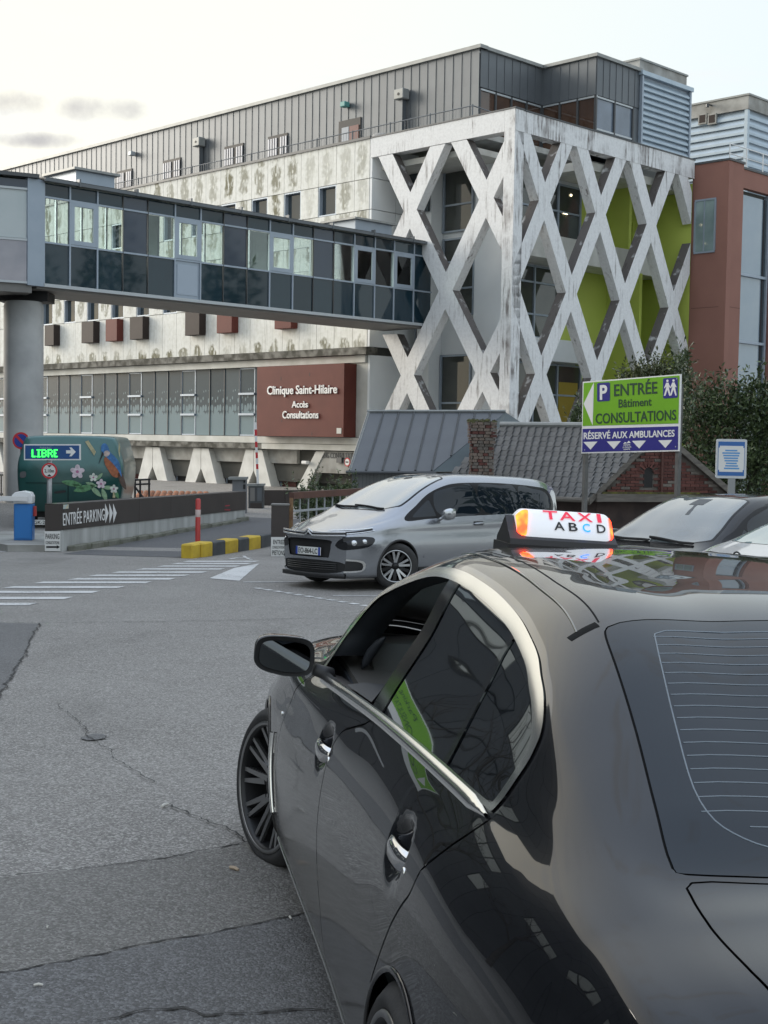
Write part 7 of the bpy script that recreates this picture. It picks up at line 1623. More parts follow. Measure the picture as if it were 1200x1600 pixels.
for (a, b) in (((209, 750), (235, 749)), ((209, 757), (235, 756)), ((211, 750), (211, 800)), ((219, 750), (219, 800)), ((233, 749), (233, 800)), ((212, 762), (224, 778))): m.tube([FKk.P(FKk.on(*a)[0], 0, FKk.on(*a)[1]), FKk.P(FKk.on(*b)[0], 0, FKk.on(*b)[1])], .035, 6)
m.build('bars', BLACK, gr_)
# fence far left under the bridge
YL = 48; FLl = Fr((0, YL, 0), (1, 0, 0), (0, -1, 0)); lf = thing('fence', 'dark fence with grey rails left of the concrete column', 'fence', (FLl.on(-10, 800)[0], YL, gz(0, YL)))
for y in (742, 772, 795): m = MB(); m.tube([FLl.P(FLl.on(-60, y)[0], 0, FLl.on(-60, y)[1]), FLl.P(FLl.on(24, y)[0], 0, FLl.on(24, y)[1])], .04, 6); m.build('rail', SOFFIT, lf)
for x in range(-58, 26, 4): m = MB(); m.tube([FLl.P(FLl.on(x, 742)[0], 0, FLl.on(x, 742)[1]), FLl.P(FLl.on(x, 803)[0], 0, FLl.on(x, 803)[1])], .025, 5); m.build('fence_bar', BROWNW, lf)
pbox(FLl, -90, 24, 796, 818, 'base', CONC, lf, .3)

# ================================================================== OLD HOUSE AND SHED
SLATE = M('grey_roof_slate', (.135, .135, .14), (.085, .088, .085), 2.2, .6, rnd=.16)
BRICK = M('dark_red_brick', (.15, .056, .046), (.10, .042, .036), 3, .9, bump=.3, bscale=60, rnd=.3); BRICKG = M('grey_brick', (.20, .175, .155), (.13, .115, .10), 4, .9, bump=.3, bscale=60, rnd=.25)
MORT = M('grey_mortar', (.16, .145, .13), (.10, .09, .08), 3, .95); OLDW = M('weathered_timber', (.17, .155, .135), (.11, .10, .09), 3, .8, stretch=(1, 1, 6)); MOSS = M('yellow_green_moss', (.13, .125, .03), (.06, .055, .025), 8, 1, bump=.6, bscale=40)
YH = 31.5; hp0 = at_y(1028, 770, YH)
house = thing('slate_house', 'small brick gabled house with grey slate roof below the big green sign', 'house', (hp0.x, YH, gz(hp0.x, YH)))
FG = Fr((hp0.x, YH, 0), (math.cos(R(14)), math.sin(R(14)), 0), (math.sin(R(14)), -math.cos(R(14)), 0))   # gable front, s to the right
FGb = FG
gl_, gr2 = FG.on(934, 773), FG.on(1142, 768); ap = FG.on(1028, 672)
zE = (gl_[1]+gr2[1])/2; sL, sR, sA, zA = gl_[0], gr2[0], ap[0], ap[1]
FG.poly('gable_backing', [(sL+.05, zE), (sR-.05, zE), (sA, zA-.05)], -.3, -.03, MORT, house)
bw, bh = .235, .073; bk = MB(); bk.box((0, 0, 0), (bw-.014, .05, bh-.013)); BM = {m_.name: None for m_ in (BRICK, BRICKG)}
for m_ in (BRICK, BRICKG): BM[m_.name] = bk.mesh('brick', m_, fix=True)
rr_ = random.Random(11); nb_ = 0
for r_ in range(int((zA-zE)/bh)):
    z = zE+bh*(r_+.5); half = (zA-z-.03)/(zA-zE); a, b = sA+(sL-sA)*half+.06, sA+(sR-sA)*half-.06
    s = math.floor(a/bw)*bw+(bw/2 if r_ % 2 else 0)
    while s < b:
        if s-bw/2 > a and s+bw/2 < b and not (abs(s-FG.on(1013, 740)[0]) < .20 and FG.on(1013, 765)[1]-.02 < z < FG.on(1013, 728)[1]+.03) and nb_ < 300:
            grey = abs(s-sA) > (sR-sA)*.60*half+.35 or rr_.random() < .07
            put('brick', BM[(BRICKG if grey else BRICK).name], Matrix.Translation(FG.P(s, -.02+rr_.uniform(-.006, .006), z)) @ FG.m, house); nb_ += 1
        s += bw
sw, zw = FG.on(1013, 746); FG.poly('niche', [(sw-.12, zw-.24), (sw+.12, zw-.24), (sw+.12, zw+.12), (sw+.07, zw+.22), (sw, zw+.26), (sw-.07, zw+.22), (sw-.12, zw+.12)], -.12, -.025, BLACK, house)
for k in range(7):
    t = math.pi*(k+.5)/7; c = FG.P(sw+.20*math.cos(t), .0, zw+.11+.21*math.sin(t)); put('brick', BM[BRICK.name], Matrix.Translation(c) @ FG.m @ Matrix.Rotation(-(t), 4, 'Y') @ Matrix.Scale(.75, 4), house)
m = MB(); sp = FG.on(1033, 740)[0]; m.tube([FG.P(sp, .05, zE-.1), FG.P(sp, .05, zA-.35)], .03, 8); m.build('drain_pipe', M('rusty_pipe', (.11, .05, .04), None, rough=.8), house)
for (s0, z0, s1, z1) in ((sL-.25, zE-.12, sA, zA+.06), (sR+.25, zE-.12, sA, zA+.06)):
    d = .16; FG.poly('barge_board', [(s0, z0-d), (s1, z1-d), (s1, z1), (s0, z0)] if s0 < s1 else [(s0, z0), (s1, z1), (s1, z1-d), (s0, z0-d)], -.02, .14, OLDW, house)
FG.box('mossy_ledge', sL-.1, sR-.05, -.1, .22, zE-.20, zE-.02, OLDW, house); FG.box('moss', sL+.05, sR-.9, -.08, .20, zE-.02, zE+.025, MOSS, house)
FG.box('lower_wall', sL, sR, -.3, -.04, gz(hp0.x, YH)-.3, zE-.2, M('dark_old_wall', (.07, .05, .045), (.04, .03, .028), 3, .9), house)
# roof: ridge runs back and to the left
ax = (Vector((-1, .62, 0))).normalized(); Lr = 4.15
def rp(s, z, t): return FG.P(s, .10, z)+ax*t
e0, e1 = rp(sL-.25, zE-.12, 0), rp(sL-.25, zE-.12, Lr); r0_, r1_ = rp(sA, zA+.06, 0), rp(sA, zA+.06, Lr); q0_, q1_ = rp(sR+.25, zE-.12, 0), rp(sR+.25, zE-.12, Lr)
m = MB(); m.add([e0, e1, r1_, r0_, q0_, q1_], [(0, 1, 2, 3), (3, 2, 5, 4)]); rd_ = m.build('roof', SLATE, house)
# slates in courses over the visible slope
nrow, ncol = 14, 21; up = (r0_-e0); nrm = (e1-e0).cross(up).normalized(); nrm = -nrm if nrm.z < 0 else nrm
xd = (e1-e0).normalized(); ydir = up.normalized(); Wd, Hd = (e1-e0).length, up.length; sw_, sh_ = Wd/ncol, Hd/nrow
sm_ = MB(); sm_.box((0, 0, 0), (sw_*.97, sh_*1.2, .007)); sme = sm_.mesh('slate', SLATE)
rot = Matrix((( xd.x, ydir.x, nrm.x, 0), (xd.y, ydir.y, nrm.y, 0), (xd.z, ydir.z, nrm.z, 0), (0, 0, 0, 1)))
skew = (r0_-e0)
for r_ in range(nrow):
    for c_ in range(ncol):
        u = (c_+(.5 if r_ % 2 == 0 else .0)+.25)/ncol
        if u > .99: continue
        p = e0.lerp(e1, u).lerp(r0_.lerp(r1_, u), (r_+.5)/nrow)
        put('slate', sme, Matrix.Translation(p+nrm*(.022+rr_.uniform(-.003, .004))) @ rot @ Matrix.Rotation(rr_.uniform(-.015, .015), 4, 'Z') @ Matrix.Rotation(R(-1.1), 4, 'X'), rd_)
m = MB(); m.tube([r0_+Vector((0, 0, .04)), r1_+Vector((0, 0, .04))], .07, 8); m.build('ridge', ZINC_T, house)
m = MB(); m.tube([e0+Vector((0, -.04, -.05)), e1+Vector((0, -.04, -.05))], .06, 8); m.build('gutter', OLDW, house)
m = MB(); zz_ = gz(hp0.x, YH)-.3; c0, c1 = e0+Vector((.2, .2, 0)), e1+Vector((.3, .2, 0)); m.add([(c0.x, c0.y, zz_), (c1.x, c1.y, zz_), (c1.x, c1.y, c1.z), (c0.x, c0.y, c0.z)], [(0, 1, 2, 3)]); m.build('side_wall', M('dark_old_wall', (.07, .05, .045)), house)
# brick chimney
YCh = 31.6; FCh = Fr((at_y(754, 735, YCh).x, YCh, 0), (math.cos(R(3)), math.sin(R(3)), 0), (math.sin(R(3)), -math.cos(R(3)), 0)); FCs = Fr(FCh.P(0, 0, 0), FCh.nn, FCh.rt)
chm = thing('brick_chimney', 'old brick chimney with moss on its crown between the zinc roof and the slate roof', 'chimney', FCh.P(0, -.3, gz(0, YCh)))
hwc = abs(FCh.on(735, 700)[0]-FCh.on(769, 700)[0])/2; ztc = FCh.on(754, 655)[1]; zbc = gz(0, YCh)
FCh.box('shaft', -hwc+.03, hwc-.03, -2*hwc+.03, -.03, zbc, ztc-.05, MORT, chm)
cb_ = {BRICK.name: MB(), BRICKG.name: MB(), 'p': MB()}; nr_ = 0; z = ztc-.10; BRP = M('pale_brick', (.20, .155, .13), (.14, .11, .09), 5, .9, bump=.3, bscale=60)
rotz = FCh.m.to_3x3()
while z > FCh.on(754, 752)[1]:
    ex = .05 if nr_ < 5 else (.025 if nr_ < 7 else 0); k = 4
    for i in range(k):
        w_ = 2*(hwc+ex)/k; o_ = (w_/2 if nr_ % 2 else 0)
        for face_ in (0, 1, 2):
            s = -hwc-ex+w_*(i+.5)+o_*(.5 if i < k-1 else -.5); mt = rr_.choice([BRICK.name, BRICKG.name, BRICKG.name, 'p', 'p'])
            c = FCh.P(s, ex-.03+rr_.uniform(-.008, .008), z) if face_ == 0 else FCh.P((hwc+ex-.03+rr_.uniform(-.008, .008))*(1 if face_ == 1 else -1), -hwc+s, z)
            cb_[mt].box(c, (w_-.018, .08, .062) if face_ == 0 else (.08, w_-.018, .062), rotz)
    z -= .073; nr_ += 1
for mt, mm in ((BRICK.name, BRICK), (BRICKG.name, BRICKG), ('p', BRP)): tag(cb_[mt].build('brickwork', mm, chm), kind='stuff')
m = MB()
for k in range(40): m.lathe([(0, .05), (.05, .03), (.07, 0)], 6, 'z'); a = [Vector((rr_.uniform(-hwc-.06, hwc+.06), 0, 0))]; off_ = FCh.P(a[0].x, -rr_.uniform(-.05, 2*hwc+.05), ztc-.06+rr_.uniform(-.03, .02)); m.v[-18:] = [v*rr_.uniform(.8, 1.4)+off_ for v in m.v[-18:]]
m.build('moss_crown', M('dark_moss', (.035, .03, .015), (.08, .085, .03), 9, 1, bump=.7, bscale=40), chm)
# zinc roofed shed
ZROOF = M('dark_zinc_roof', (.105, .112, .12), (.09, .096, .105), 1.2, .5, metal=.3, rnd=.06)
YZ = 39.0
shed = thing('zinc_shed', 'shed with steep dark grey standing seam zinc roof in front of the white lattice', 'shed', (at_y(650, 790, YZ).x, YZ, gz(0, YZ)))
rg0, rg1 = at_y(576, 644, YZ+3.2), at_y(795, 643, YZ+3.2+.0); ev0, ev1 = at_y(546, 736, YZ), at_y(676, 737, YZ)
rgm = at_y(790, 644, YZ+3.2); hipb = at_y(735, 737, YZ+.4)
# main slope: strips between seams
def lerp3(a, b, t): return a+(b-a)*t
npan = 9; top_, bot_ = [], []
for k in range(npan+1):
    t = k/npan; top_.append(lerp3(rg0, rgm, t)); bot_.append(lerp3(ev0, ev0+(rgm-rg0), t))
seam_d = (rgm-rg0)
nz_ = seam_d.cross(ev0-rg0).normalized(); nz_ = -nz_ if nz_.z < 0 else nz_
hip_top, hip_bot = rgm, ev1
for k in range(npan):
    quad = [top_[k], top_[k+1], bot_[k+1], bot_[k]]
    # trim against the hip line
    def side_(p): return (p-hip_top).dot((hip_bot-hip_top).cross(nz_).normalized())
    sgn_ = side_(ev0); out_ = []
    for i in range(4):
        a, b = quad[i], quad[(i+1) % 4]; da, db = side_(a)*sgn_, side_(b)*sgn_
        if da >= -1e-6: out_.append(a)
        if (da > 1e-6) != (db > 1e-6) and abs(da-db) > 1e-9: out_.append(lerp3(a, b, da/(da-db)))
    if len(out_) < 3: continue
    m = MB(); n = len(out_); m.add([p for p in out_]+[p-nz_*.03 for p in out_], [tuple(range(n)), tuple(range(n, 2*n))[::-1]]+[(i, (i+1) % n, n+(i+1) % n, n+i) for i in range(n)]); m.build('roof_panel', ZROOF, shed)
    a, b = top_[k], bot_[k]; db = side_(b)*sgn_
    if db < 0: b = lerp3(a, b, side_(a)*sgn_/(side_(a)*sgn_-db))
    if side_(top_[k])*sgn_ > .05: m = MB(); m.tube([a+nz_*.025, b+nz_*.025], .026, 4); m.build('roof_seam', DARKSTEEL, shed)
DT = M('dark_teal_flashing', (.055, .075, .08), (.045, .062, .067), 1.5, .5, metal=.2)
rb_ = at_y(832, 672, YZ+1.5); vb_ = at_y(780, 682, YZ+.5); lb_ = at_y(735, 700, YZ+.2)
m = MB(); m.add([rgm, rb_, vb_, lb_, hipb, ev1], [(0, 1, 2), (0, 2, 3), (0, 3, 4), (0, 4, 5)]); m.build('hip_face', DT, shed)
m = MB(); m.tube([rg0+Vector((-.05, 0, .03)), rgm+Vector((0, 0, .03))], .05, 6); m.build('ridge_cap', ZINC_T, shed); m = MB(); m.tube([rg0, ev0], .045, 6); m.build('verge_trim', ZINC_T, shed)
m = MB(); m.tube([ev0+Vector((-.1, -.06, -.03)), ev1+Vector((.1, -.06, -.03))], .05, 6); m.build('gutter', DARKSTEEL, shed)
for k in range(30):
    x0 = ev0.x+.12+k*.105; 
    if x0 > hipb.x: break
    m = MB(); m.box((x0, YZ+.06, (ev0.z-.05+gz(0, YZ))/2), (.098, .04, ev0.z-.05-gz(0, YZ))); m.build('wall_plank', M('grey_boarding', (.13, .135, .135), (.10, .105, .105), 3, .7, rnd=.1), shed)
m = MB(); m.box(((ev0.x+hipb.x)/2, YZ+1.6, ev0.z-1.2), (hipb.x-ev0.x-.2, 2.9, 2.4)); m.build('shed_core', BLACK, shed)

# ================================================================== SIGNS ON POSTS
A_, B_, C_2, D_ = at_y(911, 597, 25), at_y(1063, 585, 23), at_y(1060, 703, 23), at_y(909, 707, 25)
dS = Vector((B_.x-A_.x, B_.y-A_.y, 0)); Ls = dS.length; dS.normalize(); nS = Vector((dS.y, -dS.x, 0)); FB_ = Fr((A_.x, A_.y, 0), dS, nS)
big = thing('entrance_sign', 'large green and blue CONSULTATIONS and AMBULANCES sign on two grey posts', 'sign', (A_.x+.8, A_.y-.8, gz(A_.x, A_.y)))
def bq(px, py): return FB_.on(px, py)
def bpoly(name, pts, n0, n1, mat, parent=None): return FB_.poly(name, [bq(*p) for p in pts], n0, n1, mat, parent or big)
GRS = M('sign_lime_green', (.19, .45, .022), (.17, .41, .02), 1, .35, coat=.2); BLS = M('sign_violet_blue', (.035, .032, .23), None, rough=.35, coat=.2); DGR = M('sign_dark_green', (.022, .06, .035), None, rough=.4)
bpoly('board', [(908.5, 708.5), (1060.5, 705), (1063.5, 584.5), (910.5, 596.5)], -.03, .0, WHITEL)
bpoly('green_panel', [(910.7, 665.5), (1060, 661.5), (1062, 586.5), (912.2, 598.5)], .001, .005, GRS)
bpoly('blue_panel', [(909.8, 706.5), (1059.3, 702.8), (1059.8, 666), (910.6, 670.2)], .001, .005, BLS)
bpoly('white_arrow', [(912.5, 631), (928.5, 597.5), (926.5, 664.5)], .006, .009, WHITEL)
def rq(px0, py0, px1, py1, mat, n0, n1, name, r_=2.2, skew_=-.066):
    pts = []
    for (cx_, cy_, a0) in ((px1-r_, py0+r_, -90), (px1-r_, py1-r_, 0), (px0+r_, py1-r_, 90), (px0+r_, py0+r_, 180)):
        for k in range(4): a = R(a0+30*k); x = cx_+r_*math.cos(a); y = cy_+r_*math.sin(a); pts.append((x, y+skew_*(x-(px0+px1)/2)))
    return bpoly(name, pts[::-1], n0, n1, mat)
rq(933.5, 598, 953.5, 627, BLS, .006, .009, 'parking_badge')
def btext(s, x0, x1, yb, yt, mat, n=.0095, bold=.012, skew_=-.066):
    me = text_mesh(s, 1, 1, .004, mat, bold)
    for v in me.vertices:
        px = x0+(x1-x0)*(v.co.x+.5); py = yb+(yt-yb)*v.co.y+skew_*(px-(x0+x1)/2); s_, z_ = bq(px, py); p = FB_.P(s_, n+v.co.z, z_); v.co = p-FB_.P(0, 0, 0)
    me.update(); return put('letters', me, Matrix.Translation(FB_.P(0, 0, 0)), big)
btext('P', 938, 949.5, 624.5, 601.5, WHITEL, .0095, .03); btext('ENTRÉE', 960, 1027.5, 617, 594-.5, DGR, .006, .015); btext('Bâtiment', 967, 1018.5, 635.5, 622.5, DGR, .006); btext('CONSULTATIONS', 931, 1057, 659.5, 643, DGR, .006, .014, -.05)
btext('RÉSERVÉ AUX AMBULANCES', 912.5, 1054.5, 684.5, 671, WHITEL, .006, .02, -.03)
rq(1036.5, 590.5, 1059.5, 622, BLS, .006, .009, 'walkers_badge')
for dx in (0, 9.5):   # two walking figures
    fx_ = lambda x, y: (1043.5+dx+x, 606+y-.05*dx)
    hd = [fx_(2.6*math.cos(t)*.72, -11+2.0*math.sin(t)) for t in np.linspace(0, 6.28, 13)[:-1]]; bpoly('walker_head', hd, .0095, .011, WHITEL)
    bpoly('walker_body', [fx_(-2.2, -8), fx_(2, -8), fx_(2.4, 0), fx_(5.0, 12.5), fx_(2.8, 12.5), fx_(0, 3), fx_(-3.2, 12.5), fx_(-5.6, 12.5), fx_(-2, 0)], .0095, .011, WHITEL); bpoly('walker_arm', [fx_(-2, -7.5), fx_(-5.2, 0), fx_(-4, 1), fx_(-1.2, -4)], .0098, .0113, WHITEL); bpoly('walker_arm', [fx_(1.6, -7.5), fx_(4.8, -1), fx_(3.8, 0), fx_(1, -4)], .0098, .0113, WHITEL)
for cx_ in (923, 959.5, 999, 1040): y_ = 689.2-.022*(cx_-985); bpoly('down_triangle', [(cx_-11, y_), (cx_+11, y_-.6), (cx_+.2, y_+12)][::-1], .006, .009, WHITEL)
bpoly('small_crest', [(974, 694), (977, 690.5), (980, 692), (983, 688.5), (986, 692), (978, 693)], .006, .009, WHITEL)
for k, (a, b) in enumerate(((975, 985.5), (973.5, 987), (975, 985))): btext('IMPRIME' if k != 1 else 'SIGNALER', a, b, 696.5+3.4*k, 694.2+3.4*k, WHITEL, .006, 0)
for px in (909.5, 1056): s_, _ = bq(px, 690); s_ += .03 if px < 950 else 0; FB_.box('post', s_-.035, s_+.035, -.11, -.031, gz(FB_.P(s_, 0, 0).x, FB_.P(s_, 0, 0).y)-.1, bq(px, 600)[1], M('grey_sign_post', (.16, .16, .16), (.12, .12, .115), 6, .5, metal=.3), big)
for (px, py) in ((914, 703), (1056, 698), (1058, 592)): disc(FB_, 'bolt', bq(px, py)[0], .006, bq(px, py)[1], .012, ALU2, big, 8, .004)
# small information panel
YI = 21.5; FI = Fr((at_y(1143, 717, YI).x, YI, 0), (math.cos(R(-6)), math.sin(R(-6)), 0), (-math.sin(R(6)), -math.cos(R(6)), 0))
inf = thing('information_panel', 'small white framed blue notice panel on a grey post in front of the hedge', 'sign', FI.P(0, 0, gz(FI.o.x, YI)))
def ipx(px, py): return FI.on(px, py)
def ipl(x0, x1, y0, y1, name, mat, n0, n1, r_=0):
    a, b = ipx(x0, y1), ipx(x1, y0)
    if not r_: return FI.box(name, a[0], b[0], n0, n1, a[1], b[1], mat, inf)
    pts = []
    for (cx_, cz_, a0) in ((b[0]-r_, b[1]-r_, 0), (a[0]+r_, b[1]-r_, 90), (a[0]+r_, a[1]+r_, 180), (b[0]-r_, a[1]+r_, 270)):
        pts += [(cx_+r_*math.cos(R(a0+22.5*k)), cz_+r_*math.sin(R(a0+22.5*k))) for k in range(5)]
    return FI.poly(name, pts, n0, n1, mat, inf)
ipl(1118, 1167.5, 686.5, 747, 'case', M('pale_panel_frame', (.55, .57, .58), None, rough=.4), -.06, .0, .03); ipl(1121, 1164, 690.5, 743, 'blue_sheet', M('notice_blue', (.03, .13, .38), None, rough=.35), .001, .004); ipl(1123.5, 1161.5, 697, 737, 'white_sheet', PLW, .005, .008); ipl(1122, 1163, 700, 734, 'white_sheet', PLW, .0045, .0075)
for k, (a, b) in enumerate(((1133, 1152), (1128.5, 1156), (1130, 1155), (1131, 1153), (1132, 1153), (1134, 1151), (1133, 1153), (1131, 1155))): y = 703+k*4.0; ipl(a, b, y, y+1.9, 'text_line', M('faded_blue_ink', (.10, .30, .60), None, rough=.5), .009, .0105)
FI.box('post', ipx(1138, 750)[0], ipx(1149, 750)[0], -.05, -.0, gz(FI.o.x, YI)-.1, ipx(1140, 747)[1], M('grey_panel_post', (.26, .27, .27), None, rough=.5), inf)

# ================================================================== VEGETATION
def leaf_mat(name, c1, c2, rough=.5):
    m, t, b = nodes_of(name, rough); g = N_(t, 'ShaderNodeNewGeometry')
    r_ = g.outputs['Random Per Island']; t.links.new(mix_(t, r_, c1, c2), b.inputs['Base Color']); b.inputs['Specular IOR Level'].default_value = .5
    return m
LAUREL = leaf_mat('laurel_leaf', (.020, .040, .015), (.095, .13, .05), .38); LAUREL2 = leaf_mat('olive_leaf', (.036, .050, .018), (.115, .13, .05), .45); BARK = M('grey_brown_bark', (.075, .062, .05), (.04, .034, .028), 6, .9, bump=.5, bscale=40)
def foliage(name, blobs, nleaf, ln, mat, parent, seed, sprigs=0, up=.3):
    """leaf-sized faces spread through several uneven lobes, plus leafy shoots that break the outline"""
    g = np.random.default_rng(seed); V, F = [], []
    w_ = np.array([b[3]*b[4]*b[5] for b in blobs]); w_ = w_/w_.sum()
    def leaf(p, d, l_):
        d = d/np.linalg.norm(d); s = np.cross(d, g.normal(size=3)); s /= np.linalg.norm(s); nn = np.cross(d, s); k = len(V); wd = l_*.17
        V.extend([p, p+d*l_*.45+s*wd+nn*.004, p+d*l_, p+d*l_*.45-s*wd+nn*.004]); F.append((k, k+1, k+2, k+3))
    for i in range(nleaf):
        b = blobs[g.choice(len(blobs), p=w_)]; v = g.normal(size=3); v /= np.linalg.norm(v); r_ = g.uniform(.25, 1.0)**.5*(1+.14*math.sin(5*v[0]+3*v[2]+b[0]*4)*math.cos(4*v[1]-b[1]))
        p = np.array(b[:3])+v*r_*np.array(b[3:6]); d = v*.7+g.normal(size=3)*.6+np.array([0, 0, up]); leaf(p, d, ln*g.uniform(.6, 1.3))
    for i in range(sprigs):
        b = blobs[g.choice(len(blobs))]; v = g.normal(size=3); v[2] = abs(v[2])+.2; v[1] = -abs(v[1])*.6; v /= np.linalg.norm(v); p0 = np.array(b[:3])+v*np.array(b[3:6])*.95; d = v*.5+np.array([0, 0, .9])+g.normal(size=3)*.25; d /= np.linalg.norm(d); L = g.uniform(.25, .6)
        for j in range(12): q = p0+d*L*j/12; leaf(q, d*.5+g.normal(size=3)*.7, ln*g.uniform(.7, 1.2))
    me = mesh_of(name, V, F, mat); o = put(name, me, None, parent); o['kind'] = 'stuff'; return o
def stems(parent, base, tops, r0):
    m = MB()
    for t in tops: m.tube([base, tuple((np.array(base)*.5+np.array(t)*.5)+np.array([.05, 0, .1])), t], [r0, r0*.7, r0*.3], 7)
    m.build('trunk', BARK, parent, None, True)
def bush(name, label, cat, px_blobs, Y, nleaf, ln, mat, seed, sprigs=30, group=None):
    bl = []
    for (px, py, rx, rz, dy) in px_blobs:
        c = at_y(px, py, Y+dy); s = (Y+dy)/FPX; bl.append((c.x, c.y, c.z, rx*s, max(.5, rx*s*.75), rz*s))
    bx_ = sum(b[0] for b in bl)/len(bl); o = thing(name, label, cat, (bx_, Y, gz(bx_, Y)), group)
    stems(o, (bx_, Y, gz(bx_, Y)), [(b[0], b[1], b[2]) for b in bl[:5]], .09); foliage('foliage', bl, nleaf, ln, mat, o, seed, sprigs); return o
bush('laurel_hedge', 'tall dark laurel hedge with upright shoots at the right edge behind the notice panel', 'hedge', [(1100, 690, 45, 75, 0), (1150, 680, 50, 70, .4), (1200, 690, 55, 85, 0), (1085, 630, 32, 42, .6), (1130, 640, 36, 40, 0), (1185, 635, 45, 45, .5), (1105, 735, 50, 48, -.3), (1170, 740, 60, 50, -.4), (1240, 660, 50, 90, .3), (1062, 585, 13, 28, .5)], 36.5, 17000, .16, LAUREL, 3, 130)
bush('bushy_tree', 'olive green bush rising behind the top edge of the large green sign', 'bush', [(990, 600, 26, 20, 0), (1020, 592, 26, 20, .3), (1050, 605, 26, 34, .2), (1010, 622, 36, 26, 0), (1060, 640, 24, 40, 0)], 39.0, 4200, .16, LAUREL2, 4, 60)
bush('ivy_bush', 'small dark ivy bush between the slate roof and the large green sign', 'bush', [(903, 655, 9, 18, 0), (900, 675, 10, 22, 0)], 38.0, 900, .13, LAUREL, 5, 12)
bush('hedge', 'low dark hedge behind the brown railing by the silver car', 'hedge', [(480, 788, 22, 26, 0), (510, 785, 24, 24, .3), (540, 780, 26, 24, .2), (500, 800, 30, 20, -.2)], 31.0, 3200, .10, LAUREL, 6, 20)
bush('young_shrub', 'sparse tall shrub above the low hedge in front of the dark entrance', 'shrub', [(490, 765, 7, 14, 0), (533, 770, 8, 13, 0), (488, 755, 5, 10, 0)], 33.5, 320, .09, LAUREL2, 7, 8)
# bare winter trees along the street on the left and behind the camera: they show in the car paint and the bridge glass
def bare_tree(label, x, y, h, seed, grp='bare street trees'):
    rr = random.Random(seed); z0 = gz(x, min(y, 100)) if y > 0 else 0; o = thing('bare_tree', label, 'tree', (x, y, z0), grp); tr_m, tw = MB(), MB()
    def grow(p, d, L, r_, lev):
        n = 3; pts = [p]; dd = d.copy()
        for k in range(n): dd = (dd+Vector((rr.uniform(-1, 1), rr.uniform(-1, 1), rr.uniform(-.4, .8)))*.16).normalized(); pts.append(pts[-1]+dd*L/n)
        (tr_m if lev < 2 else tw).tube(pts, [r_, r_*.85, r_*.7, r_*.55], 7 if lev < 2 else 4, cap=False)
        if lev >= 4: return
        for k in range(rr.choice((3, 4, 4)) if lev < 3 else 3):
            t = rr.uniform(.45, 1); b = pts[min(n, int(t*n)+1)]; a = rr.uniform(0, 6.28); s = Vector((math.cos(a), math.sin(a), rr.uniform(.0, .7))).normalized()
            grow(b, (dd*.55+s*.75).normalized(), L*rr.uniform(.55, .78), r_*.5, lev+1)
    grow(Vector((x, y, z0)), Vector((0, 0, 1)), h*.36, h*.018, 0)
    tr_m.build('trunk', BARK, o, None, True); tw.build('crown', BARK, o); return o
for (x, y, h, sd_, lb) in ((-13.2, 27, 9, 2, 'bare tree in front of the grey panelled building on the left'), (-13.5, 9, 10, 3, 'bare tree on the left verge beside the camera'), (-9, -5, 11, 4, 'bare tree behind the camera on the left'), (-15, 20, 10, 8, 'bare tree between the grey panelled building and the verge'), (4, -12, 11, 5, 'bare tree straight behind the camera'), (14, -8, 10, 6, 'bare tree behind the camera on the right')):
    bare_tree(lb, x, y, h, sd_)
for (x, y, h, sd_, lb) in ((17, 24, 11, 21, 'tall dark evergreen right of the street beside the hedge'), (24, 14, 13, 22, 'broad dark evergreen on the right of the street'), (30, 30, 14, 24, 'tallest dark evergreen far on the right'), (27, 39, 15, 27, 'tall evergreen facing the bridge on the right'), (34, 45, 16, 28, 'second tall evergreen facing the bridge on the right'), (31, 33, 14, 29, 'third tall evergreen facing the bridge on the right')):
    o = thing('evergreen_tree', lb, 'tree', (x, y, gz(x, max(y, 0))-.2), 'evergreen trees along the street'); b_ = [(x+random.uniform(-1, 1), y+random.uniform(-1, 1), h*(.3+.14*k), 3.2-.4*k, 3.2-.4*k, h*.17) for k in range(5)]; stems(o, (x, y, gz(x, max(y, 0))-.2), [(q[0], q[1], q[2]) for q in b_], .2); foliage('crown', b_, 2600, .55, LAUREL, o, sd_, 0)
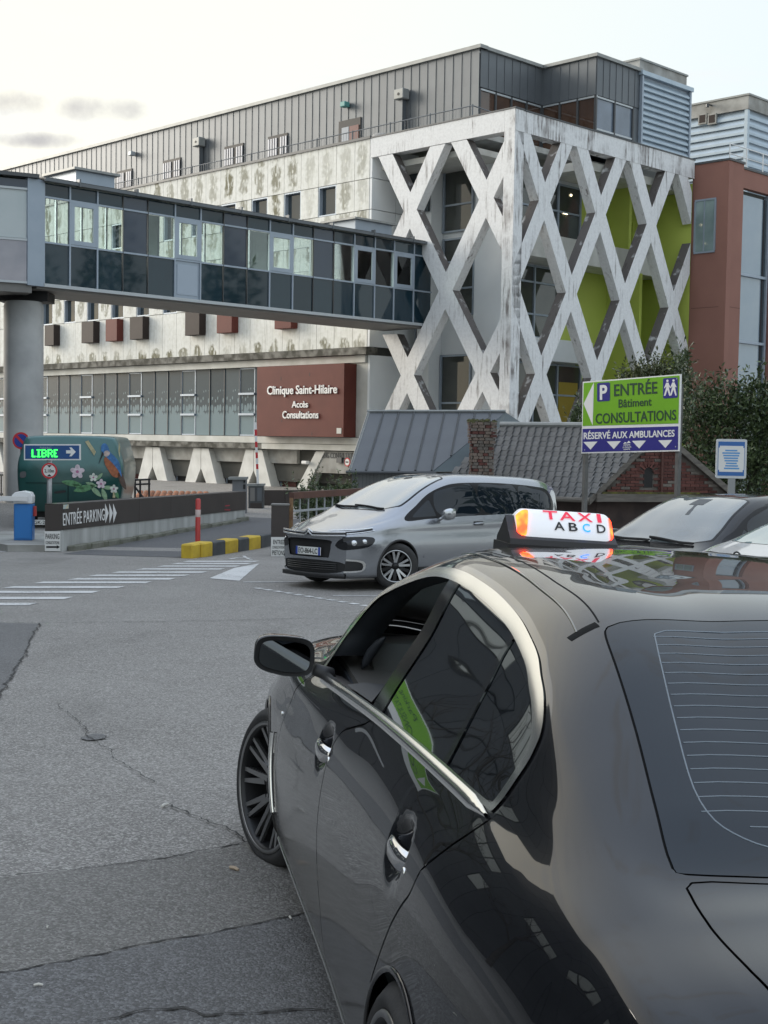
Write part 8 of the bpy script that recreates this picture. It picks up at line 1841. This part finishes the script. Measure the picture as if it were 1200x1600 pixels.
# grey panelled building on the left of the street, outside the view but mirrored in the taxi
gb = thing('panelled_building', 'dark grey panelled building across the street on the left', 'building', (-26, 24, 0)); GP = M('dark_grey_panel', (.06, .064, .07), (.05, .053, .06), .8, .5, rnd=.15)
FGB = Fr((-14.4, 46, 0), Vector((-.16, -1, 0)), Vector((1, -.16, 0)))
FGB.box('core', 0, 53, -8, -.1, -1.5, 10.1, BLACK, gb)
FGB.box('core', 15.1, 53, -8, -.1, 10.46, 14.9, BLACK, gb); FGB.box('roof_edge', 15, 53.1, -8, .1, 14.91, 15.1, ZINC_T, gb)  # unseen upper block, added to darken the reflection along the taxi's rear pillar
for i in range(28):
    for j in range(10 if i >= 8 else 7):
        s = 1.88*i; z = -1.2+1.63*j
        if j == 5 and i % 5 in (1, 2, 3) or j == 3 and i % 7 == 2: FGB.box('window', s+.1, s+1.75, -.09, -.03, z+.1, z+1.5, M('sky_toned_window', (.55, .55, .50), None, rough=.1), gb); continue  # pale colour stands in for panes bright with sky
        FGB.box('cladding_panel', s+.02, s+1.86, -.09, 0, z+.02, z+1.61, GP, gb)
FGB.box('roof_edge', -.1, 15, -8, .1, 10.22, 10.45, ZINC_T, gb)
ls = thing('roadside_sign', 'green CONSULTATIONS arrow sign standing left of the street', 'sign', (-8.5, 20.6, -.4)); FLS = Fr((-8.2, 24.5, 0), Vector((-.85, -.55, 0)), Vector((.55, -.85, 0)))
FLS.box('board', 0, 2.3, -.04, 0, 2.3, 3.5, WHITEL, ls); FLS.box('green_panel', .03, 2.27, .001, .005, 2.65, 3.47, GRS, ls); FLS.text('letters', 'CONSULTATIONS', 1.0, 0, 2.75, 1.6, .25, .006, DGR, ls); FLS.text('letters', 'Parking', 1.0, 0, 3.12, 1.0, .22, .006, DGR, ls); FLS.poly('white_arrow', [(2.2, 3.05), (1.92, 3.35), (1.92, 2.75)], .006, .009, WHITEL, ls)
for s_ in (.2, 2.1): FLS.box('post', s_-.04, s_+.04, -.12, -.041, -.8, 3.4, DARKSTEEL, ls)
